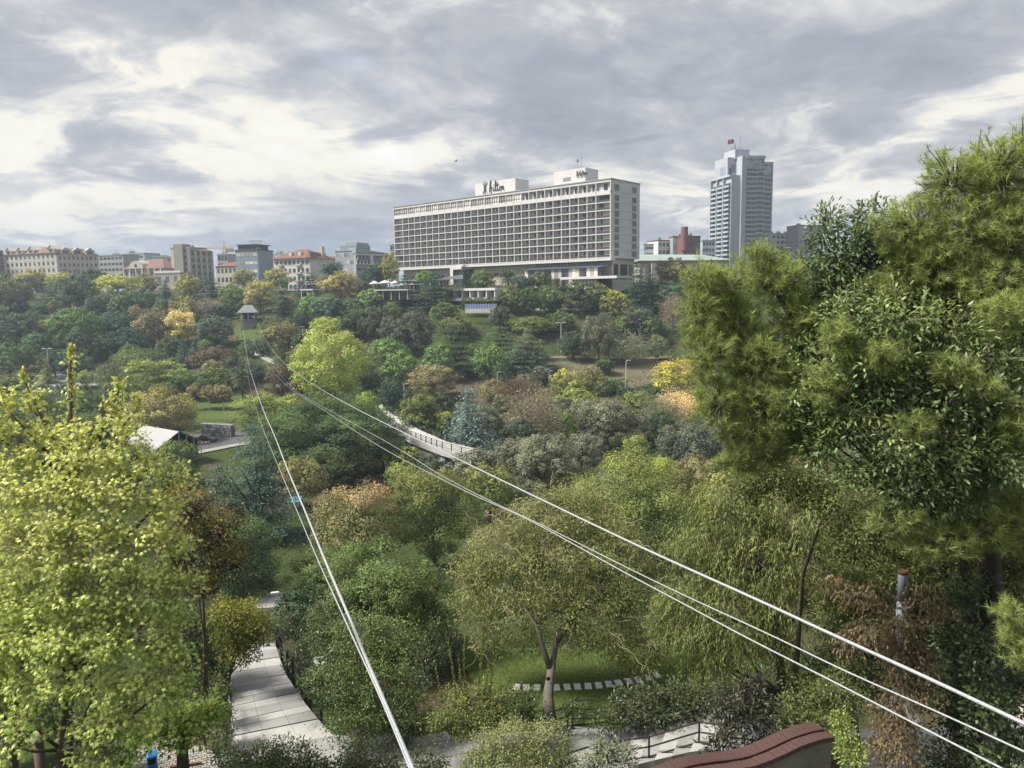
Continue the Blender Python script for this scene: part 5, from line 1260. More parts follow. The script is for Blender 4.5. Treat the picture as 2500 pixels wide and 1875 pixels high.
# ---- poolside rooms, hedge, court fence and parasols on the hotel terrace
def terrace():
    Y = 277; a, b = at(1093, 705, Y+8), at(1211, 702, Y-6); rz, w = frame_of(a, b); zb = at(1150, 727, Y).z; h = a.z-zb
    o = thing('poolside_block', 'low white row of poolside rooms above the clipped hedge', 'building', (a.x, a.y, zb), rz)
    MB().box(-.4, w+.4, -1.2, 8, h-.9, h+.003).build('roof', WHITE, o); n = 6
    for i in range(n+1): piece('column', WHITE, o, w*i/n-.22, w*i/n+.22, -.9, 3.0, 0, h-.903)
    for i in range(n):
        piece('glazing', DARKGLASS, o, w*i/n+.25, w*(i+1)/n-.25, 2.6, 2.7, 0, h-.95)
        if i % 2: piece('curtain', CREAM, o, w*i/n+.3, w*i/n+1.1, 2.5, 2.58, 0, h-1)
        piece('room_rail', DARKRAIL, o, w*i/n+.25, w*(i+1)/n-.25, -.9, -.85, .55, .62)
    piece('floor_slab', WHITE, o, -.4, w+.4, -1.1, 8, -1.2, -.003)
    a, b = at(1128, 742, 268), at(1206, 741, 266); hg = hedge_box('clipped_hedge', 'long clipped green hedge under the poolside rooms', a, b, at(1165, 723, 267).z-at(1165, 752, 267).z, 2.2, (.05, .085, .03), (.10, .14, .03), .45, drop=2.4)
    a, b = at(1136, 757, 262), at(1212, 755, 260); rz, w = frame_of(a, b); hh = at(1170, 741, 261).z-a.z; o = thing('court_fence', 'pale blue mesh fence of the court in front of the hedge', 'fence', (a.x, a.y, a.z), rz)
    for i in range(13): MB().box(w*i/12-.05, w*i/12+.05, -.05, .05, -.5, hh).build('post', LIGHTSTEEL, o)
    for i in range(12): piece('panel', mat('blue_mesh', (.16, .24, .42), .7), o, w*i/12+.06, w*(i+1)/12-.06, -.02, .0, hh*.22, hh*.92)
    MB().box(0, w, -.3, -.06, -1, hh*.18).build('kerb', WHITE, o)
    for i, (u, v, s, lab) in enumerate(((914, 686, 26, 'leftmost of the three white parasols left of the hotel'), (940, 684, 30, 'middle one of the three white parasols left of the hotel'), (964, 685, 26, 'rightmost of the three white parasols left of the hotel'))):
        p = at(u, v, 300); k = s*300/FOC*.5; o = thing('parasol', lab, 'parasol', (p.x, p.y, p.z-3), .3*i, 'white parasols on the hotel terrace')
        c = MB(); q = [(k*math.cos(t), k*math.sin(t), 2.0) for t in [math.pi*j/4 for j in range(8)]]
        for j in range(8): c.poly([q[j], q[(j+1) % 8], (0, 0, 3.1)]); c.quad(q[j], (q[j][0], q[j][1], 1.7), (q[(j+1) % 8][0], q[(j+1) % 8][1], 1.7), q[(j+1) % 8])
        c.build('canopy', WHITE, o).modifiers.new('cloth', 'SOLIDIFY').thickness = .04
        MB().tube([(0, 0, -1), (0, 0, 3.05)], .06, 6).build('pole', STEEL, o)
    for u0, u1, v, Yb, lab in ((916, 996, 707, 286, 'flat white roofed pool bar below the parasols'), (738, 766, 706, 300, 'small white kiosk between the cedars and the orange-brown plane'), (990, 1012, 693, 292, 'small pale roof under the left end of the hotel')):
        a, b = at(u0, v, Yb), at(u1, v-1, Yb-3); rz, w = frame_of(a, b); o = thing('pool_pavilion', lab, 'pavilion', (a.x, a.y, a.z-3.4), rz)
        piece('roof', WHITE, o, -.3, w+.3, -1, 5, 2.9, 3.4); n = max(2, int(w/3))
        for i in range(n+1): piece('column', WHITE, o, w*i/n-.12, w*i/n+.12, -.6, -.35, -.6, 2.897)
        piece('back_wall', TAUPE, o, 0, w, 3, 3.2, -.6, 2.897)
    Yc = 281; p = at(1110, 680, Yc); o = thing('entrance_canopy', 'small pitched grey canopy by the slim cypress before the hotel', 'canopy', (p.x, p.y, p.z-3.2), .1)
    b = MB(); b.prism([(-5, -3), (3, -3), (3, 3), (-5, 3)], 3.0, [3.3, 4.6, 4.6, 3.3]); b.build('roof', LIGHTSTEEL, o)
    for x in (-4.5, 2.6): MB().box(x-.1, x+.1, -2.6, -2.4, -1, 3).build('post', STEEL, o)

def hedge_box(name, label, a, b, h, depth, col, tip, lf, drop=0.0, core=True, cat='hedge', n=None, top_round=.15, mtl=None, group=None, seed=1):
    rz, w = frame_of(a, b); o = thing(name, label, cat, (a.x, a.y, a.z-drop), rz, group); rng = np.random.default_rng(seed)
    area = w*h*2+w*depth*1.3+depth*h*2; n = n or int(min(26000, area/(lf*lf*.5)*2.0))
    x = rng.random(n)*w; f = rng.random(n)
    side = rng.random(n) < (h/(h+depth)); y = np.where(side, np.where(f < .7, 0, depth), f*depth); z = np.where(side, rng.random(n)*h, h)
    e = rng.random(n); en = e < .08; x = np.where(en, np.where(f < .5, 0, w), x); z = np.where(en, rng.random(n)*h, z); y = np.where(en, rng.random(n)*depth, y)
    bump = .10*h*np.sin(x*2.1)*np.sin(x*.7+2)+rng.normal(0, .10, n)*min(1, h)
    pos = np.stack([x, y+rng.normal(0, .10*depth, n), z*(1+0)+np.where(z > h*.7, bump, 0)-top_round*h*((y/depth-.5)*2)**2*(z > h*.8)], -1)
    out = np.stack([np.zeros(n), (y/depth-.5)*2, (z/h-.3)*1.4], -1); nr = unit(out+rng.normal(0, .6, (n, 3))); ax = unit(np.cross(nr, rng.normal(size=(n, 3)))+np.array([0, 0, .3]))
    V, F, a1, b1 = join([leaf_cards(pos, ax, nr, lf*rng.uniform(.7, 1.3, n), lf*.5, rng.random(n), np.clip(z/h+rng.normal(0, .25, n)-.3, 0, 1), 'rhomb' if lf > .3 else 'ellip')])
    c = link('foliage', np_mesh('foliage', V, F, mtl or LEAF, {'var': a1, 'turn': b1}), o); c.color = (*col, 1); c['tip_colour'] = list(tip)
    s = MB()
    for i in range(max(2, int(w/1.2))):
        xx = w*(i+.5)/max(2, int(w/1.2)); s.tube([(xx, depth*.5, -.3), (xx+.1, depth*.5, h*.5), (xx-.15, depth*.45, h*.85)], [.05, .035, .012], 4)
    s.build('stems', DARKBARK, o)['kind'] = 'stuff'
    return o
terrace()

# ---- palms
def palm(u, vt, vb, w, label, lean=0):
    p = hit(u, vb+ (vb-vt)*.5) or at(u, vb, 283); Yc = p.y; k = Yc/FOC; g0 = gz(p.x, Yc); zt = at(u, (vt+vb)/2, Yc).z-g0; R = w/2*k*1.15
    o = thing('palm_tree', label, 'tree', (p.x, Yc, g0)); rng = np.random.default_rng(int(u)); n = 46
    MB().tube([(0, 0, -.3), (0, 0, zt*.5), (0, 0, zt)], [.32, .28, .34], 8).build('trunk', BARK, o)
    V = []; F = []; vv = []; tt = []
    parts = []
    for i in range(n):
        a = i*2.39996; e = 1.35-2.1*(i/n)**.9; L = R*rng.uniform(.9, 1.1); d = np.array([math.cos(a)*math.cos(e), math.sin(a)*math.cos(e), math.sin(e)])
        s = np.linspace(.08, 1, 16); spine = np.stack([d[0]*L*s, d[1]*L*s, zt+d[2]*L*s-.42*L*s*s], -1)
        tg = unit(np.gradient(spine, axis=0)); sd_ = unit(np.cross(tg, np.array([0, 0, 1.]))); dead = 1.0 if i > n*.8 else 0.0
        for sg in (-1, 1):
            ax = unit(sd_*sg+tg*.7+np.array([0, 0, -.25])); parts.append(leaf_cards(spine, ax, np.cross(ax, tg), L*.30*np.sin(s*2.6+.4), L*.05, rng.random(16)*.6+.2, np.full(16, dead)))
    V, F, a1, b1 = join(parts); c = link('fronds', np_mesh('fronds', V, F, LEAF, {'var': a1, 'turn': b1}), o); c.color = (.11, .14, .075, 1); c['tip_colour'] = [.22, .17, .11]
    return o
palm(592, 892, 945, 54, 'shaggy fan palm beside the sapling lawn')
palm(1240, 662, 690, 56, 'palm with drooping fronds below the awning of the hotel, left one')
palm(1322, 664, 688, 44, 'palm in front of the hotel glass front, right one')
palm(1360, 676, 704, 34, 'pale young palm against the hotel terrace')

# ---- street lamps
def lamp(u, vt, vb, label, kind='single', Y=None, rz=0.0, head=1.0):
    p = at(u, vb, Y) if Y else hit(u, vb); o = thing('street_lamp', label, 'street lamp', (p.x, p.y, p.z), rz, 'street lamps in the park'); h = at(u, vt, p.y).z-p.z
    s = max(.8, min(1.4, h/8)); MB().tube([(0, 0, -.3), (0, 0, h*.5), (0, 0, h)], [.13*s, .10*s, .075*s], 6).build('pole', LIGHTSTEEL, o)
    for sx in ((-1, 1) if kind == 'double' else (1,)):
        b = MB(); b.tube([(0, 0, h-.1), (sx*.5*s, 0, h+.1)], .05*s, 5); b.build('arm', LIGHTSTEEL, o)
        b = MB(); x0, x1 = sorted((sx*.3*s, sx*1.25*s*head)); b.prism([(x0, -.2*s), (x1, -.16*s), (x1, .16*s), (x0, .2*s)], h+.02, [h+.22*s, h+.14*s, h+.14*s, h+.22*s]); b.build('lamp_head', WHITE, o)
    MB().tube([(0, 0, -.3), (0, 0, 1.1)], .18*s, 6).build('base', STEEL, o)
    return o
for u, vt, vb, lab, k in ((30, 871, 908, 'lamp at the left edge above the car park', 'double'), (122, 852, 935, 'tall lamp rising from the car park', 'double'), (415, 853, 880, 'lamp among the trees left of the reddish domed tree', 'double'),
                          (499, 890, 948, 'lamp between the fan-shaped acacia and the palm', 'single'), (1119, 747, 768, 'short lamp left of the court fence', 'double'), (1370, 788, 868, 'tall twin-headed lamp on the lower path', 'double'),
                          (1528, 881, 960, 'lamp at the foot of the grassy bank', 'single'), (1215, 909, 975, 'lamp in front of the brown earth bank', 'single'), (1341, 906, 950, 'lamp half hidden behind the yellow-green topped tree', 'single'),
                          (988, 938, 1010, 'lamp beside the top of the footbridge', 'single'), (740, 798, 840, 'lamp left of the yellow-green plane', 'double'), (1026, 1043, 1095, 'small lamp by the bend of the footbridge', 'single')):
    lamp(u, vt, vb, lab, k, rz=RNG.uniform(-.3, .3))

# ---- the cables: each hangs in an upright plane between this side and the far station
def cable(label, pts, near, far, r, end=None, cat='cable'):
    A, B = at(*near), at(*far); nx, ny = -(B.y-A.y), (B.x-A.x); P = [A]
    for u, v in pts:
        d = ray(u, v); k = (nx*A.x+ny*A.y)/(nx*d[0]+ny*d[1]); q = Vector((d[0]*k, d[1]*k, EYE+d[2]*k))
        if A.y+.3 < q.y < B.y-1: P.append(q)
    P.append(B); P.sort(key=lambda p: p.y)
    fine = []
    for i in range(len(P)-1):
        q0, q1, q2, q3 = [P[max(0, min(len(P)-1, i+k))] for k in (-1, 0, 1, 2)]
        for t in (0, .34, .67): fine.append(q1.lerp(q2, t))
    fine.append(P[-1])
    for _ in range(3): fine = [fine[0]]+[fine[i]*.5+(fine[i-1]+fine[i+1])*.25 for i in range(1, len(fine)-1)]+[fine[-1]]
    o = MB().tube(fine, r, 8).build('cable', CABLE, None, True); tag(o, label, cat, 'cables of the cable car'); return o
CABLE = mat('galvanised_cable', (.40, .41, .42), .5, .25, 30, .4, metal=.3)
_cn = CABLE.node_tree
L1 = [(608, 894), (607.7, 898.9), (626.6, 956.8), (643.9, 1006), (670, 1061), (690, 1116), (716, 1179.6), (742, 1240), (797.8, 1380), (841, 1478.5), (894.7, 1609.7), (945.5, 1729), (1008, 1875)]
L2 = [(595.3, 821), (599, 850), (602.5, 890), (606, 930), (628, 1011.7), (644, 1052), (675.7, 1130), (696, 1176.7), (722, 1240), (781, 1380), (823, 1469.5), (865, 1565), (912.6, 1666), (957, 1768)]
R1 = [(641.4, 817.8), (655, 840), (677.5, 871), (696.5, 890), (745, 927.8), (808.8, 965.4), (878, 1003), (976.7, 1052), (1072, 1098.5), (1200, 1160.7), (1590, 1350), (1815, 1447.7), (2027, 1547.6), (2240, 1643), (2500, 1766.5)]
R2 = [(618.8, 826.8), (626, 848.5), (639.6, 873), (650.4, 890), (687, 930.7), (722, 959.7), (800, 1006), (878.3, 1061), (965, 1113), (1052, 1156.4), (1182, 1223), (1257, 1250.4), (1379, 1316), (1520, 1396), (1700, 1490), (1815, 1554), (2027.5, 1660), (2240, 1770.7), (2444, 1875)]
R3 = [(636.9, 826), (646.8, 855.7), (658.6, 883.8), (667, 893), (710.5, 951), (806, 1003), (907, 1058), (994, 1107), (1066, 1156), (1190, 1221), (1300, 1270), (1420, 1330), (1560, 1401), (1730, 1481.7), (1900, 1558), (2070, 1643), (2240, 1715.5), (2500, 1834.5)]
R2b = [(u-3, v+3.5) for u, v in R2[10:]]
Ys = 297
cable('thick pale carrying cable of the left pair, running down to the bottom edge', L1, (1030, 1930, 5.2), (590.5, 781, Ys), .020)
cable('thin hauling cable hugging the left carrying cable', L2, (1010, 1900, 5.0), (592, 786, Ys), .009)
cable('thick pale carrying cable of the right group, topmost one', R1, (2640, 1832, 5.6), (627.5, 783, Ys), .020)
cable('thin hauling cable, lowest of the right group', R2, (2560, 1935, 5.6), (610, 788, Ys), .0105)
cable('thin hauling cable between the other two of the right group', R3, (2640, 1900, 5.6), (629, 787, Ys), .010)

# ---- gulls and pigeons over the hotel
def bird(u, v, Y, span, label, rz, up):
    p = at(u, v, Y); o = thing('bird', label, 'bird', p, rz); s = span; b = MB()
    body = [(-.28*s, 0, 0), (-.15*s, 0, .02*s), (.05*s, 0, .03*s), (.2*s, 0, .03*s), (.28*s, 0, .02*s)]
    n0 = len(b.v); b.tube(body, [.015*s, .06*s, .075*s, .05*s, .015*s], 6)
    for sg in (-1, 1):
        b.quad((-.06*s, sg*.04*s, .04*s), (.12*s, sg*.04*s, .04*s), (.10*s, sg*.26*s, .04*s+up*.16*s), (-.04*s, sg*.26*s, .04*s+up*.16*s))
        b.poly([(-.04*s, sg*.26*s, .04*s+up*.16*s), (.10*s, sg*.26*s, .04*s+up*.16*s), (-.06*s, sg*.52*s, .04*s+up*.22*s)])
    b.poly([(-.26*s, 0, .01*s), (-.40*s, .07*s, .01*s), (-.40*s, -.07*s, .01*s)])
    x = b.build('body', mat('grey_plumage', (.10, .10, .11), .8), o); return o
bird(1113, 394, 150, 1.2, 'gull with raised wings in front of the cloud left of the roof sign', .3, 1.0)
bird(1464, 420, 260, .9, 'small bird above the right end of the hotel, left of two', 1.2, .7)
bird(1478, 424, 260, .9, 'small bird above the right end of the hotel, right of two', .5, -.5)
bird(1646, 477, 220, .9, 'small bird low between the hotel and the tall tower', 2.0, .8)
bird(1705, 451, 240, .9, 'small bird close left of the tall tower', 1.0, .6)
# ------------------------------------------------------------------ the near garden terrace
SLAB = mat('granite_slab', (.37, .365, .345), .85, .12, 2.2, .15, stain=((.23, .21, .18), .9, .5)); SLABD = mat('granite_slab_dark', (.275, .272, .262), .85, .14, 2.2, .15, stain=((.19, .18, .155), .9, .5))
COPING = mat('red_brick_coping', (.088, .050, .043), .9, .4, 6, .4, stain=((.045, .03, .028), 3, .65)); PLASTER = mat('weathered_plaster', (.17, .15, .125), .95, .3, 2.5, .5, stain=((.07, .06, .05), 1.5, .8))
TZ = EYE-13.35
strip('garden_lawn', [((1100, 1590), (1760, 1580)), ((1150, 1660), (1780, 1640)), ((1180, 1720), (1780, 1690)), ((1240, 1790), (1700, 1740))], GRASS, .05, 16)
strip('side_lawn', [((1760, 1620), (2200, 1600)), ((1780, 1700), (2250, 1690))], GRASS, .05, 8)
strip('left_border', [((430, 1700), (560, 1700)), ((450, 1860), (580, 1860))], mat('leaf_litter', (.075, .062, .035), .95, .5, 3, .5), .05, 6)
def blades():
    rng = np.random.default_rng(9); n = 26000; P = [hit(1120, 1595), hit(1750, 1585), hit(1700, 1735), hit(1240, 1785)]
    a, b = rng.random(n), rng.random(n); p = [np.array(q) for q in P]
    pos = (p[0][None]*((1-a)*(1-b))[:, None]+p[1][None]*(a*(1-b))[:, None]+p[2][None]*(a*b)[:, None]+p[3][None]*((1-a)*b)[:, None]); pos[:, 2] = ground(pos[:, 0], pos[:, 1])+.04
    ax = unit(rng.normal(0, .45, (n, 3))+np.array([0, 0, 1.])); nr = unit(rng.normal(size=(n, 3)))
    V, F, x, y = join([leaf_cards(pos, ax, nr, rng.uniform(.05, .12, n), .016, rng.random(n), rng.random(n)*.5, 'needle')])
    o = link('grass', np_mesh('grass', V, F, LEAF, {'var': x, 'turn': y})); o['kind'] = 'stuff'; o.color = (.10, .15, .03, 1); o['tip_colour'] = [.19, .19, .06]
blades()
for i, (u, v) in enumerate(((1262, 1683), (1286, 1684), (1311, 1684), (1359, 1684), (1385, 1683), (1410, 1682), (1436, 1681), (1462, 1679), (1487, 1676), (1511, 1673), (1535, 1669), (1559, 1665), (1582, 1660), (1604, 1654))):
    p = hit(u, v); rr = RNG.uniform(-.12, .12)+(.0 if i < 7 else .16)
    o = bevel(MB().prism([(-.12, -.21), (.12, -.20), (.115, .21), (-.122, .215)], 0, .07).build('stepping_stone', mat('pale_stone', (.52, .51, .48), .85, .15, 4, .2, stain=((.3, .29, .25), 3, .5)), None, loc=(p.x, p.y, p.z+.03), rot=(0, 0, rr)), .02, 2)
    tag(o, 'pale stepping stone on the garden lawn, '+('leftmost', 'second', 'third', 'fourth', 'fifth', 'sixth', 'seventh', 'eighth', 'ninth', 'tenth', 'eleventh', 'twelfth', 'thirteenth', 'rightmost')[i]+(' of the row' if i in (0, 13) else ' from the left of the row'), 'stepping stone', 'stepping stones across the lawn')

def stairway():
    E_ = [((566, 1890), (868, 1858)), ((568, 1796), (776, 1754)), ((567, 1761), (748, 1721)), ((566, 1724), (728, 1690)), ((565, 1694), (711, 1666)), ((564, 1669), (698, 1646)), ((563, 1622), (682, 1604)), ((562, 1575), (671, 1569))]
    z = TZ; c = onplane(650, 1760, z); o = thing('stairway', 'broad pale granite stairway descending between hedges on the left', 'stairway', c); rail_pts = []
    for i in range(len(E_)-1):
        zi = z-.13*i; q = [onplane(*E_[i][0], zi)-c, onplane(*E_[i][1], zi)-c, onplane(*E_[i+1][1], zi)-c, onplane(*E_[i+1][0], zi)-c]
        MB().prism([(p.x, p.y) for p in q], zi-c.z-.6, zi-c.z-.03).build('tread_bed', SLABD, o)
        n, mm = 3, 2
        for a in range(n):
            for b in range(mm):
                g = .006; s0, s1 = (a+g*(a > 0))/n, (a+1-g)/n; cut = .55; t0, t1 = ((g, cut-g), (cut+g, 1-.03))[b]
                f = lambda s, t: q[0].lerp(q[1], s).lerp(q[3].lerp(q[2], s), t)
                pts = [f(s0, t0), f(s1, t0), f(s1, t1), f(s0, t1)]
                MB().prism([(p.x, p.y) for p in pts], zi-c.z-.028, zi-c.z+RNG.uniform(0, .012)).build('paving_slab', SLAB if b == 1 else SLABD, o)
        rail_pts.append((q[1], q[2], zi-c.z))
    for k, (a, b, zz) in enumerate(rail_pts[1:]):
        a = a+Vector((.10, .06, 0)); b = b+Vector((.10, -.06, 0)); a.z = b.z = zz
        MB().box(a.x-.03, a.x+.03, a.y-.03, a.y+.03, zz-.2, zz+.95).build('post', BLACKSTEEL, o); MB().box(b.x-.03, b.x+.03, b.y-.03, b.y+.03, zz-.2, zz+.95).build('post', BLACKSTEEL, o)
        for h in (.35, .65, .95): MB().tube([a+Vector((0, 0, h)), b+Vector((0, 0, h-.03))], .022, 5).build('rail', BLACKSTEEL, o)
    a, b = onplane(559, 1700, TZ+.2)-c, onplane(571, 1808, TZ+.5)-c; MB().tube([a, b], .022, 6).build('handrail', LIGHTSTEEL, o)
    a, b = onplane(600, 1572, TZ-.5)-c, onplane(674, 1570, TZ-.5)-c
    for h in (.3, .6, .9): MB().tube([a+Vector((0, .3, h-.3)), b+Vector((0, .3, h-.3))], .02, 5).build('rail', BLACKSTEEL, o)
    for p in (a, a.lerp(b, .5), b): MB().box(p.x-.025, p.x+.025, p.y+.28, p.y+.32, -.9, p.z+.6).build('post', BLACKSTEEL, o)
stairway()
def lower_flight():
    p = hit(668, 1512); o = thing('lower_steps', 'short pale flight of steps seen in a gap beyond the stairway top', 'stairway', p, .1); w = 1.5
    for i in range(5): MB().box(-w, w, i*.9, i*.9+.88, -.6-.15*i, 1.0-.15*i).build('tread', SLAB, o)
    MB().tube([(w*.9, 0, 1.9), (w*.9, 4.5, 1.2)], .03, 5).build('rail', BLACKSTEEL, o)
    for i in range(3): MB().tube([(w*.9, i*2.1, .4), (w*.9, i*2.1, 1.9-.3*i)], .03, 5).build('post', BLACKSTEEL, o)
lower_flight()
def landing(name, poly, z, mt, cell=.6, thick=.1):
    pts = [onplane(u, v, z) for u, v in poly]; o = MB().prism([(p.x, p.y) for p in pts][::(-1 if sum((pts[i].x-pts[i-1].x)*(pts[i].y+pts[i-1].y) for i in range(len(pts))) > 0 else 1)], z-.5, z).build(name, mt); o['kind'] = 'structure'; return o, pts
def inside(x, y, P):
    c = False
    for i in range(len(P)):
        a, b = P[i], P[i-1]
        if (a.y > y) != (b.y > y) and x < (b.x-a.x)*(y-a.y)/(b.y-a.y)+a.x: c = not c
    return c
def tiles(o, pts, z, cx, cy, mts, ang=0.0, name='paving_slab', gap=.012, jit=0.0, maxn=300):
    ca, sa = math.cos(ang), math.sin(ang); mx = sum(p.x for p in pts)/len(pts); my = sum(p.y for p in pts)/len(pts); n = 0
    ms = [MB().prism([(-.5, -.46), (-.44, -.5), (.45, -.5), (.5, -.44), (.5, .45), (.44, .5), (-.45, .5), (-.5, .44)], -.06, 0).mesh(name, m) for m in mts]
    for i in range(-40, 41):
        for j in range(-40, 41):
            x0, y0 = (i+.5*(j % 2))*cx, j*cy; x, y = mx+ca*x0-sa*y0, my+sa*x0+ca*y0
            if inside(x, y, pts) and n < maxn:
                n += 1; link(name, RNG.choice(ms), o, (x+RNG.uniform(-jit, jit), y+RNG.uniform(-jit, jit), z+.004+RNG.uniform(0, .02)), (0, 0, ang+RNG.uniform(-1, 1)*jit*4), ((cx-gap)*(1-RNG.random()*jit*3), (cy-gap)*(1-RNG.random()*jit*3), 1))
o, P_ = landing('garden_path', [(700, 1900), (730, 1775), (870, 1800), (1010, 1798), (1160, 1800), (1390, 1772), (1500, 1782), (1470, 1900)], TZ-.02, SLABD); tiles(o, P_, TZ-.02, .62, .42, [SLAB, SLABD, SLABD], .3)
def right_steps():
    Z0 = TZ; E_ = [((1506, 1784), (1474, 1900)), ((1558, 1764), (1515, 1880)), ((1602, 1752), (1558, 1866)), ((1642, 1746), (1598, 1856)), ((1682, 1740), (1640, 1846)), ((1722, 1734), (1684, 1836)), ((1766, 1730), (1730, 1830)), ((1900, 1730), (1900, 1840))]
    c = onplane(1600, 1800, Z0); o = thing('garden_steps', 'pale stone steps rising to the right behind the black railing', 'stairway', c)
    for i in range(len(E_)-1):
        z = Z0+.15*(i+1); q = [onplane(*E_[i][0], z)-c, onplane(*E_[i][1], z)-c, onplane(*E_[i+1][1], z)-c, onplane(*E_[i+1][0], z)-c]
        n = 3
        for a in range(n):
            g = .006; f = lambda s, t: q[0].lerp(q[1], s).lerp(q[3].lerp(q[2], s), t); pts = [f((a+g)/n, 0), f((a+1-g)/n, 0), f((a+1-g)/n, 1.0), f((a+g)/n, 1.0)]
            MB().prism([(p.x, p.y) for p in pts], -.8, z-c.z).build('step_slab', SLAB if i % 2 else SLABD, o)
right_steps()
def railing(name, label, pts, posts, hts=(.32, .62, .92), r=.024):
    """pts: (u, v of the foot, z)"""
    W_ = [onplane(u, v, z) for u, v, z in pts]; c = W_[0]; o = thing(name, label, 'railing', c)
    for h in hts: MB().tube([p-c+Vector((0, 0, h)) for p in W_], r, 6).build('rail', BLACKSTEEL, o)
    for i, p in enumerate(W_):
        if i in posts: q = p-c; MB().tube([q+Vector((0, 0, -.3)), q+Vector((0, 0, .93))], r*1.15, 6).build('post', BLACKSTEEL, o); MB().lathe([(.06, 0), (.06, .03), (.03, .06)], 8, (q.x, q.y, q.z)).build('foot', BLACKSTEEL, o)
railing('railing', 'black three-bar railing in front of the rising garden steps', [(1300, 1945, TZ), (1458, 1892, TZ), (1584, 1874, TZ+.15), (1706, 1838, TZ+.6), (1762, 1848, TZ+.75), (1850, 1862, TZ+.75)], (1, 2, 3, 4))
railing('railing', 'black three-bar railing between the garden lawn and the dark laurel hedge', [(1328, 1815, TZ), (1386, 1795, TZ), (1398, 1778, TZ), (1500, 1775, TZ+.05), (1640, 1766, TZ+.3), (1720, 1758, TZ+.5)], (0, 1, 2, 4))
railing('railing', 'short black railing glimpsed right behind the red brick wall', [(1990, 1700, TZ+.6), (2080, 1760, TZ+.4), (2095, 1880, TZ+.3)], (0, 1, 2))
def far_steps():
    c = onplane(2170, 1820, TZ); o = thing('white_steps', 'white steps with sunlight put into their colour behind the dead ivy post', 'stairway', c)
    for i in range(6):
        z = TZ+.15*i; v = 1880-16*i; a, b = onplane(2060, v, z)-c, onplane(2330, v-4, z)-c; a2, b2 = onplane(2060, v-20, z)-c, onplane(2330, v-24, z)-c
        MB().prism([(a.x, a.y), (b.x, b.y), (b2.x, b2.y), (a2.x, a2.y)], -.6, z-c.z).build('step_slab', mat('white_step', (.55, .54, .51), .85, .1, 3), o)  # white brightened in the colour for sunlight these shaded steps lack
far_steps()
o, P_ = landing('paved_court', [(2190, 1920), (2240, 1838), (2420, 1728), (2560, 1720), (2560, 1920)], TZ-.05, mat('mortar', (.16, .145, .12), .95)); tiles(o, P_, TZ-.05, .30, .24, [mat('crazy_paving', (.42, .36, .27), .9, .2, 4, .3), SLAB], .5, 'paving_stone', .04, .03, 260)
o, P_ = landing('cobbled_path', [(300, 1925), (352, 1795), (430, 1800), (548, 1842), (520, 1925)], TZ-.1, mat('dark_mortar', (.07, .06, .05), .95)); tiles(o, P_, TZ-.1, .155, .115, [mat('cobble', (.34, .30, .26), .9, .2, 6, .3), mat('cobble_grey', (.28, .27, .26), .9, .2, 6, .3)], .35, 'cobble', .018, .008, 300)
def small_steps():
    z = TZ-.05; c = onplane(540, 1865, z); o = thing('kerb_steps', 'three small pale granite steps beside the cobbled path', 'stairway', c)
    for i, (a, b, d, e) in enumerate((((504, 1838), (524, 1838), (548, 1900), (520, 1900)), ((526, 1836), (545, 1834), (572, 1890), (552, 1898)), ((547, 1834), (566, 1832), (594, 1880), (574, 1888)))):
        q = [onplane(*p, z+.06*i)-c for p in (a, b, d, e)][::-1]; MB().prism([(p.x, p.y) for p in q], -.3, .06*i).build('step_slab', SLAB, o)
    a, b = onplane(415, 1875, z)-c, onplane(492, 1862, z)-c; MB().tube([a, b], .05, 4).build('timber_edge', mat('red_brown_timber', (.16, .085, .05), .85, .3, 6), o)
small_steps()
def bin_():
    p = onplane(374, 1892, TZ-.1); o = thing('litter_bin', 'bright blue plastic litter bin with dark mouth by the cobbled path', 'bin', p, .5); b = mat('blue_plastic', (.03, .22, .55), .35, .08, 4, spec=.5)
    bevel(MB().box(-.13, .13, -.11, .11, .12, .50).build('body', b, o), .03, 2); bevel(MB().prism([(-.14, -.12), (.14, -.12), (.14, .12), (-.14, .12)], .502, [.62, .62, .72, .72]).build('hood', b, o), .04, 2)
    MB().box(-.08, .08, -.13, -.11, .40, .56).build('mouth', BLACKSTEEL, o); MB().tube([(0, .15, -.2), (0, .15, .6)], .025, 6).build('post', STEEL, o)
bin_()
def bollard_lamp():
    Y = 16.5; p = at(92, 1802, Y); g0 = gz(p.x, Y); h = p.z-g0; o = thing('lamp_post', 'brown column lamp with a pale domed cap among the maple leaves', 'lamp', (p.x, Y, g0))
    MB().lathe([(.12, -.2), (.115, h*.5), (.115, h-.06)], 14).build('column', mat('brown_column', (.115, .085, .07), .8, .25, 4), o, True); MB().lathe([(.165, h-.05), (.17, h+.01), (.14, h+.05), (.10, h+.11), (.04, h+.14), (.01, h+.15)], 16).build('cap', mat('beige_cap', (.25, .22, .18), .6, .15, 4), o, True)
bollard_lamp()
def lamp_near(u, v, Y, label, rz, sc=1.0, cam_=False):
    p = at(u, v, Y); g0 = gz(p.x, Y); h = p.z-g0; o = thing('street_lamp', label, 'street lamp', (p.x, Y, g0), rz, 'street lamps in the park')
    MB().tube([(0, 0, -.3), (0, 0, h+.02)], [.06, .045], 8).build('pole', STEEL, o); MB().tube([(0, 0, h), (-.12*sc, 0, h+.05)], .03, 6).build('arm', LIGHTSTEEL, o)
    bevel(MB().prism([(-.56*sc, -.09*sc), (-.08*sc, -.075*sc), (-.08*sc, .075*sc), (-.56*sc, .09*sc)], h-.01, [h+.10*sc, h+.13*sc, h+.13*sc, h+.10*sc]).build('lamp_head', WHITE, o), .03, 2)
lamp_near(686, 1449, 42, 'white flat-headed lamp above the lower steps', .1, 1.05); lamp_near(796, 1549, 24.5, 'white flat-headed lamp in the bushes right of the stairway', -.15, .8)
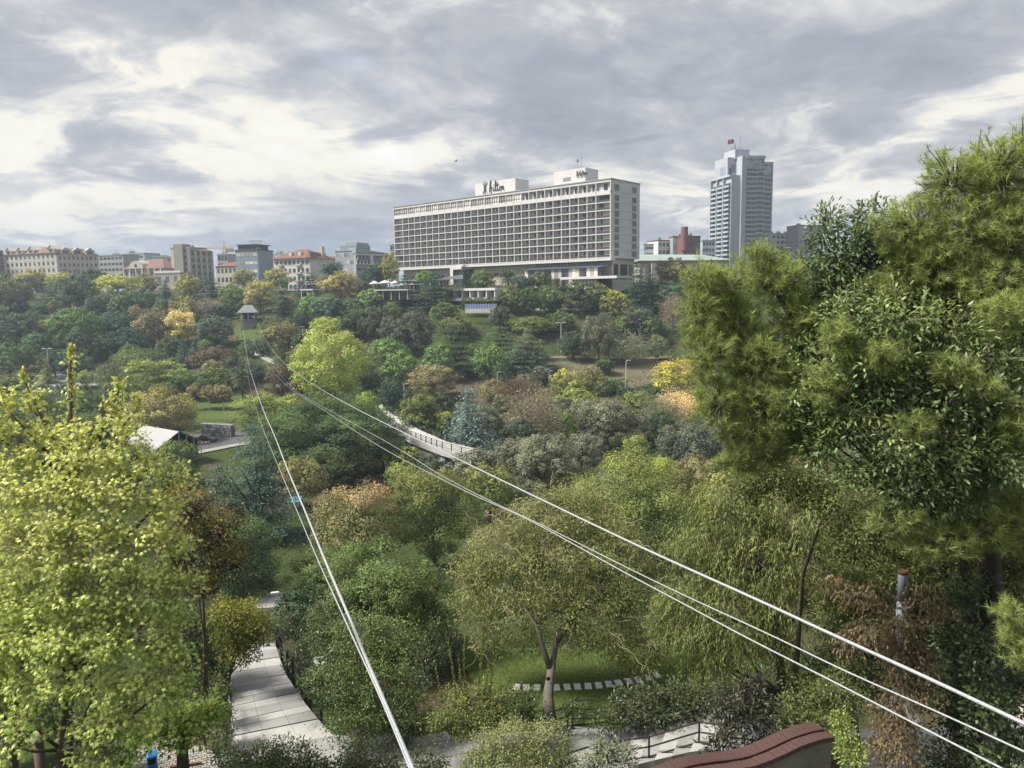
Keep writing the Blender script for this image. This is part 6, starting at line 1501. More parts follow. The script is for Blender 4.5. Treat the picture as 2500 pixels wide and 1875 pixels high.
def camera_post():
    p = at(792, 1606, 23.6); g0 = gz(p.x, 23.6); h = p.z-g0; o = thing('security_camera', 'two white security cameras on a bracket right of the stairway', 'camera', (p.x, 23.6, g0))
    MB().tube([(0, 0, -.2), (0, 0, h+.1)], .035, 6).build('pole', STEEL, o); MB().tube([(.05, 0, h+.06), (-.36, 0, h-.02)], .018, 5).build('arm', WHITE, o)
    for x, r in ((-.27, .9), (.0, -.3)): bevel(MB().box(-.05, .05, -.15, .10, -.05, .05).build('housing', WHITE, o, loc=(x, -.02, h-.14), rot=(.5, 0, r)), .015, 1)
camera_post()
def brick_wall():
    C_ = [(2012, 1781, 9.35), (1975, 1788, 9.25), (1930, 1803, 9.12), (1880, 1826, 9.0), (1830, 1846, 8.9), (1780, 1856, 8.8), (1730, 1862, 8.68), (1670, 1874, 8.5), (1590, 1905, 8.3), (1480, 1950, 8.1)]
    pts = [at(*c) for c in C_]; c = Vector((pts[0].x, pts[0].y, gz(pts[0].x, pts[0].y))); P = [p-c for p in pts]; o = thing('brick_wall', 'plastered garden wall with a curving red brick coping at the bottom edge', 'wall', c)
    fine = []
    for i in range(len(P)-1):
        q0, q1, q2, q3 = [P[max(0, min(len(P)-1, i+k))] for k in (-1, 0, 1, 2)]
        for t in [j/8 for j in range(8)]: fine.append(.5*((2*q1)+(q2-q0)*t+(2*q0-5*q1+4*q2-q3)*t*t+(3*q1-q0-3*q2+q3)*t**3))
    L = [0]
    for a, b in zip(fine, fine[1:]): L.append(L[-1]+(b-a).length)
    def pos(s):
        i = max(0, min(len(fine)-2, int(np.searchsorted(L, s))-1)); t = (s-L[i])/max(1e-6, L[i+1]-L[i]); p = fine[i].lerp(fine[i+1], t); return p, (fine[i+1]-fine[i]).normalized()
    hw = .19; core = MB(); n = 40; prev = None
    for i in range(n+1):
        p, t = pos(L[-1]*i/n); s = Vector((t.y, -t.x, 0)).normalized()*(hw-.05); top = p+Vector((0, 0, -.075)); bot = Vector((p.x, p.y, -1.2)); cur = (top+s, top-s, Vector((bot.x+s.x, bot.y+s.y, -1.2)), Vector((bot.x-s.x, bot.y-s.y, -1.2)))
        if prev: core.quad(prev[0], cur[0], cur[1], prev[1]); core.quad(prev[2], cur[2], cur[0], prev[0]); core.quad(prev[1], cur[1], cur[3], prev[3])
        else: core.quad(cur[0], cur[1], cur[3], cur[2])
        prev = cur
    core.build('plaster_core', PLASTER, o)
    bm_ = bevel_mesh = MB().box(-.5, .5, -.5, .5, -.5, .5).mesh('brick', COPING); w = .088; k = int(L[-1]/w)
    for i in range(k):
        p, t = pos((i+.5)*w); a = math.atan2(t.y, t.x); sl_ = math.asin(max(-1, min(1, t.z)))
        for sg in (-1, 1):
            s = Vector((t.y, -t.x, 0)).normalized()*(sg*hw*.52)
            link('brick', bm_, o, p+s+Vector((0, 0, -.035+RNG.uniform(-.004, .004))), (sg*-.10, -sl_, a+RNG.uniform(-.02, .02)), (w-.007, hw*1.0, .06))
    MB().tube([pos(L[-1]*i/60)[0]+Vector((0, 0, .008)) for i in range(61)], .018, 5).build('mortar_ridge', mat('dark_brick_joint', (.09, .045, .04), .9), o)
brick_wall()

# ------------------------------------------------------------------ near trees and shrubs, crown mass by crown mass
def blob_plant(name, label, cat, base, blobs, leaf, colour, tip, trunk=None, ln=.1, wd=.4, per=6, dens=1.0, mtl=None, bark=None, extra=None, seed=1, rt=.15, twigs=.25, droop=.3, part='crown', shoots=None, turn_bias=0.0, limb=True, up=.3, group=None, auto=0, gap=.0, gs=6.0):
    """base (u, v or None, Y) foot; blobs (u, v, ru, rv, Y[, weight]); every leaf is a small bent sheet on a twig"""
    rng = np.random.default_rng(seed); bu, bv, bY = base
    if bv is None: q = at(bu, 1700, bY); b0 = Vector((q.x, bY, gz(q.x, bY)))
    else: b0 = onplane(bu, bv, TZ) if bY is None else at(bu, bv, bY)
    if bY is not None and bv is not None: b0.z = min(b0.z, gz(b0.x, b0.y)) if False else gz(b0.x, b0.y)
    o = thing(name, label, cat, b0, 0, group); o3 = np.array(b0); parts = []; wood = MB(); cen = []
    for bl in blobs:
        u, v, ru, rv, Y = bl[:5]; wgt = bl[5] if len(bl) > 5 else 1.0
        c = np.array(at(u, v, Y)); k = Y/FOC*1.02; r = np.array([ru*k, (ru+rv)*.5*k*.9, rv*k]); cen.append((c-o3, r))
        area = 4*math.pi*((r[0]*r[1])**1.6/3+(r[0]*r[2])**1.6/3+(r[1]*r[2])**1.6/3)**(1/1.6)
        n = max(12, int(area/(ln*ln*wd*.55)*.95*dens*wgt/per))
        if leaf == 'needle': n = max(6, int(area/(ln*ln*1.6)*2.3*dens*wgt))
        d = unit(rng.normal(size=(n, 3))); rr = np.where(rng.random(n) < .75, rng.uniform(.78, 1.12, n), rng.uniform(.25, .8, n))
        lump = 1+.22*np.sin(d[:, 0]*5+u)*np.sin(d[:, 2]*6+v)+.12*np.sin(d[:, 1]*9+u*.3)
        if gap:
            w3 = c+d*r*rr[:, None]; q_ = np.sin(w3[:, 0]*gs+1.1*np.sin(w3[:, 2]*gs*.7))+np.sin(w3[:, 2]*gs*1.1+w3[:, 1]*gs*.8+2)+rng.normal(0, .5, n); kp = q_ > np.quantile(q_, gap); d, rr, lump = d[kp], rr[kp], lump[kp]; n = len(d)
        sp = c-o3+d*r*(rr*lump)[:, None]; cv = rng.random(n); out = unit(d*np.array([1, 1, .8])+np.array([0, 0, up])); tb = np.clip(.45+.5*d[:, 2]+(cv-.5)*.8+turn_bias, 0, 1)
        if twigs:
            for j in rng.choice(n, max(1, int(n*twigs)), replace=False):
                s = (c-o3)+d[j]*r*.25; mid = (s+sp[j])/2+rng.normal(0, .04, 3)*np.linalg.norm(r)
                wood.tube([Vector(s), Vector(mid), Vector(sp[j])], [ln*.085, ln*.06, ln*.03], 3, False)
        if leaf == 'needle':
            m_ = 30; idx = np.repeat(np.arange(n), m_); N = n*m_; ax0 = unit(out+rng.normal(0, .35, (n, 3)))[idx]; f = rng.random(N)
            ax = unit(ax0*rng.uniform(.15, 1.0, N)[:, None]+unit(rng.normal(size=(N, 3)))*.75); pos = sp[idx]+ax0*(f-.6)[:, None]*ln*.9
            parts.append(leaf_cards(pos, ax, unit(rng.normal(size=(N, 3))), ln*rng.uniform(.7, 1.15, N), wd, .5*cv[idx]+.5*rng.random(N), tb[idx], 'needle'))
        elif leaf == 'droop':
            m_ = per; idx = np.repeat(np.arange(n), m_); N = n*m_; t = np.tile(np.linspace(.1, 1, m_), n); h0 = unit(out*np.array([1, 1, .3])+rng.normal(0, .4, (n, 3)))[idx]
            L_ = ln*3.2; pos = sp[idx]+h0*(t*L_)[:, None]+np.stack([0*t, 0*t, .18*L_*t-.75*L_*t*t], -1)+rng.normal(0, ln*.12, (N, 3)); ax = unit(np.array([0, 0, -1.])+h0*.35+rng.normal(0, .28, (N, 3)))
            parts.append(leaf_cards(pos, ax, unit(h0+rng.normal(0, .5, (N, 3))), ln*rng.uniform(.7, 1.2, N), ln*wd, .5*cv[idx]+.5*rng.random(N), tb[idx], 'rhomb', .15))
        else:
            m_ = per; idx = np.repeat(np.arange(n), m_); N = n*m_; ax0 = out[idx]
            spread = rng.normal(0, 1, (N, 3)); pos = sp[idx]+spread*ln*.75+ax0*ln*rng.uniform(-1.0, .8, N)[:, None]
            ax = unit(ax0*.5+unit(spread)*.8+np.array([0, 0, -droop])); nr = unit(np.array([0, -.12, .8])+d[idx]*.5+rng.normal(0, .5, (N, 3)))
            parts.append(leaf_cards(pos, ax, nr, ln*rng.uniform(.65, 1.25, N), ln*wd if leaf != 'lobed' else ln*rng.uniform(.8, 1.1, N), .5*cv[idx]+.5*rng.random(N), tb[idx], leaf, .18))
    shoots = list(shoots or ())
    if auto:
        for bl in blobs[:auto]:
            for _ in range(3):
                a_ = rng.uniform(-.9, .9); q_ = rng.uniform(1.15, 1.55); shoots.append((bl[0]+bl[2]*.4*a_, bl[1], bl[0]+bl[2]*q_*math.sin(a_), bl[1]-bl[3]*q_*math.cos(a_), bl[4], int(14+bl[3]*.22)))
    for s in shoots:
        u0, v0, u1, v1, Y, m_ = s; a, b = np.array(at(u0, v0, Y))-o3, np.array(at(u1, v1, Y))-o3; t = rng.random(m_); bend = rng.normal(0, .03, 3)*np.linalg.norm(b-a)
        pos = a+(b-a)*t[:, None]+bend*np.sin(t*3.1)[:, None]; wood.tube([Vector(a), Vector((a+b)/2+bend), Vector(b)], [ln*.12, ln*.09, ln*.03], 4, False)
        ax = unit(unit(b-a)*.7+rng.normal(0, .7, (m_, 3))); wsc = ln*(1.2-.5*t)
        parts.append(leaf_cards(pos, ax, unit(rng.normal(size=(m_, 3))), wsc, wsc*(wd if leaf not in ('lobed', 'needle') else (1.0 if leaf == 'lobed' else .06)), rng.random(m_), np.clip(.3+.7*t, 0, 1), leaf if leaf in ('lobed', 'needle') else 'rhomb'))
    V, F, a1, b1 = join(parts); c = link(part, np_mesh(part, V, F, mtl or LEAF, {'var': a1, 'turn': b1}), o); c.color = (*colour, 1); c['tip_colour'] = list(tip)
    # trunk path and limbs
    if trunk:
        tp = [Vector(np.array(at(u, v, Y))-o3) for u, v, Y in trunk]; k = len(tp); tr = MB(); tr.tube([Vector((0, 0, -.4))]+tp if (tp[0].length > .3) else tp, ([rt*1.15] if tp[0].length > .3 else [])+[rt*(1-.82*i/(k-1)) for i in range(k)], 8)
        if limb:
            for cc, r in cen:
                q = Vector(cc); j = min(range(k), key=lambda i: (tp[i]-q).length+4*max(0, tp[i].z-q.z+.6*math.hypot(tp[i].x-q.x, tp[i].y-q.y))); s = tp[j]
                tr.tube([s, s.lerp(q, .5)+Vector((0, 0, -.08*(q-s).length)), q], [rt*.34*(1-.6*j/k), rt*.22, rt*.07], 5)
        for ex in extra or ():
            q = [Vector(np.array(at(*p))-o3) for p in ex]; tr.tube(q, [rt*.5*(1-.8*i/(len(q)-1)) for i in range(len(q))], 6)
        tr.build('trunk', bark or BARK, o, True)
    if wood.v: wood.build('twigs', TWIG if leaf != 'needle' else BARK, o)['kind'] = 'stuff'
    return o
YG = (.48, .53, .20)
def near_trees():
    # yellow maple group on the left
    A = [(172, 880, 8, 30, 17.5, .6), (168, 950, 14, 40, 17.5, .6), (150, 1035, 40, 50, 17.5, .5), (292, 950, 16, 28, 17, .6), (275, 1020, 40, 46, 17, .6), (333, 1000, 14, 28, 17, .6), (62, 935, 14, 28, 17.5, .6), (85, 1005, 26, 46, 17.5, .6), (18, 1000, 26, 50, 17, .6), (-50, 1040, 60, 90, 17),
         (60, 1110, 80, 66, 17), (185, 1110, 84, 70, 16.8), (300, 1100, 66, 60, 17), (365, 1135, 40, 46, 17), (20, 1210, 110, 80, 16.6), (150, 1220, 110, 80, 16.4), (275, 1210, 100, 80, 16.6), (380, 1235, 60, 60, 17), (70, 1330, 130, 84, 16.2), (210, 1330, 120, 84, 16.2), (345, 1330, 100, 70, 16.6), (440, 1330, 40, 36, 17), (430, 1180, 40, 40, 17.4, .6)]
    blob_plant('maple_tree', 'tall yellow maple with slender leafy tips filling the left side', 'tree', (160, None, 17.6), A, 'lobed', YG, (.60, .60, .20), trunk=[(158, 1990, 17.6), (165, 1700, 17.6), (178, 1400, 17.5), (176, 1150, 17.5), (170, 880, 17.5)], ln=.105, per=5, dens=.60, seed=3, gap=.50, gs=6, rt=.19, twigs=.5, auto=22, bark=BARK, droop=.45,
               shoots=[(168, 1000, 172, 858, 17.5, 26), (290, 1040, 300, 925, 17, 24), (330, 1060, 345, 985, 17, 16), (60, 1010, 66, 920, 17.5, 18), (20, 1020, 10, 960, 17, 16), (380, 1180, 415, 1110, 17, 14)])
    B = [(60, 1450, 130, 80, 16.4), (200, 1450, 120, 80, 16.2), (330, 1440, 100, 70, 16.4), (430, 1450, 60, 60, 16.6), (40, 1560, 120, 76, 16), (180, 1560, 120, 76, 15.8), (310, 1560, 110, 76, 16), (420, 1560, 60, 60, 16.4), (100, 1660, 100, 60, 15.8, .7), (240, 1670, 110, 60, 15.8, .8), (370, 1660, 90, 56, 16), (450, 1640, 36, 40, 16.2), (300, 1760, 110, 44, 15.8, .8), (60, 1740, 80, 44, 15.8, .5), (220, 1790, 70, 50, 15.8, .5), (250, 1850, 90, 40, 16, .6), (20, 1820, 60, 40, 15.8, .5)]
    blob_plant('maple_tree', 'greener lower maple in front of the tall yellow one, bottom left', 'tree', (150, None, 16.6), B, 'lobed', (.35, .44, .130), (.52, .55, .18), trunk=[(148, 2000, 16.6), (150, 1830, 16.6), (170, 1640, 16.6), (200, 1480, 16.4)], ln=.105, per=5, dens=.70, seed=4, gap=.48, gs=6, rt=.17, twigs=.5, auto=9, droop=.5)
    blob_plant('maple_tree', 'small fresh green maple with a bare trunk over the cobbled path', 'tree', (447, 1900, None), [(400, 1760, 60, 28, 18), (470, 1745, 70, 26, 18), (520, 1730, 26, 26, 18), (440, 1800, 60, 22, 17.6, .8), (360, 1790, 40, 26, 17.6)], 'lobed', (.125, .205, .045), (.26, .33, .07), trunk=[(447, 1896, 18.4), (446, 1830, 18.2), (450, 1780, 18), (455, 1750, 18)], ln=.13, per=5, dens=.8, seed=5, rt=.19, twigs=.2, droop=.5)
    blob_plant('maple_tree', 'maple at the left edge with a leaning grey trunk', 'tree', (20, None, 18), [(-40, 1420, 70, 90, 18), (10, 1540, 70, 70, 18), (-30, 1660, 80, 80, 18)], 'lobed', (.16, .22, .05), (.30, .32, .08), trunk=[(22, 2000, 18), (38, 1800, 18), (50, 1640, 18), (62, 1500, 18)], ln=.115, per=5, dens=.6, seed=6, rt=.15, twigs=.2)
    blob_plant('plum_tree', 'dark purple plum with yellow leaf tips right of the maple', 'tree', (500, None, 23), [(455, 1225, 60, 46, 22), (520, 1285, 66, 50, 22), (440, 1330, 60, 50, 22), (545, 1360, 56, 40, 22), (480, 1420, 60, 40, 22)], 'rhomb', (.050, .028, .030), (.30, .25, .06), trunk=[(505, 1760, 23), (500, 1560, 23), (490, 1350, 22.5)], ln=.10, wd=.55, per=6, dens=.9, seed=7, rt=.10, twigs=.5, turn_bias=-.15)
    blob_plant('tree', 'small yellow-green tree with a leaning trunk beside the stairway', 'tree', (540, 1730, None), [(590, 1510, 50, 40, 24), (625, 1530, 40, 46, 24), (565, 1570, 40, 44, 24), (600, 1590, 34, 34, 24), (540, 1500, 44, 40, 24)], 'rhomb', (.095, .120, .032), (.25, .24, .05), trunk=[(540, 1728, 25), (556, 1650, 24.6), (585, 1570, 24.2), (600, 1530, 24)], ln=.10, wd=.5, per=6, dens=1.0, seed=8, rt=.15, twigs=.2)
    for (lab, bl, col, tp, sd) in (('dark shrubbery below the plum, left of the stairway', [(440, 1520, 90, 70, 25), (500, 1590, 70, 70, 25), (430, 1640, 70, 60, 25), (510, 1690, 50, 60, 24)], (.040, .058, .026), (.085, .105, .035), 9),
                                   ('ivy-like hedge along the left edge of the stairway', [(536, 1700, 26, 40, 22), (540, 1770, 30, 50, 20.5), (545, 1835, 32, 40, 19.5)], (.050, .075, .030), (.11, .14, .05), 10)):
        blob_plant('shrub', lab, 'shrub', (bl[0][0], None, bl[0][4]), bl, 'ellip', col, tp, ln=.075, wd=.5, per=6, dens=1.0, seed=sd, twigs=.05, part='foliage', mtl=GLOSSY)
    # pine and bay tree on the right
    PN = [(1715, 690, 42, 52, 12.6), (1705, 770, 44, 62, 12.6), (1785, 705, 56, 56, 12.8), (1862, 640, 46, 44, 13), (1905, 690, 60, 56, 13), (1730, 870, 54, 66, 12.4), (1800, 800, 70, 70, 12.8), (1760, 980, 62, 64, 12.4), (1850, 890, 74, 72, 12.6), (1870, 990, 74, 62, 12.4), (1830, 1060, 70, 46, 12.4), (1940, 790, 54, 60, 13), (1950, 1060, 60, 44, 12.6), (1880, 1110, 52, 34, 12.6), (1960, 900, 60, 60, 13), (1985, 980, 50, 60, 13), (1800, 1130, 50, 30, 12.8),
          (2230, 560, 90, 64, 12.6), (2330, 450, 74, 74, 12.4), (2440, 420, 74, 84, 12.2), (2370, 560, 90, 70, 12.2), (2480, 560, 66, 84, 12), (2290, 640, 80, 56, 12.4), (2420, 690, 84, 64, 12), (2500, 760, 60, 80, 12), (2205, 670, 46, 46, 12.8), (2150, 720, 50, 44, 12.8), (2540, 420, 60, 120, 12), (2250, 640, 90, 70, 13.4), (2200, 740, 90, 60, 13.4), (2120, 820, 90, 70, 13.4), (2020, 850, 70, 70, 13.4), (2340, 700, 110, 80, 13), (2440, 560, 90, 80, 13), (2500, 660, 70, 100, 12.8), (1990, 1060, 60, 60, 13),
          (2190, 1265, 70, 34, 11.6), (2290, 1320, 96, 38, 11.6), (2410, 1290, 84, 50, 11.6), (2490, 1230, 50, 50, 11.6), (2380, 1180, 70, 34, 11.8), (2330, 900, 50, 34, 11.2), (2160, 860, 44, 36, 11.3), (2450, 770, 60, 50, 11.3), (2490, 1040, 50, 50, 11.1), (2050, 820, 40, 40, 11.5), (2240, 1040, 44, 34, 11.2), (2400, 950, 40, 30, 11.1), (2010, 940, 40, 46, 11.7), (2480, 1570, 34, 56, 11), (2460, 1500, 30, 34, 11)]
    blob_plant('pine_tree', 'big near long-needled pine filling the right side', 'tree', (2440, None, 13.2), PN, 'needle', (.185, .225, .072), (.315, .365, .115), trunk=[(2440, 2100, 13.2), (2425, 1700, 13.2), (2420, 1400, 13), (2380, 1100, 12.8), (2300, 860, 12.7), (2330, 600, 12.5), (2400, 420, 12.3)], ln=.145, wd=.0066, dens=1.5, seed=11, rt=.26, twigs=.35, bark=DARKBARK, limb=False, extra=[[(2380, 1100, 12.9), (2150, 1010, 13.7), (1930, 920, 13.1), (1790, 800, 12.7), (1730, 720, 12.6)], [(2150, 1010, 13.7), (1960, 820, 13.3), (1880, 690, 13.0)], [(1930, 920, 13.1), (1850, 980, 12.6), (1770, 1000, 12.4)], [(2330, 600, 12.6), (2240, 570, 12.7)], [(2390, 440, 12.3), (2450, 420, 12.2), (2480, 520, 12.1)], [(2410, 1300, 13), (2330, 1320, 12.2), (2220, 1280, 11.7)], [(2420, 1400, 13), (2470, 1520, 11.4), (2478, 1560, 11.1)]], mtl=NEEDLE, up=.55,
               shoots=[(2390, 420, 2395, 318, 12.3, 90), (2330, 470, 2338, 385, 12.4, 80), (2440, 420, 2450, 335, 12.2, 90), (2300, 510, 2296, 430, 12.4, 70), (2495, 400, 2497, 285, 12, 110), (1740, 680, 1735, 632, 12.6, 50), (1842, 640, 1850, 588, 13, 50), (1910, 650, 1912, 600, 13, 40), (2215, 560, 2208, 505, 12.6, 60), (2250, 520, 2262, 470, 12.6, 60)])
    BK = [(2015, 560, 40, 44, 13.4), (2055, 640, 66, 66, 13.4), (2130, 550, 56, 52, 13.2), (2170, 630, 60, 66, 13.2), (1995, 690, 50, 50, 13.4), (2080, 740, 90, 66, 13.2), (2000, 780, 60, 60, 13.4), (1960, 640, 30, 26, 13.4, .6), (2095, 530, 14, 30, 13.3), (1960, 860, 60, 60, 13.4), (2190, 710, 60, 60, 13.6), (1985, 750, 60, 60, 13.8), (2215, 620, 50, 50, 13.6), (2100, 650, 80, 70, 13.9), (2280, 690, 70, 70, 14), (2380, 780, 90, 80, 14.2), (2200, 860, 120, 90, 14.2), (2060, 960, 90, 80, 14.2), (2320, 960, 110, 90, 14.2), (2470, 980, 80, 110, 14.2)]
    blob_plant('bay_tree', 'dark upper bay tree between the two halves of the near pine', 'tree', (2330, None, 15), BK, 'ellip', (.075, .115, .058), (.15, .20, .09), trunk=[(2330, 2050, 15), (2330, 1500, 15), (2230, 1050, 14.2), (2090, 720, 13.4)], ln=.105, wd=.36, per=7, dens=1.25, seed=12, gap=.15, rt=.12, twigs=.12, mtl=GLOSSY, bark=DARKBARK, up=.4,
               shoots=[(2015, 560, 2000, 508, 13.4, 22), (2045, 570, 2050, 520, 13.4, 20), (2092, 540, 2096, 490, 13.3, 24), (2130, 520, 2145, 468, 13.2, 24), (1955, 640, 1950, 602, 13.4, 16), (2170, 560, 2180, 500, 13.2, 20)])
    BF = [(2085, 780, 70, 60, 11.8), (2190, 790, 86, 70, 11.8), (2300, 830, 90, 76, 11.7), (2420, 880, 96, 80, 11.6), (2035, 900, 64, 70, 12), (2140, 910, 96, 80, 11.7), (2270, 950, 100, 84, 11.6), (2400, 1000, 100, 84, 11.5), (2500, 950, 60, 120, 11.6), (1995, 1000, 48, 50, 12), (2080, 1040, 90, 70, 11.8), (2210, 1080, 100, 70, 11.6), (2340, 1110, 100, 70, 11.5), (2460, 1110, 80, 76, 11.5), (2110, 1150, 66, 44, 11.8), (2220, 1190, 80, 46, 11.7), (2330, 1220, 70, 40, 11.7), (2010, 1100, 40, 40, 12), (1955, 930, 44, 56, 12.3), (1945, 1010, 40, 50, 12.3), (1965, 850, 50, 50, 12.6), (2400, 760, 90, 60, 12.2), (2300, 740, 80, 60, 12.6), (2500, 820, 60, 60, 12), (2250, 1150, 70, 60, 11.6)]
    blob_plant('bay_tree', 'large glossy bay tree in front of the pine, right edge', 'tree', (2400, None, 13.6), BF, 'ellip', (.072, .122, .046), (.24, .28, .10), trunk=[(2400, 2100, 13.6), (2385, 1600, 13.4), (2340, 1250, 12.6), (2260, 1000, 12.0), (2200, 850, 11.9)], ln=.104, wd=.36, per=8, dens=1.15, seed=13, gap=.36, gs=7.5, rt=.13, twigs=.10, mtl=GLOSSY, bark=DARKBARK, up=.4, turn_bias=-.05,
               shoots=[(2085, 740, 2088, 672, 11.8, 30), (2060, 770, 2050, 705, 11.8, 24), (2190, 740, 2180, 690, 11.8, 24), (2250, 770, 2262, 700, 11.8, 24)])
    MD = [(1880, 1150, 66, 44, 16), (1970, 1175, 74, 52, 16), (2060, 1225, 70, 56, 15.6), (2140, 1300, 70, 50, 15), (1830, 1190, 50, 36, 16.2), (2230, 1380, 80, 56, 15), (2350, 1420, 90, 60, 14.8), (2450, 1400, 70, 70, 14.6), (2080, 1330, 60, 50, 15.6), (2180, 1480, 80, 60, 16), (2300, 1500, 90, 70, 16), (2420, 1500, 90, 80, 16), (2060, 1440, 70, 60, 16.4), (2480, 1350, 60, 60, 14.4), (2200, 1250, 80, 60, 15.5), (2320, 1300, 90, 60, 15.5), (2440, 1290, 80, 70, 15.2), (2150, 1440, 110, 80, 17), (2300, 1470, 120, 100, 17), (2450, 1500, 110, 110, 17), (2410, 1640, 100, 80, 17), (2040, 1500, 60, 60, 17.2), (2490, 1340, 70, 80, 16.5)]
    blob_plant('tree', 'dull dark leafy tree under the near pine', 'tree', (1945, None, 18), MD, 'rhomb', (.080, .100, .036), (.16, .18, .06), trunk=[(1945, 1900, 18), (1942, 1650, 18), (1960, 1400, 17), (2010, 1260, 16)], ln=.085, wd=.45, per=6, dens=1.15, seed=14, rt=.11, twigs=.2, limb=False)
    DR = [(1770, 1240, 84, 56, 19), (1870, 1230, 90, 56, 19), (1980, 1270, 84, 60, 18.6), (1720, 1330, 76, 70, 19), (1830, 1350, 100, 80, 18.6), (1950, 1370, 100, 76, 18.4), (1680, 1430, 60, 60, 19), (1785, 1470, 96, 74, 18.4), (1900, 1470, 96, 66, 18.2), (1690, 1530, 60, 50, 18.8), (1800, 1560, 80, 50, 18.4), (1640, 1500, 40, 60, 19), (1740, 1610, 60, 40, 18.6), (1870, 1560, 60, 40, 18.4), (2040, 1340, 50, 50, 18.4)]
    blob_plant('pepper_tree', 'near tree with drooping feathery leaves behind the right cables', 'tree', (1915, None, 19), DR, 'droop', (.115, .145, .050), (.25, .27, .10), trunk=[(1918, 1880, 19), (1912, 1700, 19), (1900, 1560, 18.8), (1860, 1400, 18.6), (1840, 1280, 18.6)], ln=.105, wd=.26, per=8, dens=1.4, seed=15, gap=.2, gs=4, rt=.16, twigs=.12, bark=BARK)
    WL = [(1310, 1270, 110, 50, 25), (1430, 1270, 120, 54, 25), (1230, 1350, 96, 66, 24.6), (1350, 1370, 120, 76, 24.4), (1490, 1360, 116, 76, 24.6), (1180, 1450, 80, 66, 24.4), (1290, 1470, 110, 70, 24), (1420, 1470, 120, 70, 24), (1550, 1450, 96, 76, 24.4), (1610, 1540, 66, 60, 24), (1200, 1545, 60, 40, 24.2, .7), (1470, 1560, 96, 50, 23.8, .8), (1560, 1600, 60, 46, 23.8, .8), (1150, 1400, 50, 50, 24.6), (1320, 1560, 80, 36, 24, .6), (1390, 1215, 80, 30, 25)]
    w = blob_plant('willow_tree', 'curly-twigged olive-green willow with one grey trunk on the garden lawn', 'tree', (1342, 1752, None), WL, 'rhomb', (.145, .170, .058), (.28, .28, .11), trunk=[(1342, 1750, 21), (1338, 1700, 21.6), (1345, 1640, 22.4), (1356, 1570, 23.4), (1385, 1480, 24), (1390, 1360, 24.5)], ln=.105, wd=.32, per=7, dens=.9, seed=16, gap=.2, gs=4, rt=.20, twigs=.05, bark=mat('grey_willow_bark', (.115, .10, .085), .9, .3, 5, .6), droop=.7, limb=False, extra=[[(1356, 1570, 23.4), (1420, 1480, 23.8), (1490, 1390, 24.2), (1520, 1330, 24.4)], [(1345, 1640, 22.4), (1310, 1530, 23), (1250, 1430, 23.8), (1220, 1350, 24.2)], [(1385, 1480, 24), (1440, 1390, 24.3), (1450, 1290, 24.8)], [(1370, 1520, 23.7), (1330, 1420, 24.2), (1310, 1300, 24.8)], [(1420, 1480, 23.8), (1520, 1450, 24), (1580, 1440, 24.2)]])
    rng = random.Random(5); b = MB(); o3 = w.location                     # the pale curling twigs
    for i in range(240):
        bl = rng.choice(WL); c = at(bl[0]+rng.uniform(-1, 1)*bl[2], bl[1]+rng.uniform(-1, 1)*bl[3], bl[4]-rng.uniform(0, .9))-o3; d = Vector((rng.uniform(-1, 1), rng.uniform(-.6, .3), rng.uniform(-.3, 1))).normalized(); pts = [c]; ph = rng.uniform(0, 6)
        for s in range(13):
            d = (d+Vector((math.sin(ph+s*1.3)*.45, math.cos(ph+s*1.1)*.25, math.sin(ph*2+s*.9)*.38-.05))).normalized(); pts.append(pts[-1]+d*.095)
        b.tube(pts, [.011*(1-.6*j/13) for j in range(14)], 3, False)
    b.build('curly_twigs', TWIG, w)['kind'] = 'stuff'; k = at(1338, 1653, 21.95)-o3
    MB().lathe([(.075, 0), (.06, .03), (.035, .02), (.02, -.02)], 10).build('knot', DARKBARK, w, loc=k+Vector((0, -.10, 0)), rot=(1.57, 0, 0))
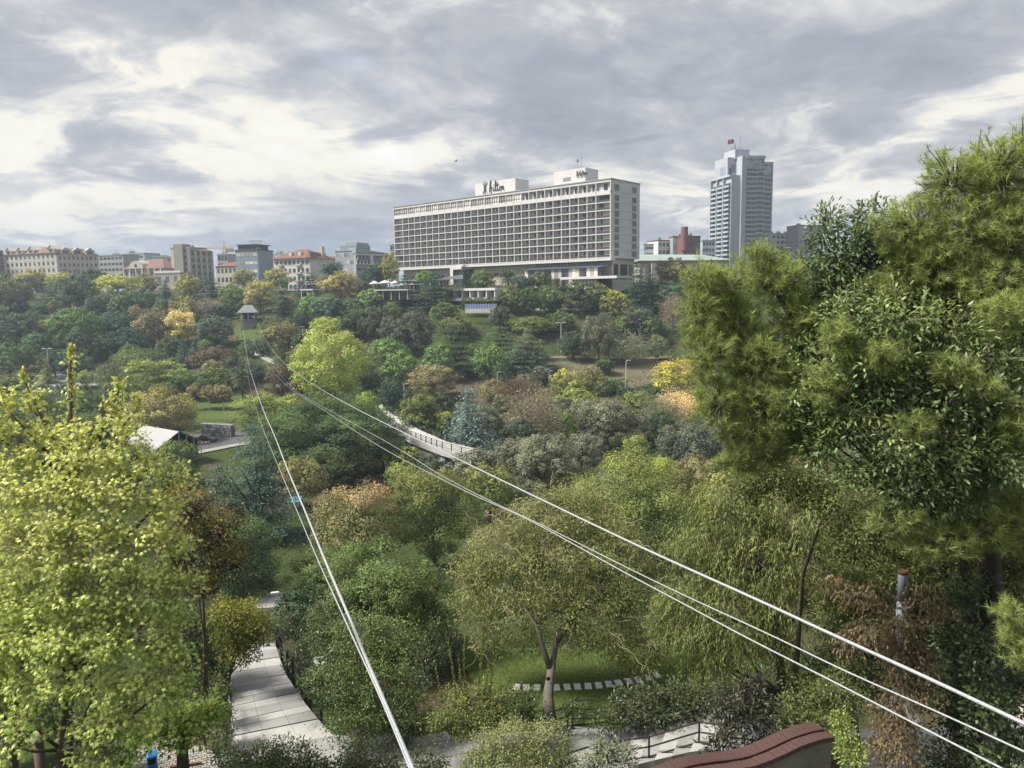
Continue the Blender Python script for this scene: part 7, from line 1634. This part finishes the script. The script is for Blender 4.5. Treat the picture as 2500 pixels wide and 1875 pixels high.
    # shrubs
    SH = [('big light-tipped shrub right of the stairway', [(800, 1540, 46, 40, 22), (870, 1570, 80, 60, 21.6), (955, 1570, 66, 66, 21.6), (835, 1660, 84, 66, 21), (940, 1660, 96, 76, 21), (880, 1750, 84, 56, 20.4), (990, 1745, 60, 66, 20.6)], 'ellip', (.046, .080, .028), (.135, .18, .055), .080, .42, [(780, 1520, 770, 1460, 22, 30), (850, 1540, 846, 1490, 21.6, 30), (905, 1560, 900, 1500, 21.6, 30), (960, 1550, 968, 1490, 21.6, 30), (1000, 1600, 1010, 1550, 21, 30)], 21),
          ('shrub with tall upright leafy shoots left of the willow trunk', [(1140, 1715, 76, 40, 20), (1205, 1720, 50, 36, 20), (1110, 1765, 64, 36, 19.6), (1180, 1765, 64, 34, 19.6)], 'ellip', (.085, .115, .036), (.20, .22, .06), .07, .45, [(1080, 1720, 1062, 1610, 20, 150), (1115, 1710, 1094, 1562, 20, 210), (1140, 1710, 1136, 1545, 20, 230), (1165, 1710, 1174, 1548, 20, 230), (1195, 1710, 1214, 1588, 20, 190), (1225, 1720, 1250, 1640, 20, 130), (1050, 1740, 1030, 1670, 20, 100), (1125, 1700, 1118, 1600, 20, 160), (1180, 1700, 1192, 1610, 20, 160)], 22),
          ('feathery light green shrub at the bottom edge left of the willow', [(1175, 1835, 50, 40, 15), (1250, 1810, 60, 48, 15), (1330, 1815, 56, 48, 15), (1385, 1850, 40, 36, 15), (1260, 1870, 110, 30, 14.8)], 'rhomb', (.135, .165, .055), (.30, .31, .13), .06, .34, [(1160+i*24, 1840, 1150+i*26, 1790-20*math.sin(i*1.1), 15, 36) for i in range(10)], 23),
          ('dark trimmed laurel bush at the bottom edge below the stairway', [(620, 1850, 50, 34, 17.5), (690, 1848, 66, 40, 17.5), (760, 1866, 50, 34, 17.5), (650, 1880, 90, 30, 17.2)], 'ellip', (.048, .078, .028), (.13, .165, .045), .08, .46, None, 24),
          ('dark loose shrub under the left cable at the bottom edge', [(870, 1850, 60, 44, 18), (940, 1868, 60, 34, 17.6), (1045, 1862, 46, 34, 17), (830, 1880, 60, 30, 17.4)], 'ellip', (.036, .055, .026), (.10, .125, .045), .08, .46, [(1050, 1850, 1075, 1818, 17, 16), (1020, 1850, 1010, 1822, 17, 16)], 25),
          ('dark laurel hedge between the garden lawn and the steps', [(1480, 1752, 50, 30, 20.6), (1560, 1722, 70, 38, 20.8), (1650, 1700, 76, 40, 21), (1715, 1720, 44, 54, 20.6), (1600, 1745, 80, 26, 20.6)], 'ellip', (.030, .046, .024), (.080, .100, .040), .105, .42, None, 26),
          ('dark low shrub at the foot of the willow', [(1265, 1715, 46, 30, 20.8), (1300, 1740, 40, 34, 20.4), (1395, 1730, 22, 22, 20.8), (1220, 1740, 30, 30, 20.4)], 'ellip', (.034, .052, .026), (.085, .110, .040), .09, .45, None, 27),
          ('grey-leaved flowering plant by the red brick coping', [(1480, 1830, 36, 36, 12.5), (1520, 1850, 34, 30, 12.4), (1450, 1868, 36, 22, 12.3)], 'ellip', (.095, .115, .065), (.22, .24, .15), .06, .36, [(1470, 1840, 1462, 1770, 12.5, 26), (1500, 1840, 1516, 1785, 12.5, 24), (1530, 1850, 1545, 1800, 12.4, 20)], 28),
          ('dark drooping shrub behind the red brick wall', [(1790, 1710, 50, 46, 13.4), (1830, 1760, 60, 56, 13.2), (1770, 1790, 44, 40, 13), (1860, 1700, 40, 50, 13.6), (1740, 1830, 26, 20, 12.8)], 'ellip', (.022, .026, .018), (.060, .055, .035), .10, .36, None, 29),
          ('bright green sapling right of the end of the red brick wall', [(2062, 1800, 26, 42, 12), (2090, 1846, 34, 30, 11.8), (2050, 1760, 16, 26, 12)], 'ellip', (.135, .19, .045), (.26, .30, .07), .065, .42, [(2055, 1790, 2035, 1730, 12, 26), (2080, 1830, 2110, 1790, 11.9, 22)], 30),
          ('green understory shrub between the drooping tree and the dead ivy', [(1980, 1690, 60, 54, 17.5), (2060, 1690, 50, 60, 17), (1990, 1760, 60, 40, 17), (2090, 1620, 36, 40, 17.4), (1930, 1740, 40, 40, 17.2)], 'ellip', (.060, .085, .030), (.15, .17, .05), .08, .44, None, 31),
          ('dark shrubbery in the shade at the right edge', [(2450, 1640, 60, 80, 14.6), (2420, 1740, 60, 70, 14.4), (2490, 1800, 50, 60, 14), (2400, 1850, 50, 36, 14)], 'ellip', (.030, .044, .022), (.075, .095, .035), .09, .42, None, 32),
          ('dark green shrubs between the maple trunks at the bottom left corner', [(30, 1780, 60, 60, 20), (110, 1700, 60, 60, 21), (230, 1760, 60, 60, 21), (290, 1830, 46, 46, 19.5), (200, 1850, 50, 40, 19), (330, 1740, 60, 50, 22), (20, 1640, 70, 60, 22)], 'ellip', (.050, .078, .030), (.13, .16, .05), .09, .45, None, 34),
          ('dark shade-loving shrubs behind the dead ivy post', [(2080, 1560, 60, 60, 20), (2180, 1600, 70, 70, 20), (2280, 1620, 60, 70, 20), (2110, 1660, 50, 50, 19.5), (2020, 1600, 50, 60, 20), (2240, 1540, 80, 60, 20), (1940, 1640, 50, 50, 20), (1840, 1680, 60, 60, 20), (1760, 1690, 50, 40, 20.5)], 'ellip', (.042, .062, .027), (.11, .135, .045), .09, .45, None, 35),
          ('dark evergreen shrubs behind the light-tipped shrub', [(790, 1580, 60, 60, 26), (728, 1600, 34, 40, 26), (700, 1530, 30, 40, 29), (830, 1480, 70, 60, 27), (770, 1640, 44, 44, 24), (1040, 1620, 50, 80, 25), (1080, 1580, 50, 60, 26)], 'ellip', (.034, .054, .028), (.080, .105, .040), .10, .42, None, 33)]
    for lab, bl, lf_, col, tp, ln, wd, sh, sd in SH:
        blob_plant('shrub', lab, 'shrub', (bl[0][0], None, bl[0][4]), bl, lf_, col, tp, ln=ln, wd=wd, per=6, dens=1.15, seed=sd, gap=.2, gs=7, twigs=.12, part='foliage', shoots=sh, mtl=GLOSSY)
    # post with dead ivy
    Y = 13.8; p = at(2205, 1392, Y); g0 = gz(p.x, Y); h = p.z-g0; o = thing('steel_post', 'grey steel post with a rusty open top and white floodlight, wrapped in dead ivy', 'post', (p.x, Y, g0)); k = Y/FOC
    MB().lathe([(.088, -.3), (.085, h-.62)], 16).build('pipe', mat('blue_grey_paint', (.27, .29, .36), .55, .12, 5, stain=((.13, .09, .07), 3, .5)), o, True); MB().lathe([(.088, h-.618), (.082, h-.07), (.082, h-.06)], 16).build('upper_pipe', mat('blue_grey_paint', (.27, .29, .36)), o, True); MB().lathe([(.092, h-.07), (.094, h), (.075, h), (.07, h-.05)], 16).build('rusty_rim', mat('rust', (.13, .065, .04), .9, .3, 8), o, True)
    q = at(2226, 1742, Y-.5)-o.location; f = bevel(MB().box(-.09, .09, -.20, .20, -.08, .08).build('floodlight', WHITE, o, loc=q, rot=(.75, .1, .55)), .03, 2); MB().box(-.07, .07, -.215, -.202, -.06, .06).build('lens', STEEL, f)
    q2 = at(2236, 1652, Y-.2)-o.location; bevel(MB().box(-.10, .10, -.07, .07, -.06, .06).build('sensor_box', LIGHTSTEEL, o, loc=q2, rot=(0, 0, .4)), .02, 1)
    for a, b in ((q, Vector((0, 0, q.z+.2))), (q2, Vector((0, 0, q2.z)))): MB().tube([a, b], .02, 5).build('bracket', STEEL, o)
    IV = [(2200, 1535, 38, 50, 13.6), (2202, 1600, 34, 70, 13.6), (2196, 1710, 40, 76, 13.5), (2190, 1820, 46, 70, 13.4), (2110, 1450, 50, 24, 13.6, .8), (2050, 1425, 40, 16, 13.7, .6), (2265, 1455, 44, 30, 13.6, .8), (2130, 1540, 56, 24, 13.4, .8), (2072, 1568, 44, 16, 13.4, .6), (2330, 1505, 50, 18, 13.4, .5), (2250, 1640, 30, 60, 13.4, .7), (2420, 1560, 40, 14, 13.3, .4)]
    blob_plant('dead_creeper', 'dead brown ivy hanging round the steel post with long dry arms', 'creeper', (2200, None, 13.7), IV, 'droop', (.15, .112, .068), (.25, .19, .115), ln=.075, wd=.5, per=7, dens=1.4, seed=41, twigs=.2, part='foliage')
    GI = [(2330, 1540, 46, 60, 14), (2345, 1640, 50, 70, 14), (2340, 1750, 52, 70, 13.8), (2320, 1850, 60, 50, 13.6), (2390, 1480, 50, 40, 14), (2400, 1580, 50, 70, 12.6), (2420, 1720, 50, 80, 12.5), (2370, 1440, 60, 40, 12.6), (2440, 1860, 60, 50, 12.5)]
    blob_plant('ivy', 'dark green ivy column right of the dead ivy post', 'creeper', (2340, None, 14.4), GI, 'ellip', (.040, .062, .028), (.10, .14, .045), ln=.085, wd=.6, per=6, dens=.95, seed=42, twigs=.05, part='foliage', mtl=GLOSSY)
near_trees()

# ------------------------------------------------------------------ the faint haze of the afternoon
hz_m = bpy.data.materials.new('haze'); hz_m.use_nodes = True; t = hz_m.node_tree; t.nodes.clear()
vp = t.nodes.new('ShaderNodeVolumePrincipled'); vp.inputs['Color'].default_value = (.70, .83, 1.0, 1); vp.inputs['Density'].default_value = .00027; vp.inputs['Anisotropy'].default_value = .2
ot = t.nodes.new('ShaderNodeOutputMaterial'); t.links.new(vp.outputs[0], ot.inputs['Volume'])
hb = MB().box(-5200, 5200, -400, 5700, 2, 122).build('haze', hz_m); hb['kind'] = 'stuff'; hb['label'] = 'thin bluish haze over the valley'
